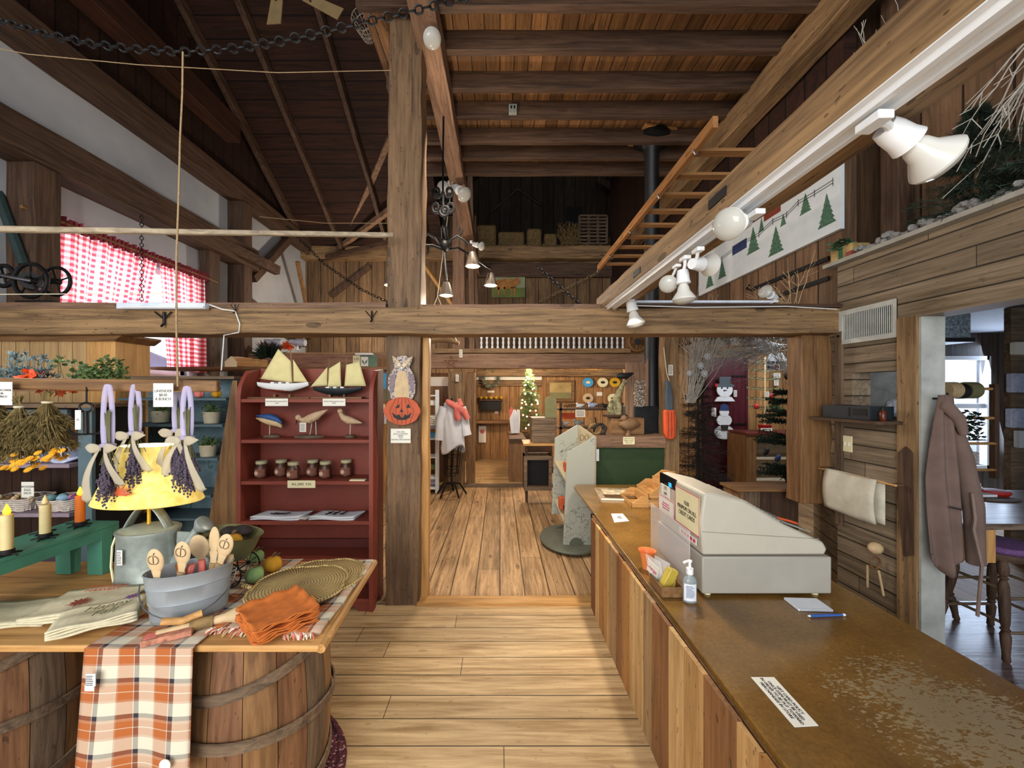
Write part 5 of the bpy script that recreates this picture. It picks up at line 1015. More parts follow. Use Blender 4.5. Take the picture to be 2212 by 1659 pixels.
for k, pts in enumerate((((585, 0), (610, 0), (606, 50), (576, 52)), ((652, 0), (700, 0), (742, 18), (728, 42)))):
    MB().prism([P(x, y, 3.55) for x, y in pts]+[] , (0, .012, .004)).build('fan_blade', D('fanb', plain('pale blade wood', '8d7550', .6)) if 'fanb' not in MATS else 'fanb', fn)
MB().lathe([(.07, 0), (.09, .03), (.09, .12), (.05, .15), (.02, .2), (.02, .8)], P(640, -40, 3.55), 16).build('motor', 'iron', fn)
MB().bar(P(595, 2, 3.55), P(640, -40, 3.55), .04, .01).bar(P(672, 5, 3.55), P(640, -40, 3.55), .04, .01).build('blade_arm', 'iron', fn)
# flood lamp on the post side and its conduit
def flood(name, label, at, dirv, s_=1.0, group=None, yoke=True, mount=None, mat='white'):
    at = Vector(at); d = Vector(dirv).normalized(); t_ = T(name, label, 'spotlight', at, group); e = d.to_track_quat('Z', 'Y').to_euler()
    MB().lathe([(.001, -.02*s_), (.026*s_, -.02*s_), (.030*s_, 0), (.032*s_, .03*s_), (.037*s_, .05*s_), (.030*s_, .052*s_)], (0, 0, 0), 24, rot=e).build('socket', mat, t_, local=True)
    h_ = MB().lathe([(.018*s_, .04*s_), (.020*s_, .055*s_), (.027*s_, .068*s_), (.032*s_, .09*s_), (.052*s_, .118*s_), (.058*s_, .128*s_), (.056*s_, .134*s_)], (0, 0, 0), 28, rot=e).build('bulb', D('bulbp', plain('flood bulb', 'cfcdc6', .2, vary=.02)) if 'bulbp' not in MATS else 'bulbp', t_, local=True)
    MB().lathe([(.056*s_, .134*s_), (.046*s_, .146*s_), (.028*s_, .154*s_), (.001, .157*s_)], (0, 0, 0), 28, rot=e).build('lens', D('lens', plain('bulb lens', 'b4b2aa', .15, vary=0)) if 'lens' not in MATS else 'lens', h_, local=True)
    if mount is not None:
        m_ = Vector(mount)-at; MB().tube([(0, 0, 0), m_*.5+Vector((0, -.01*s_, 0)), m_], .009*s_, 8).build('swivel_arm', mat, t_, local=True); MB().box(m_.x-.018*s_, m_.x+.018*s_, m_.y-.03*s_, m_.y+.03*s_, m_.z-.012*s_, m_.z+.008*s_).build('track_adapter', mat, t_, local=True, bevel=.002)
    return t_
flood('flood_lamp', 'white flood bulb lamp on the girder beside the post top', P(925, 78, 2.7), (.25, -.5, -.55), 1.05, mount=P(926, 62, 2.7))
line('cable', 'cable running up the post side to the flood lamp', [P(913, -10, 2.9), P(915, 40, 2.9), P(922, 66, 2.9)], .008, 'black', 'cable')
ob = T('outlet_box', 'small grey outlet box on a loft joist', 'outlet', P(1107, 240, 3.68)); a = P(1099, 231, 3.68); b = P(1116, 248, 3.68); MB().box(a.x, b.x, 3.64, 3.685, b.z, a.z).build('box_body', 'galv', ob); MB().box(a.x+.015, a.x+.03, 3.632, 3.64, b.z+.03, a.z-.02).box(b.x-.03, b.x-.015, 3.632, 3.64, b.z+.03, a.z-.02).build('sockets', 'black', ob)
# stovepipe and stove
sp = T('stovepipe', 'tall black stovepipe rising to the loft boards', 'stovepipe', (1.64, 4.22, 1.0))
MB().lathe([(.075, 0), (.075, .9), (.078, .9), (.078, .92), (.075, .92), (.075, 3.1), (.09, 3.12), (.11, 3.16), (.19, 3.19), (.195, 3.24), (.19, 3.25)], (1.64, 4.2, 1.0), 28).build('pipe', 'pipe', sp)
MB().obox((1.64, 4.2, 4.245), (.36, .36, .02), (0, 0, .2)).build('ceiling_plate', 'pine_x', sp)
st = T('wood_stove', 'black cast iron stove corner beside the post', 'stove', (1.66, 4.2, .0)); MB().box(1.42, 1.76, 4.12, 4.5, .5, 1.34).build('stove_body', 'pipe', st, bevel=.01); MB().box(1.46, 1.72, 4.15, 4.45, 0, .5).build('stove_base', 'pipe', st)
# ladder hung flat under the loft
ld = T('hanging_ladder', 'orange wooden ladder hung flat over the till', 'ladder', (1.3, 3.2, 2.9)); lz = 2.9
for x in (1.12, 1.56): MB().bar((x, 2.02, lz), (x, 4.42, lz), .028, .06).build('side_rail', 'lad_y' if 'lad_y' in MATS else D('lad_y', wood('orange ladder wood', '7a5230', 'a87646', 1, .5, tone=.15)), ld)
for k in range(9): y = 2.28+.25*k; MB().bar((1.10, y, lz), (1.6, y, lz), .06, .018).build('rung', 'lad_x' if 'lad_x' in MATS else D('lad_x', wood('ladder rung wood', '765230', '9e7448', 0, .5, tone=.15)), ld)
for y in (2.2, 2.7, 3.3, 3.9, 4.38): MB().tube([(1.10, y, lz-.03), (1.095, y, lz-.045), (1.105, y+.0, lz-.06), (1.12, y, lz-.055)], .004, 6).build('screw_hook', 'steel', ld)
for y in (4.2,): line('rope', 'cord holding the %s end of the hanging ladder' % ('near' if y < 3 else 'far'), [(1.56, y, lz+.03), (1.62, y, 4.2)], .004, 'rope')
# wrought iron chandelier
chn = T('chandelier', 'scrolled wrought iron chandelier with cone shades', 'chandelier', P(965, 540, 3.45)); Y = 3.45
def scroll(pts, r_=.01): return MB().tube([P(x, y, yy) for x, y, yy in pts], r_, 6)
mb = MB().tube([P(957, 420, Y), P(958, 460, Y), P(962, 560, Y)], .012, 8)
for c_, s_ in (((948, 415), 1), ((966, 415), -1), ((946, 448), 1), ((968, 448), -1), ((957, 430), 1), ((957, 455), -1)):
    mb.tube([P(c_[0]+s_*(12-11*q/16)*math.cos(q*.6)-s_*4, c_[1]+(14-10*q/16)*math.sin(q*.6), Y+(.06 if c_[0] == 957 else 0)*s_) for q in range(16)], .0125, 6)
for a in range(6): an = a*1.047; mb.tube([P(960, 490, Y)+Vector((.03*math.cos(an), .03*math.sin(an), 0)), P(960, 520, Y)+Vector((.035*math.cos(an+1), .035*math.sin(an+1), 0))], .006, 5)
mb.ball(P(960, 455, Y), .03).ball(P(961, 530, Y), (.045, .045, .05)).build('scroll_stem', 'iron', chn)
arms = [((905, 520), (925, 505), (940, 515), (952, 535), (960, 540), 3.6), ((960, 540), (975, 518), (988, 510), (1003, 520), (1014, 530), 3.45), ((960, 545), (962, 575), (964, 600), (964, 607), (964, 608), 3.1), ((960, 540), (990, 535), (1030, 560), (1050, 575), (1060, 580), 3.9), ((960, 540), (935, 530), (905, 530), (880, 545), (858, 560), 3.3)]
for k, a in enumerate(arms): yy = [a[5]]*5 if k == 0 else [3.45+(a[5]-3.45)*i/4 for i in range(5)]; MB().tube([P(x, y, yy[i]) for i, (x, y) in enumerate(a[:5])], .011, 6).build('arm', 'iron', chn)
MB().tube([P(990, 512, Y), P(997, 505, Y), P(1000, 498, Y), P(995, 493, Y), P(990, 497, Y), P(992, 502, Y)], .006, 6).build('curl', 'iron', chn)
for x, y, yy, s_ in ((1021, 545, 3.45, 1), (964, 610, 3.1, .85), (1060, 590, 3.9, 1), (846, 585, 3.3, 1)):
    q = P(x, y, yy); h_ = MB().lathe([(.028*s_, 0), (.034*s_, -.01), (.068*s_, -.125*s_), (.064*s_, -.125*s_), (.03*s_, -.02)], q, 8).build('cone_shade', D('shdk', plain('grey metal shade', '5a5048', .5, .5)) if 'shdk' not in MATS else 'shdk', chn)
    MB().ball(q-Vector((0, 0, .115*s_)), (.052*s_, .052*s_, .022*s_)).build('glowing_bulb', 'bulb', chn)
    lamp('POINT', 'chandelier_bulb', q-Vector((0, 0, .17)), 5 if x != 846 else 3, WARM2, .04)
line('rope', 'chain wire holding the chandelier from the girder', [(-.5, 3.45, 3.95), P(957, 340, 3.45), P(957, 428, 3.45)], .009, 'iron', 'chain')
flood('flood_lamp', 'glass flood lamp pair on the girder above the chandelier', P(985, 405, 4.6), (.5, -.4, -.6), 1.5, mount=P(975, 396, 4.6)); flood('flood_lamp', 'white flood lamp turned left behind the chandelier', P(968, 410, 4.6), (-.2, -.8, -.3), 1.3, mount=P(972, 396, 4.6))
flood('flood_lamp', 'small flood lamp clipped low behind the cone shade', P(1025, 528, 4.2), (.6, -.4, -.3), .8, mount=P(1018, 522, 4.3))
# things on the hay loft
def bale(label, px0, px1, py0, py1, Y): a = P(px0, py0, Y); b = P(px1, py1, Y); return tag(MB().box(a.x, b.x, Y, Y+.45, 4.28, a.z).build('hay_bale', 'straw', bevel=.05), label, 'hay bale', 'bales on the loft edge')
bale('squarest hay bale at the left of the loft edge', 1028, 1072, 484, 530, 8.5); bale('low wide crate-like bale in the middle of the loft edge', 1076, 1133, 499, 530, 8.5); bale('round topped bundle right of the middle bale', 1138, 1170, 492, 530, 8.5); bale('small bale beside the tangled twigs', 1176, 1204, 503, 530, 8.5); bale('bale end peeking out beside the slatted crate', 1318, 1345, 507, 530, 8.5)
mb = MB()
for _ in range(900):
    x = rnd(-.9, 2.2); y = 8.08+rnd(-.07, .15); z = 4.49+rnd(0, .04); d = Vector((rnd(-1, 1), rnd(-.4, .4), rnd(-.5, .4)))*.09; mb.tube([(x, y, z), (x+d.x, y+d.y, z+d.z)], .004, 3)
o = tag(mb.build('loose_hay', 'straw'), 'loose hay littering the loft edge', 'hay'); o['kind'] = 'stuff'
mb = MB()
for _ in range(70): p0 = P(1230+rnd(-18, 20), 528, 8.4); p1 = P(1225+rnd(-22, 30), 478+rnd(0, 35), 8.4+rnd(-.1, .2)); mb.tube([p0, p0.lerp(p1, .5)+Vector((rnd(-.15, .15), 0, 0)), p1], .007, 4)
tag(mb.build('twig_bundle', 'straw'), 'tangled bundle of twigs standing in the loft', 'twigs')
cr = T('slatted_crate', 'tall slatted crate standing in the loft', 'crate', P(1281, 525, 8.5)); a = P(1252, 466, 8.5); b = P(1311, 526, 8.5)
for k in range(9): z = b.z+(a.z-b.z)*k/8; MB().box(a.x, b.x, 8.48, 8.51, z-.018, z+.018).build('slat', 'grey_x', cr)
for x in (a.x, a.x+(b.x-a.x)/3, a.x+(b.x-a.x)*2/3, b.x): MB().box(x-.025, x+.025, 8.5, 8.54, b.z, a.z).build('post', 'grey_z', cr)
tag(MB().box(P(1223, 0, 10.85).x, P(1258, 0, 10.85).x, 10.84, 10.9, P(0, 505, 10.85).z, P(0, 447, 10.85).z).build('loft_opening', 'black'), 'black square hatch in the dark gable wall', 'hatch')
tag(MB().tube([P(1058, 460, 10.86), P(1118, 408, 10.86), P(1172, 445, 10.86)], .04, 6).build('ox_yoke', 'dark_x'), 'dark bent yoke hanging on the loft gable wall', 'yoke')
cw = T('cow_painting', 'framed painting of a tan cow on a green field', 'painting', P(1098, 643, 8.15)); a = P(1062, 593, 8.15); b = P(1134, 643, 8.15)
MB().box(a.x, b.x, 8.12, 8.15, b.z, a.z).build('canvas', D('cvs', plain('pale sky paint', '8b9474', .7, vary=.1, scale=3)), cw); MB().box(a.x, b.x, 8.112, 8.12, b.z, b.z+.2).build('field', D('fld', plain('field paint', '66743a', .7, vary=.2, scale=8)), cw)
mb = MB().pxp([(1072, 606), (1090, 602), (1110, 603), (1117, 598), (1122, 603), (1124, 612), (1118, 616), (1112, 622), (1098, 624), (1080, 624), (1073, 628), (1070, 616)], 8.105, .008)
for x in (1075, 1088, 1104, 1110): mb.pxp([(x, 620), (x+4, 620), (x+3, 638), (x, 638)], 8.105, .008)
mb.build('cow', D('cow', plain('cow tan', 'a06c34', .7, vary=.3, scale=14)), cw)
# ================================================================ RIGHT SIDE
# lamp track and its flood lamps
tk = T('lamp_track', 'long white lamp track under the hewn beam', 'lamp track', (.74, 1.5, 2.05))
MB().box(.715, .728, .3, 2.6, 2.045, 2.06).box(.755, .768, .3, 2.6, 2.045, 2.06).box(.728, .755, .3, 2.6, 2.054, 2.06).build('track_rail', 'white', tk); MB().box(.700, .775, .3, 2.6, 2.06, 2.063).build('track_base', 'white', tk)
def fl(lab, px, py, Y, to, s_, mpx, mpy, my): a = P(px, py, Y); b = P(mpx, mpy, my); flood('flood_lamp', lab, a, (P(*to)-a), s_, 'white flood lamps on the track', mount=b)
fl('largest and nearest white flood lamp on the track', 1925, 285, .80, (2030, 350, .80), .86, 1888, 262, .765)
fl('round faced flood lamp turned to the camera', 1606, 480, 1.2, (1560, 486, 1.12), .80, 1632, 462, 1.14)
fl('flood lamp pointing right with a side view cone', 1500, 570, 1.42, (1560, 574, 1.5), .72, 1508, 540, 1.38)
fl('flood lamp pointing straight down, third from the far end', 1475, 592, 1.5, (1477, 640, 1.5), .74, 1480, 558, 1.5)
fl('pale flood lamp half hidden behind the downward one', 1448, 605, 1.6, (1440, 620, 1.5), .6, 1462, 575, 1.55)
fl('last small flood lamp at the far end of the track', 1363, 655, 2.45, (1371, 690, 2.45), 1.02, 1362, 648, 2.42)
tag(MB().box(.87, 1.8, 2.57, 2.6, 2.086, 2.10).build('tube_light', 'tubew'), 'slim white bar light lying on the dark plank', 'light'); tag(MB().tube([P(1330, 650, 2.55), P(1326, 640, 2.5), P(1333, 628, 2.5), P(1335, 618, 2.5)], .005, 6).build('screw_hook', 'iron'), 'dark screw hook at the far end of the hewn beam', 'hook')
# mortise pockets in the beam face
for k, (px, py) in enumerate(((1548, 430), (1375, 590))): Y = .70*F/(px-CX); q = P(px, py, Y); tag(MB().box(.699, .704, q.y-.05, q.y+.05, q.z-.012, q.z+.018).build('mortise', 'black'), ['near', 'far'][k]+' dark mortise slot in the hewn beam', 'slot')
# winter painting on the right wall
pw = T('winter_painting', 'long white panel painted with snow, fir trees and a fence', 'painting', (2.3, 3.55, 2.6)); xw = 2.30; y0, y1, zb, zt = 2.63, 4.50, 2.60, 3.07
MB().box(xw, xw+.03, y0, y1, zb, zt).build('panel', D('snowp', plain('snow paint', 'd5dde2', .6, vary=.04)), pw)
def wp(px, py): k = xw*F/(px-CX); return (k, CZ-(py-CY)*k/F)
ft = D('firp', plain('painted fir', '4a6e58', .7, vary=.4, scale=60))
for k, (px, pt, pb, w_) in enumerate(((1786, 418, 487, 20), (1740, 417, 460, 13), (1676, 488, 548, 17), (1627, 490, 545, 14), (1692, 462, 487, 7), (1645, 470, 500, 6), (1560, 560, 600, 9), (1533, 585, 620, 9))):
    yc, zt_ = wp(px, pt); _, zb_ = wp(px, pb); r_ = w_*yc*yc/(xw*F); n = 6; pts = []
    for i in range(n): f = (i+1)/n; pts += [(xw-.002, yc-r_*f, zt_+(zb_-zt_)*f), (xw-.002, yc-r_*f*.75, zt_+(zb_-zt_)*f)]
    pr_ = [(xw-.002, yc, zt_)]+pts+[(p[0], 2*yc-p[1], p[2]) for p in pts[::-1]]; MB().prism(pr_, (.004, 0, 0)).build('painted_fir', ft, pw)
mb = MB(); pl = [(1800, 395), (1760, 420), (1725, 440), (1700, 466), (1670, 480), (1640, 508), (1600, 530), (1560, 560), (1525, 585)]
for dz in (0, .02): mb.tube([(xw-.003, wp(*q)[0], wp(*q)[1]+dz) for q in pl], .0022, 4)
for q in pl[:-1]:
    a = wp(*q); mb.tube([(xw-.003, a[0], a[1]-.02), (xw-.003, a[0], a[1]+.035)], .0022, 4)
mb.build('painted_fence', 'ink', pw); a = wp(1668, 468); MB().box(xw-.003, xw+.002, a[0]-.10, a[0]+.10, a[1]-.0, a[1]+.08).build('painted_barn', 'redp', pw); a = wp(1596, 540); MB().box(xw-.003, xw+.002, a[0]-.12, a[0]+.1, a[1]-.02, a[1]+.07).build('painted_cottage', 'navy', pw)
line('wooden_batten', 'thin wooden batten above the winter painting', [(2.27, 2.6, 3.1), (2.27, 4.5, 3.1)], .02, 'brown_y', 'batten')
# ledge shelf with the winter village
tag(MB().box(2.24, 2.62, .5, 2.70, 2.346, 2.371).build('display_ledge', D('ledge', plain('pale ledge board', '9d9a90', .6, vary=.12))), 'pale edged ledge running along the top of the right wall', 'shelf')
def spruce(name, label, base, h, r, mat, trunk='brown_z', n=14, per=8, needle=.03, group=None, cat='tree', droop=.25, nn=7, gap0=.08, lights=0):
    t_ = T(name, label, cat, base, group); MB().tube([(0, 0, 0), (0, 0, h*.97)], [.02*h+.004, .004], 7).build('trunk', trunk, t_, local=True); mb = MB()
    for i in range(n):
        f = i/(n-1); z = h*(gap0+(1-gap0)*f); L = r*(1-f)**.85+.02
        for k in range(per):
            a = rnd(0, 6.28); d = Vector((math.cos(a), math.sin(a), rnd(-droop, .15))); e = d*L*rnd(.75, 1.1); c = Vector((0, 0, z+rnd(-.02, .02)*h)); mb.tube([c, c+e*.5, c+e+Vector((0, 0, .08*L))], .0025, 3)
            for q in range(nn): s_ = (q+.6)/nn; blades(mb, c+e*s_, 11, needle, e.normalized(), 1.1, .0018)
    mb.build('branches', mat, t_, local=True); return t_
spruce('christmas_tree', 'bushy dark tabletop fir on the right ledge', (2.43, 1.98, 2.372), .55, .24, 'fir', n=14, per=9, needle=.05)
spruce('christmas_tree', 'second dark fir pushed behind the big flood lamp', (2.45, 1.62, 2.372), .5, .26, 'fir', n=12, per=9, needle=.05)
mb = MB()
for i in range(520): mb.ball((2.28+rnd(0, .17), 1.3+i*.00245, 2.38+rnd(0, .05)*(.6+.4*math.sin(i*.08))), (rnd(.014, .03), rnd(.014, .03), rnd(.012, .024)), 6, 4)
o = tag(mb.build('cotton_snow', 'fluff'), 'greyish cotton snow spread along the right ledge', 'cotton snow'); o['kind'] = 'stuff'
def gift(label, c, s_, rz_):
    t_ = T('gift_box', label, 'gift', c, 'presents on the ledge'); t_.rotation_euler = (0, 0, rz_); a, b, h = s_
    MB().box(-a, a, -b, b, 0, h).build('wrapped_box', D('wrap', plain('patchwork wrapping', 'a58a58', .7, vary=.5, scale=12)) if 'wrap' not in MATS else 'wrap', t_, local=True, bevel=.004)
    MB().box(-a-.001, a+.001, -b*.2, b*.2, -.0, h+.001).build('ribbon_band', D('gsat', plain('green satin', '1f5a3a', .35, vary=.2)) if 'gsat' not in MATS else 'gsat', t_, local=True)
    MB().box(-a-.002, a+.002, -b-.001, -b*.5, 0, h*.4).build('red_patch', 'redp', t_, local=True); mb = MB()
    for i in range(16): an = i*.785; mb.grid(lambda u, v: (math.cos(an)*.06*math.sin(math.pi*v)*(1+.3*(i % 2))-a*.9+(u-.5)*.02*math.sin(an), math.sin(an)*.06*math.sin(math.pi*v)+(u-.5)*.02*math.cos(an), h*.75+.03*v+.02*(i % 3)), 1, 6)
    mb.build('bow', 'gsat', t_, local=True)
gift('large present with a green bow at the right edge of the ledge', (2.38, 1.40, 2.372), (.12, .10, .13), 0); gift('small present with a green bow at the far end of the ledge', (2.32, 2.58, 2.372), (.06, .08, .085), 0)
tag(MB().tube([(2.50, 1.35, 2.40), (2.52, 1.36, 2.57), (2.4, 1.37, 2.62)], [.05, .055, .03], 10).build('fluffy_figure', 'fluff'), 'white fluffy stuffed figure at the far right edge', 'ornament')
sf = T('santa_figure', 'red and white stuffed santa figure at the top right edge', 'figure', (2.33, 1.33, 2.48)); MB().lathe([(.06, 0), (.075, .06), (.05, .16), (.02, .2)], n=16).build('red_coat', 'red', sf, local=True); MB().ball((0, 0, .22), .045).ball((-.03, -.02, .19), .035).build('white_beard', 'fluff', sf, local=True); MB().lathe([(.045, .24), (.03, .3), (.01, .36), (.001, .37)], n=12).build('hat', 'red', sf, local=True); MB().ball((-.05, .05, .02), .035).build('cuff', 'fluff', sf, local=True); MB().box(-.03, .03, -.03, .03, -.135, 0).build('legs', 'snow', sf, local=True)
for k, (y, h, x) in enumerate(((1.52, .52, 2.5), (1.72, .42, 2.54))): tag(MB().prism([(x, y-.05, 2.346), (x, y+.07, 2.346), (x, y+.07, 2.3+h*.8), (x, y+.01, 2.3+h), (x, y-.05, 2.3+h*.8)], (.015, 0, 0)).build('picket_board', D('pick', plain('grey picket', '7e7a76', .8, vary=.15)) if 'pick' not in MATS else 'pick'), ['taller grey picket board behind the ledge figures', 'shorter grey picket board behind the fir'][k], 'board')
def twigs(label, base, n, L, dirs, r_=.0022, mat='twig', br=5):
    mb = MB(); b = Vector(base)
    for _ in range(n):
        d = Vector((rnd(*dirs[0]), rnd(*dirs[1]), rnd(*dirs[2]))).normalized(); p = [b+Vector((rnd(-.04, .04), rnd(-.04, .04), 0))]; l = L*rnd(.6, 1)
        for i in range(5): p.append(p[-1]+(d+Vector((rnd(-.2, .2), rnd(-.2, .2), rnd(-.2, .1))))*l/5)
        mb.tube(p, [r_*1.3, r_*1.2, r_, r_*.9, r_*.7, r_*.5], 4)
        for _ in range(br): q = random.choice(p[2:]); e = (d+Vector((rnd(-.9, .9), rnd(-.9, .9), rnd(-.6, .6))))*l*rnd(.08, .22); mb.tube([q, q+e], r_*.55, 3)
    return tag(mb.build('twig_bundle', mat), label, 'twigs')
twigs('white frosted twigs hanging above the ledge fir', (2.45, 1.72, 3.15), 26, .6, ((-.4, .2), (-.3, .4), (-1, -.6)), .0035); twigs('white frosted twigs at the top edge between the beams', (2.42, 2.42, 3.3), 22, .5, ((-.3, .3), (-.3, .3), (.4, 1)), .003)
twigs('thin pale twigs drooping at the top right corner', (2.45, 1.45, 3.0), 12, .5, ((-.3, .2), (-.3, .3), (-1, -.5)), .0025)
twigs('sparse dry twigs lying on the crossbeam end', (2.1, 2.8, 2.09), 16, .32, ((-.9, .5), (-.2, .3), (.2, .8)), .0018, 'skin')
for k, z in enumerate((2.44, 2.30)): tag(MB().bar((2.325, 2.75, z), (2.325, 3.6-.3*k, z-.0), .012, .03).tube([(2.32, 3.6-.3*k, z), (2.32, 3.66-.3*k, z+.02), (2.32, 3.62-.3*k, z+.05)], .008, 6).build('strap_hinge', 'iron'), ['upper', 'lower'][k]+' long black iron strap on the wall under the painting', 'iron strap')
flood('flood_lamp', 'cream flood lamp standing on the crossbeam right end', P(1672, 642, 2.72), (-.45, -.2, .15), .8, mount=P(1672, 652, 2.72))
# wall vent, switch, pass-through
vt = T('air_vent', 'white louvred air vent on the right wall', 'vent', (2.3, 2.43, 1.8)); vy0, vy1, vz0, vz1 = 2.235, 2.625, 1.812, 2.035
mb = MB(); mb.box(2.285, 2.30, vy0, vy1, vz0, vz0+.03).box(2.285, 2.30, vy0, vy1, vz1-.03, vz1).box(2.285, 2.30, vy0, vy0+.03, vz0+.03, vz1-.03).box(2.285, 2.30, vy1-.03, vy1, vz0+.03, vz1-.03); mb.build('frame', D('ventw', plain('off white vent', 'c9cac2', .5)), vt)
mb = MB(); [mb.obox((2.293, vy0+.04+i*(vy1-vy0-.08)/26, (vz0+vz1)/2), (.014, .003, vz1-vz0-.06), (0, 0, .5)) for i in range(27)]; mb.build('louvres', 'ventw', vt); MB().box(2.299, 2.3, vy0+.03, vy1-.03, vz0+.03, vz1-.03).build('duct', 'black', vt); MB().box(2.27, 2.286, vy1-.012, vy1-.004, vz0+.05, vz0+.065).build('lever', 'iron', vt)
sw = T('light_switch', 'cream double light switch plate on the right wall', 'switch', (2.29, 2.56, 1.1)); a = 2.54; MB().box(2.292, 2.30, 2.535, 2.60, 1.10, 1.205).build('plate', 'cream', sw, bevel=.002); MB().box(2.284, 2.292, 2.55, 2.556, 1.14, 1.165).box(2.284, 2.292, 2.578, 2.584, 1.14, 1.165).build('toggle', 'paper', sw)
tag(MB().box(2.12, 2.46, 2.2, 2.66, 1.31, 1.328).build('wall_ledge', 'dark_y'), 'small dark ledge under the pass-through opening', 'shelf')
rc = T('plastic_tray_box', 'flat black plastic tray box on the small ledge', 'tray', (2.2, 2.42, 1.33)); MB().box(2.16, 2.30, 2.27, 2.60, 1.33, 1.345).box(2.16, 2.165, 2.27, 2.6, 1.345, 1.41).box(2.295, 2.30, 2.27, 2.6, 1.345, 1.41).box(2.165, 2.295, 2.27, 2.275, 1.345, 1.41).box(2.165, 2.295, 2.595, 2.6, 1.345, 1.41).build('tray_body', D('blkb', plain('blue black plastic', '232a30', .35)), rc); MB().box(2.157, 2.16, 2.40, 2.41, 1.345, 1.40).box(2.157, 2.16, 2.29, 2.38, 1.355, 1.395).build('front_slots', 'black', rc)
bt_ = T('amber_bottle', 'small amber spray bottle at the end of the small ledge', 'bottle', (2.2, 2.235, 1.328)); MB().lathe([(.014, 0), (.016, .004), (.016, .05), (.008, .062)], n=14).build('bottle_body', D('amb', plain('amber glass', '5a2410', .2)), bt_, local=True); MB().lathe([(.009, .062), (.009, .075), (.005, .078), (.005, .09)], n=10).build('spray_cap', 'black', bt_, local=True)
tag(MB().box(2.72, 3.18, 2.9, 2.92, .751, 1.75).build('pinboard', D('mot', plain('mottled grey board', '8a8884', .7, vary=.35, scale=9))), 'mottled grey board seen through the pass-through', 'board')
o = T('lace_ornaments', 'white lacy round baskets beyond the pass-through', 'ornament', (2.62, 2.6, 1.33)); MB().box(2.5, 2.85, 2.45, 2.62, 1.30, 1.33).build('shelf', 'dark_x', o)
for x, z, r_ in ((2.58, 1.40, .05), (2.68, 1.42, .07), (2.76, 1.39, .05)): MB().ball((x, 2.55, z), (r_, .03, r_)).build('lace_basket', D('lace', plain('white lace', 'c9c6cc', .8, vary=.4, scale=50)) if 'lace' not in MATS else 'lace', o)
# paper on a rod
pr_ = T('paper_roll', 'white cloth hanging over a wooden rod low on the right wall', 'cloth', (2.2, 2.4, 1.0)); MB().tube([(2.2, 2.68, .97), (2.2, 2.16, .975)], .007, 8).build('rod', 'pine_y', pr_)
MB().grid(lambda u, v: (2.19-.012*math.sin(3*v)*1.5+.004*math.sin(u*6), 2.62-.36*u, .985-.26*v-.008*math.sin(u*3)), 10, 10).build('hanging_cloth', 'cream' if False else D('offw', plain('off white cloth', 'cfc8b4', .9)), pr_, solid=.002); MB().grid(lambda u, v: (2.215+.004*math.sin(u*6), 2.62-.385*u, .98-.25*v), 8, 6).build('cloth_back', 'offw', pr_, solid=.002)
for y in (2.66, 2.19): MB().box(2.195, 2.30, y-.008, y+.008, .965, .98).build('bracket', 'dark_y', pr_)
tag(MB().prism([(2.27, 2.22, 1.15), (2.27, 2.18, 1.19), (2.27, 2.145, 1.16), (2.27, 2.14, .60), (2.27, 2.19, .57), (2.27, 2.22, .9)], (.02, 0, 0)).build('wooden_paddle', 'dark_z'), 'dark old wooden paddle hanging beside the doorway', 'paddle')
# apron/coat on the jamb
ct_ = T('canvas_coat', 'long taupe canvas coat hanging on the pale door jamb', 'coat', (2.36, 2.06, .62)); 
def coat(u, v):
    a = (u-.5)*2; wd = .032+.055*min(1, (1-v)*2.2)-.02*max(0, .3-v); z = .54+.94*v+(.10*abs(a+.3) if v < .08 else 0)
    x = 2.345+a*wd-.005*(1-v); y = 2.055-.055*math.cos(a*1.5)*(.5+.5*(1-v)) + .016*math.sin(a*8+v*5)*(1-v*.5)
    return (x, y, z)
MB().grid(coat, 40, 24).build('coat_body', 'tan', ct_, solid=.006); MB().tube([(2.385, 2.05, 1.36), (2.42, 2.03, 1.15), (2.46, 2.02, .9), (2.485, 2.03, .60)], [.025, .038, .04, .036], 12).build('sleeve', 'tan', ct_)
MB().tube([(2.35, 2.05, 1.47), (2.33, 2.03, 1.42), (2.36, 2.0, 1.36), (2.385, 2.0, 1.28)], [.025, .03, .026, .018], 10).build('collar', 'tan', ct_); MB().tube([(2.41, 1.985, .98), (2.42, 1.98, .85), (2.40, 1.97, .80), (2.43, 1.96, .62), (2.42, 1.97, .36)], .008, 5).build('belt_tie', D('beltm', plain('taupe strap', '7d6a60', .9)), ct_)
MB().obox((2.335, 1.988, .90), (.07, .006, .008), (0, .2, 0)).build('pocket_seam', 'ink', ct_)
tag(MB().tube([(2.36, 2.118, 1.46), (2.36, 2.06, 1.46), (2.36, 2.05, 1.49)], .006, 6).build('coat_peg', 'iron'), 'small peg holding the taupe coat', 'hook')
# small hanging bottle-brush thing near the wall base
tg = T('spool_bundle', 'pale wooden spool bundle tied with cord low on the right wall', 'ornament', (2.27, 2.3, .62)); MB().ball((2.25, 2.33, .56), (.04, .035, .035)).build('spool', 'skin', tg); MB().tube([(2.25+.03*math.cos(a), 2.33, .47+.035*math.sin(a)) for a in [i*.52 for i in range(12)]], .006, 6, closed=True).build('ring', 'brown_x', tg); MB().tube([(2.24, 2.3, .44), (2.25, 2.28, .3)], .006, 6).tube([(2.24, 2.37, .44), (2.25, 2.38, .3)], .006, 6).build('tails', 'skin', tg)
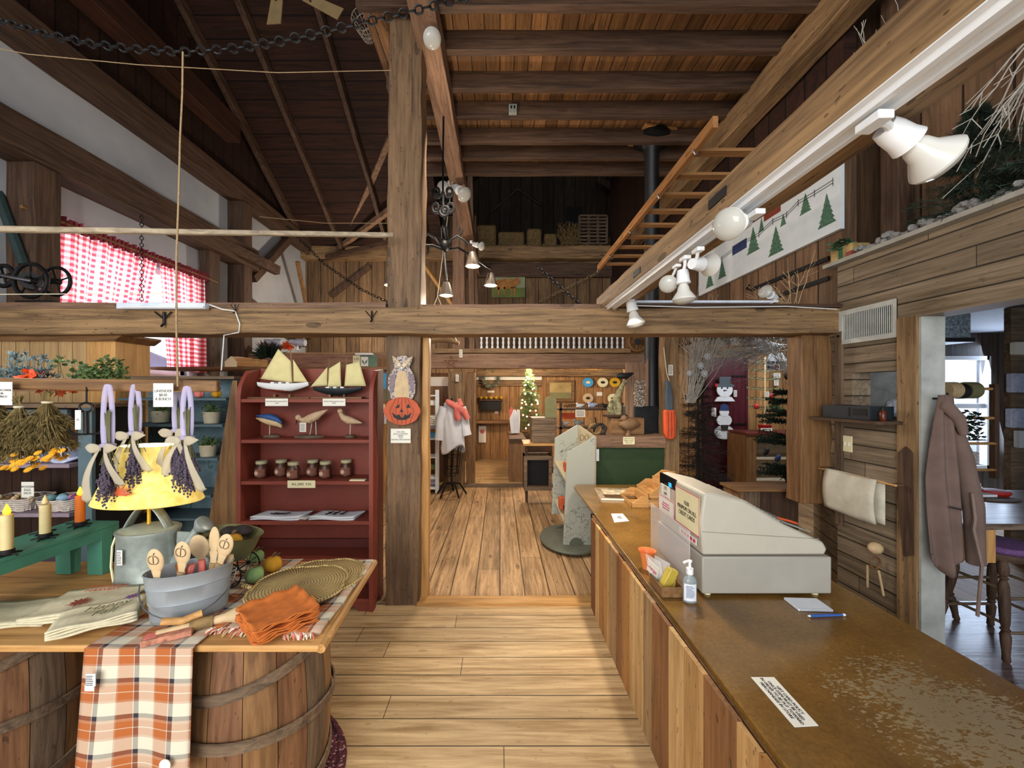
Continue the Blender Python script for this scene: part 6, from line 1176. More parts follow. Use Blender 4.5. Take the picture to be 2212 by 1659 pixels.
# ---------------- side room beyond the doorway
dk = T('work_desk', 'old wooden work counter in the side room', 'desk', (3.2, 2.6, 0)); MB().box(2.62, 4.6, 2.2, 2.95, .715, .75).build('desktop', D('deskm', wood('worn desk top', '4a3a30', '85705e', 0, .3, tone=.3, spots=.5)), dk); MB().box(2.69, 2.83, 2.22, 2.9, .52, .715).build('drawer_box', 'pine_z', dk); MB().box(2.66, 2.7, 2.8, 2.9, 0, .52).box(4.4, 4.5, 2.3, 2.9, 0, .715).build('leg', 'dark_z', dk)
sto = T('turned_stool', 'dark turned leg stool with a round purple cushion', 'stool', (2.97, 2.32, 0))
MB().lathe([(.001, .535), (.165, .535), (.17, .55), (.165, .57), (.001, .57)], n=28).build('seat', 'dark_x', sto, local=True); MB().lathe([(.155, .571), (.165, .585), (.15, .605), (.08, .615), (.001, .617)], n=28).build('cushion', 'purple', sto, local=True)
lp_ = [(.012, 0), (.018, .01), (.016, .04), (.021, .1), (.023, .14), (.015, .16), (.022, .17), (.015, .18), (.02, .2), (.024, .3), (.022, .40), (.014, .43), (.022, .44), (.014, .45), (.022, .46), (.025, .50), (.016, .54)]
LG = []
for sx, sy in ((-1, -1), (1, -1), (-1, 1), (1, 1)):
    mb = MB(); mb.lathe(lp_, (0, 0, 0), 12); v2 = []
    for v in mb.v: k = 1-v.z/.54; v2.append(Vector((v.x+sx*(.10+.07*k), v.y+sy*(.10+.07*k), v.z)))
    mb.v = v2; mb.build('leg', 'dark_z', sto, local=True)
for z, k in ((.15, .722), (.33, .389)):
    r_ = .10+.07*k
    for a, b in (((-r_, -r_, z), (r_, -r_, z)), ((-r_, r_, z), (r_, r_, z)), ((-r_, -r_, z+.05), (-r_, r_, z+.05)), ((r_, -r_, z+.05), (r_, r_, z+.05))): MB().tube([a, b], .009, 8).build('rung', 'grey_x', sto, local=True)
s2 = dup(sto, (2.78, 2.66, 0), .3, 'second stool half hidden behind the taupe coat')
mk = T('wall_speaker', 'grey speckled box hanging under the side room ceiling', 'box', (4.3, 3.6, 1.9)); a = P(2036, 730, 3.7); b = P(2092, 676, 3.7); MB().box(4.15, b.x+.02, 3.7, 3.95, a.z, b.z+.05).build('box_body', D('speck', plain('speckled foam', '8a98a2', .8, vary=.7, scale=40)), mk); MB().box(4.15, b.x+.04, 3.68, 3.97, a.z-.04, a.z).build('bracket', 'black', mk)
bar_ = T('ribbon_rack', 'wall rack of pale dowels with ribbon spools before the window', 'rack', (4.0, 3.3, .9))
for k, (y, x0, x1) in enumerate(((840, 2040, 2142), (903, 2050, 2145), (958, 2060, 2150), (1015, 2055, 2150))): a = P(x0, y, 3.3); b = P(x1, y, 3.3); MB().tube([a, b], .012, 8).build('dowel', 'pine_x', bar_)
MB().box(P(2146, 0, 3.3).x, P(2156, 0, 3.3).x, 3.29, 3.33, .76, 1.56).build('upright', 'dark_z', bar_)
for k, (x0, x1, y, r_, m_, l) in enumerate(((2040, 2064, 843, .07, 'skin', 'tan ribbon spool on the top dowel'), (2066, 2080, 845, .065, 'black', 'dark ribbon spool on the top dowel'), (2082, 2106, 843, .07, 'oliv', 'olive ribbon spool on the top dowel'), (2040, 2058, 905, .06, 'cloth', 'white spool on the second dowel'), (2048, 2070, 958, .06, 'fluff', 'grey twine spool on the third dowel'))):
    a = P(x0, y, 3.3); b = P(x1, y, 3.3); tag(MB().lathe([(r_, 0), (r_, (b-a).length)], a, 18, rot=(0, R(90), 0)).build('ribbon_spool', m_), l, 'spool')
bk2 = basket('hanging_basket', 'small white openwork basket hanging below the spools', P(2073, 0, 3.28).x, P(2100, 0, 3.28).x, 3.23, 3.33, P(0, 1000, 3.28).z, .08, 'wicker', 4); MB().tube([P(2074+13*(1-math.cos(a)), 978-16*math.sin(a), 3.28) for a in [math.pi*i/8 for i in range(9)]], .004, 5).build('handle', 'wicker', bk2)
mb = MB(); leaves(mb, P(2105, 920, 3.25), (.05, .03, .12), 120, .04); tag(mb.build('hanging_greenery', 'fir'), 'dark sprig hanging at the right of the window', 'greenery')
MBx = MB().box(4.45, 4.6, 3.2, 3.3, 0, 2.25); tag(MBx.build('timber_post', 'dark_z'), 'dark post right of the side room window', 'post')
wl = tag(MB().box(4.6, 5.5, 3.5, 3.55, 0, 2.25).build('partition', 'grey_x'), 'grey plank partition at the far right edge', 'partition')
for k, (x0, y0, x1, y1, l, m_) in enumerate(((2192, 738, 2230, 766, 'framed small print near the top right of the side room', 'paper'), (2184, 806, 2230, 848, 'pale lilac folded shirt pinned at the far right edge', 'lcl'), (2182, 882, 2230, 924, 'pale lilac T-shirt hanging at the far right edge', 'lcl'), (2200, 930, 2230, 968, 'pale cloth hanging lowest at the far right edge', 'cloth'))): a = P(x0, y0, 3.45); b = P(x1, y1, 3.45); tag(MB().box(a.x, b.x, 3.44, 3.49, b.z, a.z).build('pinned_item', m_, bevel=.01), l, 'wall item')
tag(MB().lathe([(.06, 0), (.075, .02), (.07, .035), (.02, .045), (.001, .045)], (P(2148, 1055, 2.8).x, 2.8, .751), 20, sx=1.2).build('red_pincushion', 'red'), 'red pin cushion on the side room counter', 'pin cushion'); tag(MB().lathe([(.02, 0), (.02, .05), (.012, .055), (.012, .075)], (P(2114, 1050, 2.85).x, 2.85, .751), 14).build('small_bottle', 'cloth'), 'small bottle beside the red pin cushion', 'bottle'); tag(MB().box(3.35, 3.48, 2.72, 2.82, .751, .775).build('white_box', 'cloth'), 'flat white box on the side room counter', 'box'); tag(MB().lathe([(.10, 0), (.105, .008), (.001, .01)], (P(2150, 1070, 2.7).x, 2.68, .751), 20, sx=1.3, sy=.6).build('oval_plate', 'grey_x'), 'flat oval plate on the side room counter', 'plate')
# ---------------- counter
kx, kx2 = .655, 1.51; kz = CZ-.86
cn = T('sales_counter', 'long sales counter with a worn varnished top and patchwork board front', 'counter', (1.08, 1.8, 0))
MB().prism([(kx, .35, kz-.022), (kx2, .35, kz-.022), (kx2, 3.58, kz-.022), (.70, 3.58, kz-.022), (kx+.012, 3.5, kz-.022)], (0, 0, .022)).build('counter_top', 'counter', cn, bevel=.003)
mb = MB(); y = .36; wds = [.13, .16, .1, .2, .09, .17, .13, .12, .16, .1, .18, .12, .1, .14, .1, .12, .1, .12]; seq = [5, 3, 1, 0, 3, 2, 3, 1, 2, 5, 1, 0, 2, 5, 3, 0, 1, 4]; ci = 0
for w_, m_ in zip(wds, seq):
    if y+w_ > 2.8: w_ = 2.8-y
    if w_ <= 0: break
    mb.m = m_; mb.box(.632, .655-.003+rnd(-.003, .003)-.004, y+.001, y+w_-.002, .0, kz-.022); y += w_
mb.build('board_front', ['cb%d' % i for i in range(6)], cn); MB().box(.655, .70, .36, 2.8, .02, kz-.022).box(.655, 1.45, 2.77, 2.8, .0, kz-.022).box(1.40, 1.45, .36, 2.77, .0, kz-.022).build('carcass', 'brown_z', cn); MB().box(1.3, 1.4, 3.35, 3.45, 0, kz-.022).build('back_leg', 'brown_z', cn)
# card holder, stepped
ch = T('stepped_card_holder', 'three tier pale wooden stepped card holder on the counter end', 'holder', (1.25, 3.0, kz)); yf = 2.88; yb = 3.12
def hx(px): return (px-CX)*yf/F
zc = kz
prf = [(hx(1370), zc), (hx(1490), zc), (hx(1490), CZ-(1012-CY)*yf/F), (hx(1478), CZ-(1008-CY)*yf/F)]
MB().prism([(hx(1375), yf, zc), (hx(1491), yf, zc), (hx(1491), yf, zc+.215), (hx(1480), yf, zc+.215)], (0, .012, 0)).build('side_panel', 'pine_x', ch); MB().prism([(hx(1375), yb, zc), (hx(1491), yb, zc), (hx(1491), yb, zc+.215), (hx(1480), yb, zc+.215)], (0, .012, 0)).build('side_panel', 'pine_x', ch)
for k in range(3):
    x0 = hx(1372)+.127*k; z0 = zc+.07*k; MB().box(x0-.02, x0+.11, yf-.012, yb+.024, z0+.01, z0+.018).build('tray_floor', 'pine_y', ch)
    MB().box(x0-.028, x0-.02, yf-.012, yb+.024, z0+.002, z0+.035).build('tray_lip', 'pine_y', ch); MB().box(x0+.085, x0+.095, yf-.012, yb+.024, z0+.018, z0+.085).build('tray_back', 'pine_y', ch)
    for yy in (yf-.014, yb+.014): MB().prism([(x0-.028, yy, z0+.002), (x0+.095, yy, z0+.002), (x0+.095, yy, z0+.085), (x0+.05, yy, z0+.085), (x0-.01, yy, z0+.04), (x0-.028, yy, z0+.035)], (0, .010, 0)).build('tray_side', 'pine_x', ch)
mb = MB(); a = P(1262, 1048, 3.5); m2 = T('magazine', 'magazine with a brown and cream cover on the counter corner', 'magazine', (.98, 3.15, kz)); MB().obox((.955, 3.22, kz+.009), (.28, .34, .014), (0, 0, R(-6))).build('pages', 'paper', m2); MB().obox((.955, 3.22, kz+.017), (.28, .34, .002), (0, 0, R(-6))).build('cover', D('mag', plain('magazine cover', '9c8468', .35, vary=.6, scale=14)), m2); MB().obox((.955, 3.11, kz+.0185), (.24, .09, .001), (0, 0, R(-6))).build('cover_band', D('magc', plain('cover brown', '5f4630', .4)), m2); MB().obox((.96, 3.25, kz+.0185), (.2, .16, .001), (0, 0, R(-6))).build('cover_photo', D('magp', plain('cover photo', 'd0c0a0', .4, vary=.5, scale=25)), m2)
def flatcard(label, pts, n, txt=None, size=.02, rz_=0, mat='paper'):
    pl_ = []
    for x, y in pts: Y = .86*F/(y-CY); pl_.append(Vector(((x-CX)*Y/F, Y, kz+.001)))
    o = tag(MB().prism(pl_, (0, 0, .0012)).build('counter_card', mat), label, 'card'); c = sum(pl_, Vector())/4; c.z = kz+.0026
    d = (pl_[1]-pl_[0]).normalized(); ang = math.atan2(d.y, d.x)
    if txt: text(txt, c, size, parent=o, rot=(0, 0, ang), sx=.9)
    return o
flatcard('small white printed card taped near the far counter corner', [(1357, 1128), (1320, 1127-18), (1341, 1109), (1358, 1127)][:4], 4) if False else None
flatcard('small white printed card taped near the far counter corner', [(1320, 1110), (1327, 1129), (1359, 1126), (1345, 1110)], 4, 'NO CASH BACK\nPLEASE ASK FOR\nGIFT BOXES', .009)
flatcard('long white hand-lettered policy card lying on the near counter', [(1622, 1464), (1716, 1572), (1768, 1569), (1672, 1464)], 4, 'GIFT CARD POLICY\nONCE ITEM MUST BE USED\nIN ORDER TO BE PUT TOWARD\nMERCHANDISE IN STORE', .0125)
# cash register
RX0 = .74; cr_ = T('cash_register', 'large beige cash register with a handwritten sign on its back', 'cash register', (1.02, 1.6, kz))
ry = 1.625; rx = (1524-CX)*ry/F; rx = .86*.0+(1525-CX)*1.625/F; rxe = (1797-CX)*1.625/F; rb = kz+.012
MB().box(rx-.015, rxe+.0, ry, ry+.46, rb, rb+.155).build('cash_drawer', 'beigeg', cr_, bevel=.006)
zt0 = rb+.155; zt1 = CZ-(1058-CY)*1.9/F
pf = [(rx-.01, zt0+.004), (rxe-.025, zt0+.004), (rxe-.012, zt0+.03), (rxe-.03, zt0+.06), (rx+.33, zt0+.135), (rx+.16, zt0+.235), (rx+.03, zt0+.265), (rx-.005, zt0+.262), (rx-.02, zt0+.15)]
MB().prism([(x, ry+.005, z) for x, z in pf], (0, .44, 0)).build('register_body', 'beige', cr_, bevel=.01)
MB().prism([(x, ry+.003, z) for x, z in [(rx-.013, zt0+.105), (rxe-.05, zt0+.075), (rxe-.05, zt0+.073), (rx-.013, zt0+.103)]], (0, .003, 0)).build('seam', D('seam', plain('seam grey', '8a867c', .6)), cr_)
mb = MB()
for i in range(9):
    for j in range(7):
        f = i/9; x = rx+.18+.012+(.15)*f+.06*(f > .99); z = zt0+.235-.10*(x-rx-.16)/.17; mb.obox((x, ry+.05+j*.045, z+.003), (.014, .034, .006), (0, R(30), 0))
mb.build('keypad', 'beigeg', cr_); MB().obox((rx+.40, ry+.2, zt0+.115), (.13, .34, .004), (0, R(19), 0)).build('operator_panel', 'galv', cr_); MB().obox((rx+.43, ry+.12, zt0+.112), (.05, .06, .008), (0, R(19), .4)).build('orange_cable_tie', 'orange', cr_)
MB().box(rx-.012, rx-.002, ry+.26, ry+.44, zt0+.18, zt0+.262).build('customer_display', D('disp', plain('dark display', '101418', .12, vary=0)), cr_); MB().box(rx-.0135, rx-.012, ry+.30, ry+.33, zt0+.215, zt0+.235).build('display_digits', D('digi', plain('cyan digit', '30a0d0', .3, vary=0, emit=.8)), cr_)
for x in (rx+.02, rxe-.05):
    for y in (ry+.03, ry+.42): MB().lathe([(.014, 0), (.014, .014)], (x, y, kz+.0), 12).build('foot', 'cream', cr_)
# signs taped on the back (facing -x), tilted planes
def xcard(name, mat, y0, y1, z0, z1, x, parent, txt=None, size=.02, col_='ink', border=None, tmat='ink'):
    o = MB().box(x-.0015, x, y0, y1, z0, z1).build(name, mat, parent)
    if border:
        MB().box(x-.002, x-.0015, y0, y1, z0, z0+.004).box(x-.002, x-.0015, y0, y1, z1-.004, z1).box(x-.002, x-.0015, y0, y0+.004, z0, z1).box(x-.002, x-.0015, y1-.004, y1, z0, z1).build('border', border, o)
    if txt: text(txt, (x-.0025, (y0+y1)/2, (z0+z1)/2), size, tmat, parent=o, rot=(R(90), 0, R(-90)), sx=.8)
    return o
xcard('handwritten_sign', 'cream', ry+.01, ry+.235, zt0+.075, zt0+.245, rx-.021, cr_, '10.00\nMINIMUM ON ALL\nCREDIT CARDS', .027, border='inkred')
xcard('pink_notice', 'paper', ry+.25, ry+.43, zt0+.07, zt0+.155, rx-.021, cr_, 'Support this shop\nplease no bills over 50\nthank you so much', .0125, border='inkred', tmat='inkred')
xcard('price_note', 'paper', ry+.30, ry+.40, zt0+.16, zt0+.215, rx-.019, cr_, '7.75\neach', .024); xcard('card_logos', 'paper', ry+.04, ry+.20, zt0+.03, zt0+.06, rx-.018, cr_)
mb = MB(); [mb.box(rx-.0205, rx-.0195, ry+.05+k*.028, ry+.068+k*.028, zt0+.038, zt0+.052) for k in range(5)]; mb.build('payment_marks', 'inkred', cr_)
tag(MB().box(rx-.06, rx-.057, ry+.02, ry+.44, kz+.001, zt0+.10).build('plastic_shield', 'clear'), 'clear plastic sheet standing along the back of the register', 'plastic sheet')
# sanitizer
q = Vector(((1490-CX)*.86*F/(1300-CY)/F, .86*F/(1300-CY), kz)); sn = T('sanitizer_bottle', 'clear hand sanitizer pump bottle on the counter', 'bottle', q)
MB().lathe([(.022, 0), (.028, .004), (.028, .085), (.022, .10), (.011, .11), (.011, .118)], n=20, sy=.7).build('bottle_body', D('gel', plain('clear gel', 'a8b4b8', .08, vary=0, alpha=.55)), sn, local=True); MB().lathe([(.014, .115), (.014, .138), (.006, .14), (.005, .162), (.009, .163), (.009, .17), (.001, .171)], n=16).tube([(0, 0, .166), (-.022, -.008, .168), (-.03, -.01, .162)], .005, 8).build('pump_head', 'white', sn, local=True)
a = [R(-160+110*i/10) for i in range(11)]; o = MB().add([(.0288*math.cos(q_), .0205*math.sin(q_), z) for z in (.012, .08) for q_ in a], [(i, i+1, i+12, i+11) for i in range(10)]).build('label', 'cloth', sn, local=True)
lines(MB(), (-.008, -.0215, .05), .03, .05, 9, rot=(R(90), 0, R(-12))).build('fine_print', 'blue', o, local=True)
# plant-card acrylic, orange cup, wooden tray, business card box
def cpos(px, py): Y = .86*F/(py-CY); return Vector(((px-CX)*Y/F, Y, kz))
q = cpos(1408, 1240); oc = T('orange_cup', 'small orange plastic cup with a flared rim', 'cup', q+Vector((0, .06, 0))); MB().lathe([(.022, 0), (.028, .05), (.040, .085), (.042, .088), (.038, .084), (.026, .05), (.02, .003), (.001, .003)], n=24).build('cup_body', D('ocup', plain('orange plastic', 'e8854a', .35, vary=.05)), oc, local=True)
q = cpos(1415, 1262); ac = T('acrylic_sign_holder', 'clear acrylic holder with a small pink lettered card', 'sign holder', q); MB().obox((0, 0, .06), (.003, .09, .12), (0, R(-12), R(20))).obox((.025, 0, .055), (.003, .09, .11), (0, R(10), R(20))).build('acrylic_sheet', 'clear', ac, local=True); o = MB().obox((-.012, -.003, .07), (.002, .065, .07), (R(20), R(-12), R(20))).build('small_card', 'paper', ac, local=True); text('Change', (-.016, -.004, .07), .02, 'inkred', o, (R(78), R(20), R(-70)), local=True)
q = cpos(1437, 1290); wt = T('wooden_tray', 'small brown wooden tray holding yellow tins', 'tray', q+Vector((.03, .06, 0))); 
mb = MB().obox((0, 0, .004), (.09, .13, .006)).obox((-.044, 0, .022), (.006, .13, .04)).obox((.044, 0, .022), (.006, .13, .04)).obox((0, -.064, .022), (.09, .006, .04)).obox((0, .064, .022), (.09, .006, .04)); mb.build('tray_body', 'brown_y', wt, local=True)
tag(MB().obox(q+Vector((.035, .05, .055)), (.045, .03, .09), (R(10), R(25), R(20))).build('yellow_tin', D('tin', plain('yellow tin', 'c9b04a', .35, vary=.2)), bevel=.004), 'yellow box with a black window leaning in the wooden tray', 'box'); tag(MB().obox(q+Vector((.055, .08, .045)), (.05, .02, .07), (R(-10), R(10), R(-20))).build('yellow_tin', 'tin', bevel=.003), 'second yellow box behind in the wooden tray', 'box')
# notebook and pen
nb = T('spiral_notebook', 'white spiral notepad on the counter', 'notebook', cpos(1747, 1308)); c = cpos(1745, 1309); MB().obox(c+Vector((0, 0, .006)), (.13, .085, .009), (0, 0, R(-3))).build('paper_pad', 'cloth', nb, bevel=.001)
mb = MB()
for i in range(22): x = c.x-.062+.124*i/21; yy = c.y-.043-(x-c.x)*.05; mb.tube([(x, yy+.004*math.cos(a), c.z+.006+.006*math.sin(a)) for a in [k*1.257 for k in range(5)]], .0008, 4, closed=True)
mb.build('wire_binding', 'steel', nb)
pn = T('ballpoint_pen', 'blue ballpoint pen lying beside the notepad', 'pen', cpos(1788, 1333)); a = cpos(1745, 1334)+Vector((0, 0, .006)); b = cpos(1836, 1331)+Vector((0, 0, .006)); MB().tube([a.lerp(b, .05), a.lerp(b, .3), a.lerp(b, .6), a.lerp(b, .82)], [.0048, .0055, .0048, .0044], 10).build('barrel', D('penb', plain('pen blue', '3a5fa8', .3)), pn); MB().tube([a, a.lerp(b, .06)], [.002, .0046], 8).tube([a.lerp(b, .82), a.lerp(b, .88)], .0046, 8).build('grip_ring', 'paper', pn); MB().tube([a.lerp(b, .88), b], [.0042, .0012], 8).build('tip', 'steel', pn)
# low wooden bench/box behind the counter under the Christmas room opening
lb = T('low_cabinet', 'low rustic cabinet with plank top below the snowy opening', 'cabinet', (1.98, 2.95, 0)); MB().box(1.78, 2.30, 2.92, 3.15, .745, .765).build('plank_top', 'brown_x', lb); MB().box(1.80, 1.84, 2.94, 3.13, 0, .745).build('side', 'brown_z', lb); MB().box(1.84, 1.98, 2.96, 2.975, 0, .745).build('grey_panel', 'grey_z', lb); MB().box(1.98, 2.28, 2.97, 3.12, 0, .745).build('dark_panel', 'dark_z', lb)
# ---------------- Christmas room
dr = S(T('door_1', 'x', 'x', (3.5, 6.03, 0)));
for k in ('label', 'category'): del dr[k]
a = P(1519, 773, 6.02); b = P(1616, 1055, 6.02); MB().box(a.x, b.x, 6.02, 6.055, 0, a.z).build('door_leaf', D('doorm', wood('maroon door boards', '3c1218', '54202a', 2, .4, plank=(0, .19), gap=.02, pvar=.15)), dr)
for y in (812, 916): q = P(1605, y, 6.0); MB().box(q.x-.16, q.x+.06, 6.0, 6.02, q.z-.012, q.z+.012).build('strap_hinge', 'iron', dr)
S(MB().box(a.x-.1, b.x+.1, 6.0, 6.05, a.z, a.z+.12).build('trim_9', 'brown_x'))
YD = 6.0; sm_ = T('snowman_sign', 'snowman head cut-out with a grey top hat on the maroon door', 'wall decoration', P(1565, 866, YD-.04))
def disc(cx_, cy_, rx_, ry_, n=28): return [(cx_+rx_*math.cos(2*math.pi*i/n), cy_+ry_*math.sin(2*math.pi*i/n)) for i in range(n)][::-1]
MB().pxp(disc(1566, 842, 17, 16), YD-.06, .02).pxp([(1544, 867), (1550, 858), (1566, 854), (1581, 858), (1588, 867)][::-1], YD-.055, .02).build('head', 'snow', sm_); MB().pxp([(1554, 814), (1579, 814), (1578, 828), (1587, 832), (1585, 836), (1547, 836), (1546, 832), (1555, 828)][::-1], YD-.065, .025).build('top_hat', D('hatg', plain('hat grey', '4a545c', .6)), sm_)
MB().pxp(disc(1560, 838, 1.5, 1.8, 8), YD-.07, .01).pxp(disc(1572, 838, 1.5, 1.8, 8), YD-.07, .01).pxp([(1564, 842), (1572, 843), (1564, 845)][::-1], YD-.07, .01).build('face', 'ink', sm_); MB().pxp(disc(1548, 832, 3, 4, 8), YD-.07, .02).build('red_berry', 'red', sm_)
s2_ = T('snowman_sign', 'three ball snowman cut-out with a blue hat lower on the maroon door', 'wall decoration', P(1565, 948, YD-.04))
MB().pxp(disc(1565, 890, 10, 10), YD-.06, .02).pxp(disc(1565, 908, 16, 13), YD-.055, .02).pxp(disc(1565, 934, 21, 15), YD-.05, .02).build('snow_balls', 'snow', s2_); MB().pxp([(1555, 887), (1557, 876), (1565, 872), (1573, 876), (1575, 887)][::-1], YD-.067, .02).build('blue_hat', 'navy', s2_); MB().pxp([(1558, 918), (1574, 918), (1572, 930), (1560, 930)][::-1], YD-.067, .02).build('basket', 'dryfir', s2_)
card('price_card', 'white card right of the snowman head on the door', 1585, 843, 1592, 857, YD-.02, n=4); card('price_card', 'white card left of the lower snowman on the door', 1537, 881, 1547, 900, YD-.02, n=5)
def flake(label, px, py, Y, r_px, rot=0):
    c = P(px, py, Y); r_ = r_px*Y/F; mb = MB(); mb.lathe([(r_*.3, 0), (r_*.3, .006)], c, 10, rot=(R(90), 0, 0))
    for i in range(8):
        a = 2*math.pi*i/8+rot; d = Vector((math.cos(a), 0, math.sin(a))); s_ = Vector((-d.z, 0, d.x)); mb.bar(c+d*r_*.25, c+d*r_*.95, .006, r_*.13, up=(0, 1, 0))
        for k in (-1, 1): mb.bar(c+d*r_*.55, c+d*r_*.8+s_*k*r_*.22, .006, r_*.09, up=(0, 1, 0))
    return tag(mb.build('snowflake', 'snow'), label, 'snowflake', 'snowflakes around the snowy opening')
for k, (x, y, Y, r_, l) in enumerate(((1588, 734, 4.2, 12, 'large snowflake at the top above the maroon door'), (1558, 742, 4.3, 9, 'smaller snowflake left of the top large one'), (1653, 742, 4.3, 13, 'lilac white snowflake at top centre right'), (1675, 757, 4.1, 10, 'snowflake hanging over the cottage sign'), (1528, 770, 4.2, 8, 'snowflake on the white branches upper left'), (1514, 790, 4.2, 8, 'snowflake below it on the white branches'), (1522, 807, 4.2, 8, 'snowflake just right of the dark fir tip'), (1489, 806, 4.2, 6, 'snowflake at the left edge of the opening'), (1733, 775, 4.1, 14, 'large snowflake at the right edge of the opening'), (1718, 800, 4.3, 10, 'snowflake under the large right one'), (1725, 850, 4.3, 8, 'snowflake low on the right branches'))): flake(l, x, y, Y, r_, k)
twigs('tall white frosted branches at the left of the snowy opening', P(1490, 870, 4.3), 42, 1.15, ((-.05, .42), (-.2, .2), (.7, 1)), .0032, br=8)
twigs('white frosted branches arching along the top of the opening', P(1500, 745, 4.5), 30, .9, ((.6, 1), (-.3, .3), (-.25, .3)), .003, br=8); twigs('white frosted branches at the right side of the opening', P(1738, 850, 4.2), 40, 1.1, ((-.5, .05), (-.2, .2), (.4, 1)), .003, br=8); twigs('grey brush of twigs over the maroon door', P(1690, 745, 4.5), 45, .75, ((-1, -.4), (-.3, .3), (-.4, .2)), .003, 'fluff', br=6)
spruce('christmas_tree', 'dark dry twig tree in a bushel basket left of the maroon door', P(1508, 1098, 4.55)+Vector((0, 0, .28)), 1.35, .34, 'dryfir', 'dryfir', 26, 9, .07, gap0=.02, nn=5)
bq = P(1508, 1098, 4.55); bq.z = 0; tag(MB().lathe([(.15, .0), (.19, .36), (.2, .37), (.18, .37), (.14, .02), (.001, .02)], bq, 20).build('bushel_basket', 'skin'), 'pale wooden bushel basket holding the twig tree', 'basket')
tr_ = T('christmas_tree', 'tiered dark green fir with bare trunk at the right of the opening', 'tree', P(1708, 1060, 3.9))
base = P(1708, 1056, 3.9); MB().tube([base, P(1706, 830, 3.9)], [.045, .015], 9).build('trunk', D('trk', plain('fir trunk', '33261c', .9, vary=.3)), tr_); mb = MB()
for z_, L in ((848, .16), (868, .2), (895, .25), (912, .3), (945, .32), (958, .30), (1012, .28), (1025, .30)):
    for k in range(15):
        a = 6.28*k/15+rnd(0, .4); c = P(1707, z_, 3.9); e = Vector((math.cos(a), math.sin(a), rnd(-.12, .2)))*L*rnd(.7, 1); mb.tube([c, c+e], .004, 3)
        for q in range(8): blades(mb, c+e*((q+1)/8), 10, .045, e.normalized(), 1.0, .0045)
mb.build('branches', 'fir', tr_)
ft_ = T('feather_tree', 'sparse feather tree in a red pot on the shelf', 'tree', P(1650, 925, 5.4)); pt = P(1652, 938, 5.4); MB().tube([pt, P(1652, 770, 5.4)], .012, 6).build('trunk', 'skin', ft_)
for k, (y, w_) in enumerate(((782, 22), (799, 27), (817, 30), (838, 38), (860, 36), (880, 30))): mb = MB(); a = P(1650-w_, y, 5.4); b = P(1650+w_, y+2, 5.4); mb.tube([a, P(1652, y+4, 5.4), b], .008, 5); [blades(mb, a.lerp(b, i/26), 5, .03, (0, 0, 1), 1.3, .005) for i in range(27)]; mb.build('branch', 'stemg', ft_)
MB().lathe([(.055, 0), (.08, .12), (.085, .13)], P(1652, 938, 5.4), 16).build('red_pot', 'red', ft_)
hs_ = T('cottage_ornament', 'white fretwork cottage plaque with a red door', 'ornament', P(1678, 800, 4.6)); mb = MB().pxp([(1656, 800), (1656, 778), (1664, 762), (1690, 762), (1700, 778), (1700, 800)][::-1], 4.6, .01); mb.build('plaque', 'snow', hs_)
mb = MB(); [mb.pxp([(x, y), (x+6, y), (x+6, y+6), (x, y+6)][::-1], 4.59, .012) for x in (1659, 1668, 1677, 1686, 1693) for y in (780, 790)]; mb.build('dark_panes', 'hatg', hs_); MB().pxp([(1675, 799), (1681, 799), (1681, 788), (1675, 788)], 4.585, .01).build('red_door', 'redp', hs_)
card('price_card', 'upper white card beside the feather tree', 1671, 806, 1686, 816, 6.0, n=3); card('price_card', 'lower white card beside the feather tree', 1672, 818, 1682, 833, 6.0, n=4); card('price_card', 'small card pinned under the feather tree branches', 1652, 846, 1662, 857, 6.0, n=4)
pt_ = spruce('christmas_tree', 'small frosted green bottle brush tree on the red shelf', P(1677, 892, 5.4), .2, .09, 'leaf', 'brown_z', 12, 8, .02); 
for k, (x, y, m_, l) in enumerate(((1668, 856, 'red', 'red ring ornament near the feather tree'), (1634, 878, 'red', 'red bauble at the left of the red shelf'), (1722, 878, 'skin', 'round drum ornament on the right branches'), (1716, 812, 'fluff', 'grey knitted mitten ornament upper right'), (1700, 812, 'dryfir', 'hanging pine cone ornament at the right'), (1734, 915, 'snow', 'white disc ornament on the right post edge'))): q = P(x, y, 4.3 if x > 1690 else 5.3); r_ = 9*q.y/F if k in (2, 3) else 6*q.y/F; tag(MB().ball(q, (r_, r_*.7, r_*(1.4 if k == 4 else 1))).build('ornament', m_), l, 'ornament', 'ornaments in the snowy room')
sc_ = T('christmas_shelf', 'low red topped cabinet with pale boards standing in for its mirror', 'shelf', (4.5, 5.7, 0)); xa = P(1612, 0, 5.35).x; xb = P(1745, 0, 5.35).x+.2; MB().box(xa, xb, 5.33, 5.8, P(0, 935, 5.35).z-.03, P(0, 935, 5.35).z).build('top_board', 'redd', sc_); MB().box(xa, P(1634, 0, 5.35).x, 5.35, 5.8, 0, .92-.03).build('side', 'brown_z', sc_)
MB().box(P(1634, 0, 5.35).x, xb, 5.75, 5.8, 0, .89).build('back_panel', D('mirrorp', wood('pale mirror reflection', 'b9a88c', 'dfd2b8', 0, .5, tone=.15)), sc_)  # pale boards put in place of the mirror's bright reflection
for z in (.25, .55): MB().box(P(1634, 0, 5.35).x, xb, 5.4, 5.75, z, z+.02).build('shelf_board', 'mirrorp', sc_)
card('price_card', 'row of small printed cards on the red shelf edge', 1643, 925, 1668, 931, 5.32, n=1)
for k, (x, y, m_, l) in enumerate(((1655, 975, 'black', 'black and tan bird ornament hanging over the pale shelf'), (1680, 990, 'navy', 'navy ornament hanging over the pale shelf'), (1730, 985, 'red', 'red ornament low at the right'))): q = P(x, y, 4.8); tag(MB().ball(q, (.03, .03, .055), rot=(0, .5, 0)).build('ornament', m_), l, 'ornament')
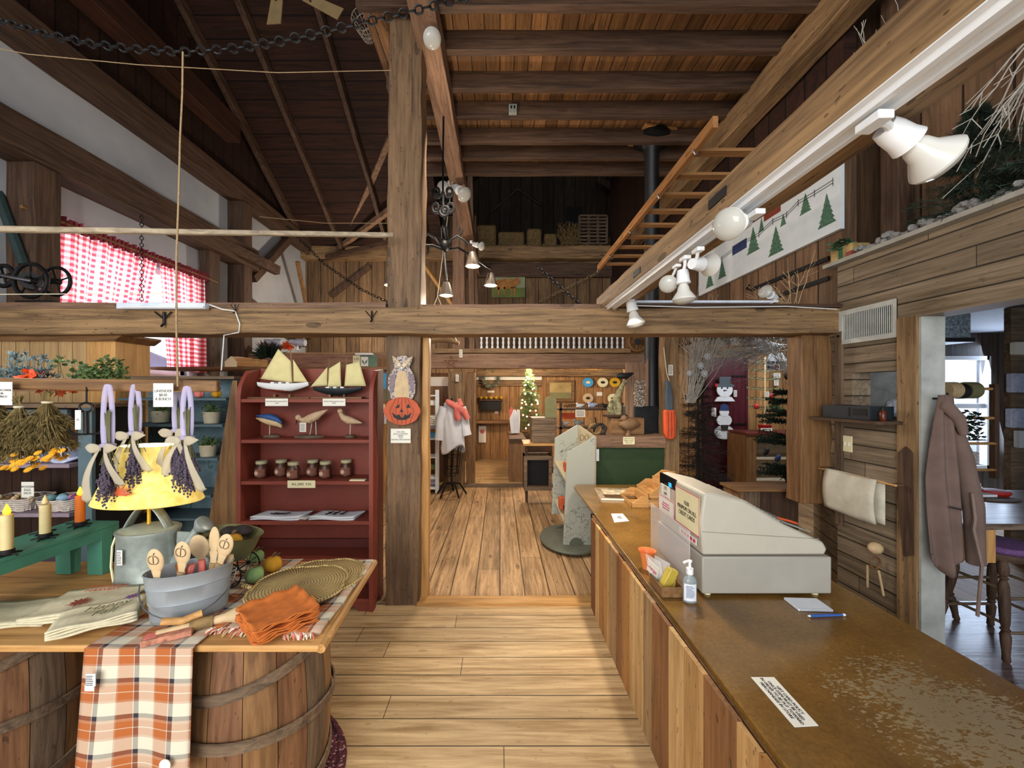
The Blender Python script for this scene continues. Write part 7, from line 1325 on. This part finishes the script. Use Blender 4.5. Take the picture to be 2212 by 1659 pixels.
# post paddles
pd = T('hanging_paddle', 'orange and grey painted wooden paddle hanging on the post', 'wall decoration', P(1447, 950, 3.88)); MB().pxp([(1435, 888), (1440, 884), (1458, 884), (1462, 900), (1461, 945), (1452, 950), (1441, 948), (1435, 935)][::-1], 3.86, .05).build('orange_body', 'orange', pd, bevel=.012); MB().pxp([(1440, 888), (1438, 860), (1440, 835), (1439, 822), (1447, 822), (1452, 836), (1455, 860), (1455, 888)][::-1], 3.86, .05).build('grey_neck', 'hatg', pd, bevel=.01)
gr = MB(); [gr.tube([P(x, 890, 3.855), P(x+1, 925, 3.855), P(x, 945, 3.855)], .004, 4) for x in (1443, 1450, 1456)]; gr.build('groove', 'redp', pd); card('price_card', 'white tag hanging on the post above the paddle', 1444, 788, 1454, 811, 3.9, n=6)
line('twine', 'twine holding the orange paddle on the post', [P(1434, 750, 3.88), P(1437, 780, 3.85), P(1440, 805, 3.85), P(1446, 824, 3.87)], .005, 'twine', 'twine'); chain_ = 0
# ---------------- middle: white crackle display, green counter, dress form, ladder shelf
wd = T('turntable_display', 'pale grey crackle painted house shaped turntable display', 'display stand', (.62, 3.4, 0)); yb_ = 3.55
MB().lathe([(.25, .02), (.255, .03), (.25, .045), (.001, .045)], (P(1232, 0, 3.75).x+.02, 3.88, 0), 36, sx=1.18, sy=1.5).build('round_base', D('dkg', plain('dark grey green base', '5a5c50', .6)), wd); MB().lathe([(.08, 0), (.08, .02)], (P(1232, 0, 3.75).x, 3.88, 0), 18).build('foot', 'black', wd)
YF = 3.68; YK = 4.05
pf_ = [P(1217, 1178, YF), P(1225, 978, YF), P(1286, 942, YF), P(1283, 1178, YF)]; MB().prism([(p.x, p.y, max(p.z, .046)) for p in pf_], (0, .025, 0)).build('side_panel', 'greyp', wd); MB().lathe([(.065, 0), (.065, .004)], (P(1245, 0, YF).x, YF-.001, .05), 20, rot=(R(90), 0, 0)).build('arched_notch', 'dkg', wd)
pk_ = [P(1192, 1110, YK), P(1199, 947, YK), P(1247, 918, YK), P(1262, 930, YK), P(1255, 1110, YK)]; MB().prism([(p.x, p.y, max(p.z, .046)) for p in pk_], (0, .025, 0)).build('side_panel', 'greyp', wd)
MB().prism([P(1284, 944, YF+.025), P(1248, 918, YK), P(1248, 1115, YK), P(1282, 1178, YF+.025)], (.02, .0, 0)).build('back_panel', D('crmp', plain('cream panel', 'a89c80', .6)), wd)
for y1_, y2_ in ((1036, 995), (1135, 1077)): MB().prism([P(1221, y1_, YF+.025), P(1284, y1_, YF+.025), P(1256, y2_, YK), P(1197, y2_, YK)], (0, 0, -.015)).build('shelf_board', 'crmp', wd)
for k, (x, y, l, m_) in enumerate(((1224, 1010, 'rust red candle box on the upper display shelf', 'pump'), (1214, 1085, 'rust red block stack on the lower display shelf', 'pump'), (1222, 1100, 'second rust red block below on the lower shelf', 'pump'))): q = P(x, y, 3.88); tag(MB().box(q.x-.03, q.x+.03, 3.84, 3.92, q.z-(.06 if k else .09), q.z+.05).build('gift_block', m_), l, 'block')
tag(MB().lathe([(.03, 0), (.028, .08), (.01, .085), (.004, .12)], P(1229, 1005, 3.9), 12).build('white_candle', 'cream'), 'cream candle with a dark wick in the display', 'candle'); tag(MB().tube([P(1262+9*math.cos(a), 945+7*math.sin(a*2), 3.8) for a in [i*.45 for i in range(15)]], .004, 5).build('wire_bow', 'straw'), 'looped wire bow on the display top', 'wire'); card('price_card', 'white cloth tag hanging behind the display', 1286, 970, 1294, 996, 3.8, mat='cloth')
gc = T('green_counter', 'long dark green panelled stand with a thick beam top', 'counter', (1.3, 4.0, 0)); MB().bar((P(1272, 0, 3.95).x, 4.05, CZ-108*3.95/F), (1.665, 4.05, CZ-108*3.95/F), .3, .12, n=8, jit=.003).build('beam_top', 'red_x', gc); MB().box(P(1283, 0, 3.95).x, P(1443, 0, 3.95).x, 3.95, 4.0, .3, .93).build('green_panel', 'fgreen', gc); MB().box(P(1283, 0, 3.95).x, 1.66, 3.97, 4.1, 0, .3).build('base', 'brown_x', gc)
card('price_card', 'cream lettered card on the thick beam top', 1346, 944, 1371, 960, 3.89, 'DRIFTWOOD\nBIRDS AND\nDECOYS', .02, 'cream'); gz = CZ-108*3.95/F+.06
tag(MB().box(P(1318, 0, 4.05).x, P(1388, 0, 4.05).x, 4.0, 4.16, gz, gz+.17).build('wooden_box', 'brown_x', bevel=.004), 'dark brown wooden box on the thick beam top', 'box')
dkk = T('duck_decoy', 'brown carved duck decoy beside the wooden box', 'decoy', P(1360, 930, 3.95)); MB().tube([P(1338, 916, 3.95), P(1350, 918, 3.95), P(1362, 916, 3.95), P(1375, 914, 3.95), P(1384, 917, 3.95)], [.02, .055, .06, .04, .005], 14).build('body', D('duck', plain('duck brown', '7a5c40', .7, vary=.2)), dkk); MB().ball(P(1348, 904, 3.95), (.035, .03, .035)).tube([P(1343, 905, 3.95), P(1339, 907, 3.95)], [.014, .006], 8).build('head', 'duck', dkk); MB().lathe([(.03, 0), (.02, .02), (.018, .06)], (P(1357, 0, 3.95).x, 3.95, gz), 10).build('foot', 'duck', dkk)
dw = T('driftwood_sculpture', 'upright mossy driftwood branch with a black crow on top', 'sculpture', P(1330, 895, 4.1)); MB().tube([P(1325, 898, 4.1), P(1328, 870, 4.1), P(1338, 850, 4.1), P(1345, 832, 4.1), P(1352, 822, 4.1)], [.07, .045, .035, .022, .018], 9).tube([P(1322, 898, 4.08), P(1318, 880, 4.06), P(1322, 862, 4.08)], [.05, .035, .01], 7).tube([P(1334, 898, 4.05), P(1338, 878, 4.04), P(1334, 860, 4.07)], [.045, .03, .012], 7).build('branch', D('moss', plain('mossy wood', '7c7658', .9, vary=.6, scale=35)), dw); MB().lathe([(.12, 0), (.13, .02), (.06, .03)], P(1328, 900, 4.1), 16).build('base', 'dark_x', dw)
cw_ = MB().tube([P(1331, 812, 4.1), P(1340, 812, 4.1), P(1352, 812, 4.1), P(1368, 806, 4.1)], [.012, .035, .035, .008], 10).ball(P(1338, 813, 4.1), .025).tube([P(1352, 822, 4.1), P(1350, 814, 4.1)], .005, 5); tag(cw_.build('carved_crow', 'black'), 'black carved crow perched on the driftwood', 'bird figure')
mb = MB(); leaves(mb, P(1382, 850, 4.1), (.055, .03, .14), 520, .018); tag(mb.build('dried_flower_swag', 'twig'), 'pale dried flower swag on the barn boards', 'dried flowers')
bbd = T('barn_board_stack', 'upright old barn boards leaning before the stovepipe', 'boards', P(1388, 940, 4.1))
for k, (x0, x1, yt_, yt2) in enumerate(((1352, 1366, 785, 783), (1367, 1380, 788, 782), (1379, 1392, 790, 775), (1390, 1403, 800, 768), (1398, 1411, 785, 770))): a = P(x0, yt_, 4.12+.01*k); b = P(x1, yt2, 4.12+.01*k); MB().prism([(a.x, a.y, gz), (b.x, a.y, gz), (b.x, a.y, b.z), (a.x, a.y, a.z)], (0, .012, 0)).build('board', 'red_z', bbd)
for k, (x, y, l, m_) in enumerate(((1285, 925, 'curled driftwood animal figure on the beam top', 'straw'), (1296, 905, 'woven twig reindeer behind the curled figure', 'dryfir'))): q = P(x, y, 4.0); q.z = gz; mb = MB(); mb.tube([q+Vector((.06*math.cos(a), .02*math.sin(a*2), .06+.05*math.sin(a))) for a in [i*.5 for i in range(12)]], .014, 6, closed=True).tube([q, q+Vector((.02, 0, .08))], .01, 6).tube([q+Vector((.05, 0, 0)), q+Vector((.04, 0, .08))], .01, 6).tube([q+Vector((-.04, 0, .1)), q+Vector((-.05, 0, .18))], .01, 6); tag(mb.build('twig_animal', m_), l, 'figure')
for k, x in enumerate((1302, 1320)): pass
# dress form with shirt and scarf
YS = 5.6; df = T('dress_form', 'iron wire dress form wearing a white shirt and coral scarf', 'mannequin', P(983, 1060, YS))
def shirt(u, v):
    a = 2*math.pi*u; py = 870+100*(1-v)+ (10*math.sin(a*2) if v < .12 else 0); wpx = 26*(1-.35*max(0, v-.8)/.2)-4*math.sin(math.pi*v); c = P(978, py, YS); return Vector((c.x+wpx*YS/F*math.cos(a)*(1+.04*math.sin(7*a+v*9)), YS+.13*math.sin(a)*(1+.05*math.sin(9*a+v*6)), c.z))
MB().grid(shirt, 44, 20).build('shirt_body', 'cloth', df, solid=.004)
for s_, pts in ((-1, [(960, 880), (952, 905), (950, 930), (948, 950)]), (1, [(996, 880), (1003, 905), (1007, 930), (1009, 940)])): MB().tube([P(x, y, YS-.05) for x, y in pts], [.07, .065, .06, .065], 12).build('sleeve', 'cloth', df)
MB().tube([P(965, 866, YS-.13), P(974, 872, YS-.16), P(985, 878, YS-.17), P(1003, 890, YS-.15), P(1010, 905, YS-.14)], [.03, .045, .05, .05, .04], 10).tube([P(992, 864, YS-.08), P(996, 875, YS-.15), P(986, 880, YS-.17), P(988, 900, YS-.16), P(991, 906, YS-.15)], [.03, .04, .045, .05, .045], 10).build('scarf', 'pink', df)
mb = MB(); 
for k in range(8): a = k*.785; mb.tube([P(978, 965, YS)+Vector((.12*math.cos(a), .12*math.sin(a), 0)), P(975, 1025, YS)+Vector((.10*math.cos(a), .10*math.sin(a), 0))], .006, 5)
for y, r_ in ((985, .12), (1010, .11), (1025, .1)): mb.tube([P(976, y, YS)+Vector((r_*math.cos(a), r_*math.sin(a), 0)) for a in [i*.4 for i in range(16)]], .006, 5, closed=True)
mb.tube([P(976, 860, YS), P(976, 1050, YS)], .012, 6)
for k in range(5): a = k*1.257+.3; mb.tube([P(975, 1043, YS), P(975, 1045, YS)+Vector((.12*math.cos(a), .12*math.sin(a), 0)), Vector((P(975, 0, YS).x+.22*math.cos(a), YS+.22*math.sin(a), .01))], .014, 6)
mb.build('wire_stand', 'iron', df)
ls = T('ladder_shelf', 'white painted ladder shelf with pastel goods at left of the shirt', 'shelf', (-1.1, 5.9, 0))
for x in (918, 945): a = P(x, 0, 5.75); MB().box(a.x-.025, a.x+.025, 5.7, 5.76, 0, P(0, 842, 5.75).z).build('rail', 'snow', ls)
for k, y in enumerate((853, 898, 946, 985, 1030, 1052)): MB().box(P(918, 0, 5.75).x-.35, P(943, 0, 5.75).x, 5.68, 5.95, P(0, y, 5.75).z-.02, P(0, y, 5.75).z).build('shelf_board', 'snow', ls)
for k, (y, l, m_) in enumerate(((872, 'pale grey folded cloth near the top of the ladder shelf', 'paper'), (922, 'blue grey folded cloth in the middle of the ladder shelf', 'lcl'), (942, 'small sky blue fabric heap on the ladder shelf', 'sky'), (1010, 'green round cushion on the low ladder shelf board', 'leaf'), (1042, 'pale blue bin at the bottom of the ladder shelf', 'lcl'))): a = P(920, y-8, 5.8); tag(MB().box(a.x-.05, a.x+.15, 5.76, 5.9, P(0, y+4, 5.8).z, a.z).build('folded_fabric', m_, bevel=.015), l, 'fabric')
card('price_card', 'white price placard on the white ladder shelf', 918, 899, 941, 919, 5.66, n=4); card('white_banner', 'white roll banner fixed on the wall behind the shirt', 915, 814, 977, 834, 6.398, mat='paper', cat='banner'); card('poster', 'tall blue poster edge between the cabinet and the big post', 819, 806, 840, 865, 5.297, mat='sky', cat='poster'); card('poster', 'dark green and cream print below the blue poster', 820, 840, 838, 864, 5.292, mat='oliv', cat='poster')
st_ = T('wire_star', 'rusty wire star hanging in front of the back beam', 'ornament', P(975, 785, 5.93)); mb = MB(); sp_ = [P(975+16*math.sin(4*math.pi*i/5), 783-14*math.cos(4*math.pi*i/5), 5.93) for i in range(5)]; mb.tube(sp_, .006, 5, closed=True); mb.build('wire_outline', 'cotta', st_); card('price_card', 'white tag hanging beside the wire star', 992, 755, 999, 772, 5.94, n=5); card('price_card', 'white tag below the wire star', 984, 809, 991, 824, 5.94, n=4)
yk = T('ox_yoke', 'bowed wooden yoke hanging under the crossbeam right of the big post', 'yoke', P(950, 745, 4.5)); MB().tube([P(902, 748, 4.5), P(925, 738, 4.5), P(950, 733, 4.5), P(975, 736, 4.5), P(992, 742, 4.5)], [.02, .03, .035, .03, .02], 8).build('yoke_bar', 'beam_x', yk); MB().tube([P(905, 745, 4.5), P(945, 640, 4.5), (-.55, 4.5, 3.95)], .004, 4).tube([P(988, 740, 4.5), P(945, 640, 4.5)], .004, 4).build('hanging_cord', 'twine', yk)
wh = T('spoked_wheel', 'wooden pulley wheel with iron hub beside the stovepipe', 'wheel', P(1379, 755, 5.9)); wheel(wh, 1378, 738, 19, 5.9, .028, 6, 'wheel_rim', 'brown_x'); MB().tube([P(1378, 738, 5.84), P(1378, 738, 5.9)], .05, 14).build('hub', 'iron', wh)
# ---------------- back room
wr_ = T('wreath', 'grey green round wreath on the back wall', 'wreath', P(1060, 817, 8.6)); mb = MB(); c = P(1060, 817, 8.6)
for i in range(60): a = i*.105; blades(mb, c+Vector((.13*math.cos(a), 0, .13*math.sin(a))), 14, .11, (math.cos(a), -.3, math.sin(a)), .9, .009)
mb.build('wreath_leaves', D('wreathm', plain('grey green wreath', '8c8c7a', .9, vary=.4, scale=20)), wr_)
tag(MB().box(P(1026, 0, 8.7).x, P(1170, 0, 8.7).x, 8.68, 8.74, P(0, 821, 8.7).z, P(0, 812, 8.7).z).build('white_rail', 'paper'), 'white painted board high on the back room wall', 'board'); beam('wall_rail', 'brown plank rail below the white board on the back wall', P(1026, 828, 8.7), P(1170, 828, 8.7), .03, .12, 'beam_x', 4, .003, 'board'); beam('wall_rail', 'long timber rail high across the back room', P(1026, 806, 8.6), P(1390, 806, 8.6), .12, .14, 'beam_x', 8, .004, 'board')
ws = T('wall_rack', 'dark slotted wall rack on the back room wall', 'rack', P(1060, 890, 8.65)); MB().box(P(1036, 0, 8.6).x, P(1086, 0, 8.6).x, 8.58, 8.74, P(0, 863, 8.6).z-.03, P(0, 863, 8.6).z).build('rack_shelf', 'dark_x', ws); MB().box(P(1039, 0, 8.6).x, P(1083, 0, 8.6).x, 8.62, 8.74, P(0, 886, 8.6).z, P(0, 863, 8.6).z-.03).build('rack_body', 'black', ws)
for k in range(5): tag(MB().ball(P(1039+k*11, 859, 8.64), .035).build('tiny_pumpkin', 'gold'), 'tiny glowing orange pumpkin, %s from the left on the slotted rack' % ORD[k], 'pumpkin', 'tiny pumpkins on the slotted rack')
card('price_card', 'small white label above the tiny pumpkins', 1053, 844, 1068, 848, 8.747); card('price_card', 'small white label under the slotted rack', 1069, 888, 1076, 893, 8.747)
pc = T('framed_picture', 'brown framed landscape picture in the back room', 'picture', P(1212, 870, 8.7)); a = P(1180, 821, 8.7); b = P(1240, 867, 8.7); MB().box(a.x, b.x, 8.66, 8.74, b.z, a.z).build('frame', 'brown_x', pc); MB().box(a.x+.07, b.x-.07, 8.645, 8.66, b.z+.06, a.z-.06).build('print', D('landp', plain('sepia landscape', 'a08a58', .6, vary=.25, scale=4)), pc); MB().box(a.x+.07, b.x-.07, 8.64, 8.645, b.z+.06, b.z+.2).build('dark_hills', 'oliv', pc)
for k, (x, y, m_, l) in enumerate(((1270, 826, 'sky', 'blue rimmed fish plate on the back room rail'), (1302, 826, 'cream', 'cream plate with a dark bird on the back room rail'), (1328, 826, 'gold', 'gold plate with a bird at the right of the rail'), (1270, 860, 'skin', 'tan plate with an animal below the rail'), (1324, 861, 'cream', 'pale plate with a duck low by the driftwood'))):
    q = P(x, y, 8.66); t_ = T('painted_plate', l, 'plate', q, 'painted plates on the back wall'); MB().lathe([(.12, 0), (.115, .012), (.001, .014)], n=24, rot=(R(90), 0, 0), sy=.9).build('plate_body', m_, t_, local=True); MB().ball((0, -.016, 0), (.05, .004, .03)).build('painted_motif', 'cream' if k == 0 else 'dryfir', t_, local=True)
card('price_card', 'square white card between the plates', 1289, 847, 1301, 855, 8.747)
xt = spruce('christmas_tree', 'lit slender christmas tree in the back room', P(1143, 935, 7.2), 1.15, .3, 'leaf', n=20, per=9, needle=.06)
for i in range(48): f = rnd(.02, .95); a = rnd(3.3, 6.1); r_ = .28*(1-f)+.02; o = MB().ball((r_*math.cos(a), r_*math.sin(a), 1.15*f), .014, 6, 4).build('fairy_light', 'bulb', xt, local=True)
tag(MB().box(P(1100, 0, 7.2).x, P(1190, 0, 7.2).x, 7.0, 7.4, .0, P(0, 935, 7.2).z).build('display_cabinet', 'dark_x'), 'dark cabinet under the lit christmas tree', 'cabinet')
tbk = T('work_table', 'dark topped table with papers at the back room entry', 'table', P(1115, 1050, 6.4)); MB().prism([P(1097, 930, 7.2), P(1125, 930, 7.2), P(1137, 948, 6.3), P(1100, 948, 6.3)], (0, 0, -.05)).build('table_top', 'dark_x', tbk); MB().box(P(1100, 0, 6.35).x, P(1137, 0, 6.35).x, 6.35, 6.9, 0, P(0, 948, 6.3).z-.05).build('table_side', 'brown_z', tbk)
for k in range(2): tag(MB().tube([P(1110, 935, 6.8)+Vector((.05*k, 0, 0)), P(1108+8*k, 905, 6.8), P(1112+8*k, 885, 6.8)], [.05, .06, .02], 8).build('cellophane_bunch', 'cloth'), ['silvery wrapped bunch on the dark table', 'second silvery wrapped bunch at its right'][k], 'wrapped goods')
tag(MB().pxp([(1100, 905), (1100, 885), (1104, 877), (1109, 885), (1109, 905)][::-1], 6.9, .02).build('angel_plaque', 'pink'), 'pinkish arched plaque beside the silvery bunch', 'plaque'); qb = tag(MB().prism([P(x, y, 8.47) for x, y in ((1034, 920), (1050, 920), (1050, 956), (1034, 956))], (0, .01, 0)).build('hanging_print', 'paper'), 'pale print hanging on the back cupboard', 'print'); MB().ball(P(1042, 932, 8.47), (.05, .004, .05)).build('red_motif', 'pink', qb)
beam('cupboard_rail', 'long rail of the pine cupboard along the back wall', P(1026, 911, 8.4), P(1100, 911, 8.4), .3, .06, 'brown_x', 4, .002, 'rail'); tag(MB().box(P(1028, 0, 8.5).x, P(1100, 0, 8.5).x, 8.5, 8.74, .02, P(0, 913, 8.5).z).build('pine_cupboard', 'wall_back'), 'low pine board cupboard against the back wall', 'cupboard')
ob_ = T('olive_headboard', 'olive green arched board standing behind grey drawers', 'board', P(1190, 900, 5.3)); a = P(1177, 905, 5.25); b = P(1202, 857, 5.25); n = 10; MB().prism([(a.x, 5.25, a.z), (b.x, 5.25, a.z), (b.x, 5.25, b.z-.05)]+[((a.x+b.x)/2+(b.x-a.x)/2*math.cos(t_), 5.25, b.z-.05+.05*math.sin(t_)) for t_ in [math.pi*i/n for i in range(1, n)]]+[(a.x, 5.25, b.z-.05)], (0, .03, 0)).build('arched_board', 'oliv', ob_)
gd = T('grey_drawers', 'weathered grey slatted chest on the stand behind the display', 'chest', P(1180, 960, 5.2)); a = P(1149, 957, 5.15); b = P(1202, 903, 5.15); MB().box(a.x, b.x, 5.15, 5.5, a.z, b.z).build('chest_body', 'grey_x', gd)
for k in range(4): z = a.z+(b.z-a.z)*(k+.5)/4; MB().box(a.x+.02, b.x-.01, 5.14, 5.15, z-.032, z+.032).build('slat', 'grey_x', gd)
tag(MB().box(P(1130, 0, 5.2).x, P(1290, 0, 5.2).x, 5.1, 5.55, a.z-.03, a.z-.002).build('display_plank', 'pine_x'), 'thin pine plank carrying the grey chest', 'board')
tag(MB().box(P(1135, 0, 5.3).x, P(1140, 0, 5.3).x, 5.25, 5.35, 0, a.z-.03).box(P(1280, 0, 5.3).x, P(1287, 0, 5.3).x, 5.25, 5.35, 0, a.z-.03).build('trestle_leg', 'dark_z'), 'dark legs under the thin pine plank', 'trestle')
cb_ = T('open_crate', 'grey open wooden crate lying on its side on the floor', 'crate', P(1160, 1057, 5.2)); a = P(1131, 1056, 5.2); b = P(1190, 983, 5.2); zz = max(a.z, .0)
for x0, x1, z0, z1 in ((a.x, b.x, zz, zz+.05), (a.x, b.x, b.z-.05, b.z), (a.x, a.x+.04, zz+.05, b.z-.05), (b.x-.04, b.x, zz+.05, b.z-.05)): MB().box(x0, x1, 5.1, 5.1+.04, z0, z1).build('frame_board', 'grey_x', cb_)
MB().box(a.x, b.x, 5.14, 5.2, zz, zz+.02).box(a.x, b.x, 5.14, 5.4, b.z-.02, b.z).box(a.x, a.x+.02, 5.14, 5.4, zz, b.z).box(b.x-.02, b.x, 5.14, 5.4, zz, b.z).build('crate_walls', 'dark_y', cb_); MB().box(a.x, b.x, 5.4, 5.42, zz, b.z).build('crate_bottom', 'black', cb_)
rk = T('plate_rack_shelf', 'dark two tier shelf of shells and birds behind the green stand', 'shelf', P(1255, 930, 6.0)); 
for y in (882, 922): MB().box(P(1205, 0, 6).x, P(1345, 0, 6).x, 5.95, 6.25, P(0, y, 6).z-.03, P(0, y, 6).z).build('shelf_board', 'dark_x', rk)
MB().box(P(1208, 0, 6).x, P(1213, 0, 6).x, 5.95, 6.0, P(0, 960, 6).z-.5, P(0, 870, 6).z).build('upright', 'dark_z', rk); MB().box(P(1335, 0, 6).x, P(1345, 0, 6).x, 5.95, 6.0, P(0, 960, 6).z-.5, P(0, 870, 6).z).build('upright', 'dark_z', rk); MB().box(P(1212, 0, 6.2).x, P(1243, 0, 6.2).x, 6.18, 6.2, P(0, 905, 6.2).z, P(0, 892, 6.2).z).build('orange_panel', 'orange', rk)
for k, (x, y, m_, r_, l) in enumerate(((1220, 921, 'twig', .055, 'pale ring shell ornament on the lower dark shelf'), (1250, 922, 'fluff', .07, 'grey wool bundle on the lower dark shelf'), (1253, 881, 'snow', .05, 'black and white toy bird on the upper dark shelf'), (1280, 881, 'lcl', .06, 'blue grey carved bird on the upper dark shelf'), (1308, 881, 'dryfir', .05, 'dark small figure at the right of the upper shelf'))):
    q = P(x, y, 6.08); q.z = (P(0, 922, 6).z if y > 900 else P(0, 882, 6).z); tag(MB().tube([q+Vector((-r_, 0, r_*.7)), q+Vector((0, 0, r_*.7)), q+Vector((r_*1.4, 0, r_*1.1))], [r_*.5, r_*.7, .006], 10).ball(q+Vector((-r_*.9, 0, r_*1.3)), r_*.4).build('shelf_figure', m_), l, 'figure')
card('price_card', 'white price card hanging on the dark two tier shelf', 1243, 885, 1264, 901, 5.9, n=4); mb = MB(); mb.box(P(1228, 0, 8.7).x, P(1298, 0, 8.7).x, 8.72, 8.75, P(0, 883, 8.7).z, P(0, 872, 8.7).z); o = tag(mb.build('word_sign', 'brown_x'), 'long brown sign with dark capital letters behind the birds', 'sign'); text('HAPPY JACK WEEK', P(1263, 877, 8.71), .11, 'black', o)
tag(MB().box(P(1268, 0, 8.6).x, P(1302, 0, 8.6).x, 8.5, 8.56, P(0, 788, 8.6).z, P(0, 785, 8.6).z).build('lit_strip', 'bulb'), 'small glowing yellow lamp strip high in the back room', 'light')
for k, (x, y) in enumerate(((880, 795), (1010, 812))): pass
# left room behind the cabinet: shelves with goods
tag(MB().box(-1.75, -1.12, 5.2, 5.6, 0, 1.06).build('back_counter', 'pine_z'), 'pale pine counter behind the big post', 'counter')
for k, (x, w_, h_, m_, l) in enumerate(((819, 5, 30, 'paper', 'pale card pack left of the post base goods'), (826, 6, 42, 'cream', 'tall cream package beside it'), (833, 5, 24, 'cloth', 'short white package at the post edge'), (843, 6, 34, 'paper', 'tall pale package partly behind the big post'))): a = P(x, 935, 5.3); tag(MB().box(a.x-w_*.006, a.x+w_*.006, 5.25, 5.4, 1.06, 1.06+h_*.0063).build('boxed_goods', m_), l, 'package')
tag(MB().box(-1.95, -1.30, 5.30, 5.33, 1.06, 1.95).build('notice_board', 'brown_z'), 'brown panel standing on the pine counter behind the cabinet', 'panel')
tag(MB().box(P(905, 0, 6.4).x, P(984, 0, 6.4).x, 6.4, 6.44, 0, 1.8).build('notice_board', 'brown_z'), 'dark board panel behind the white banner and ladder shelf', 'panel')
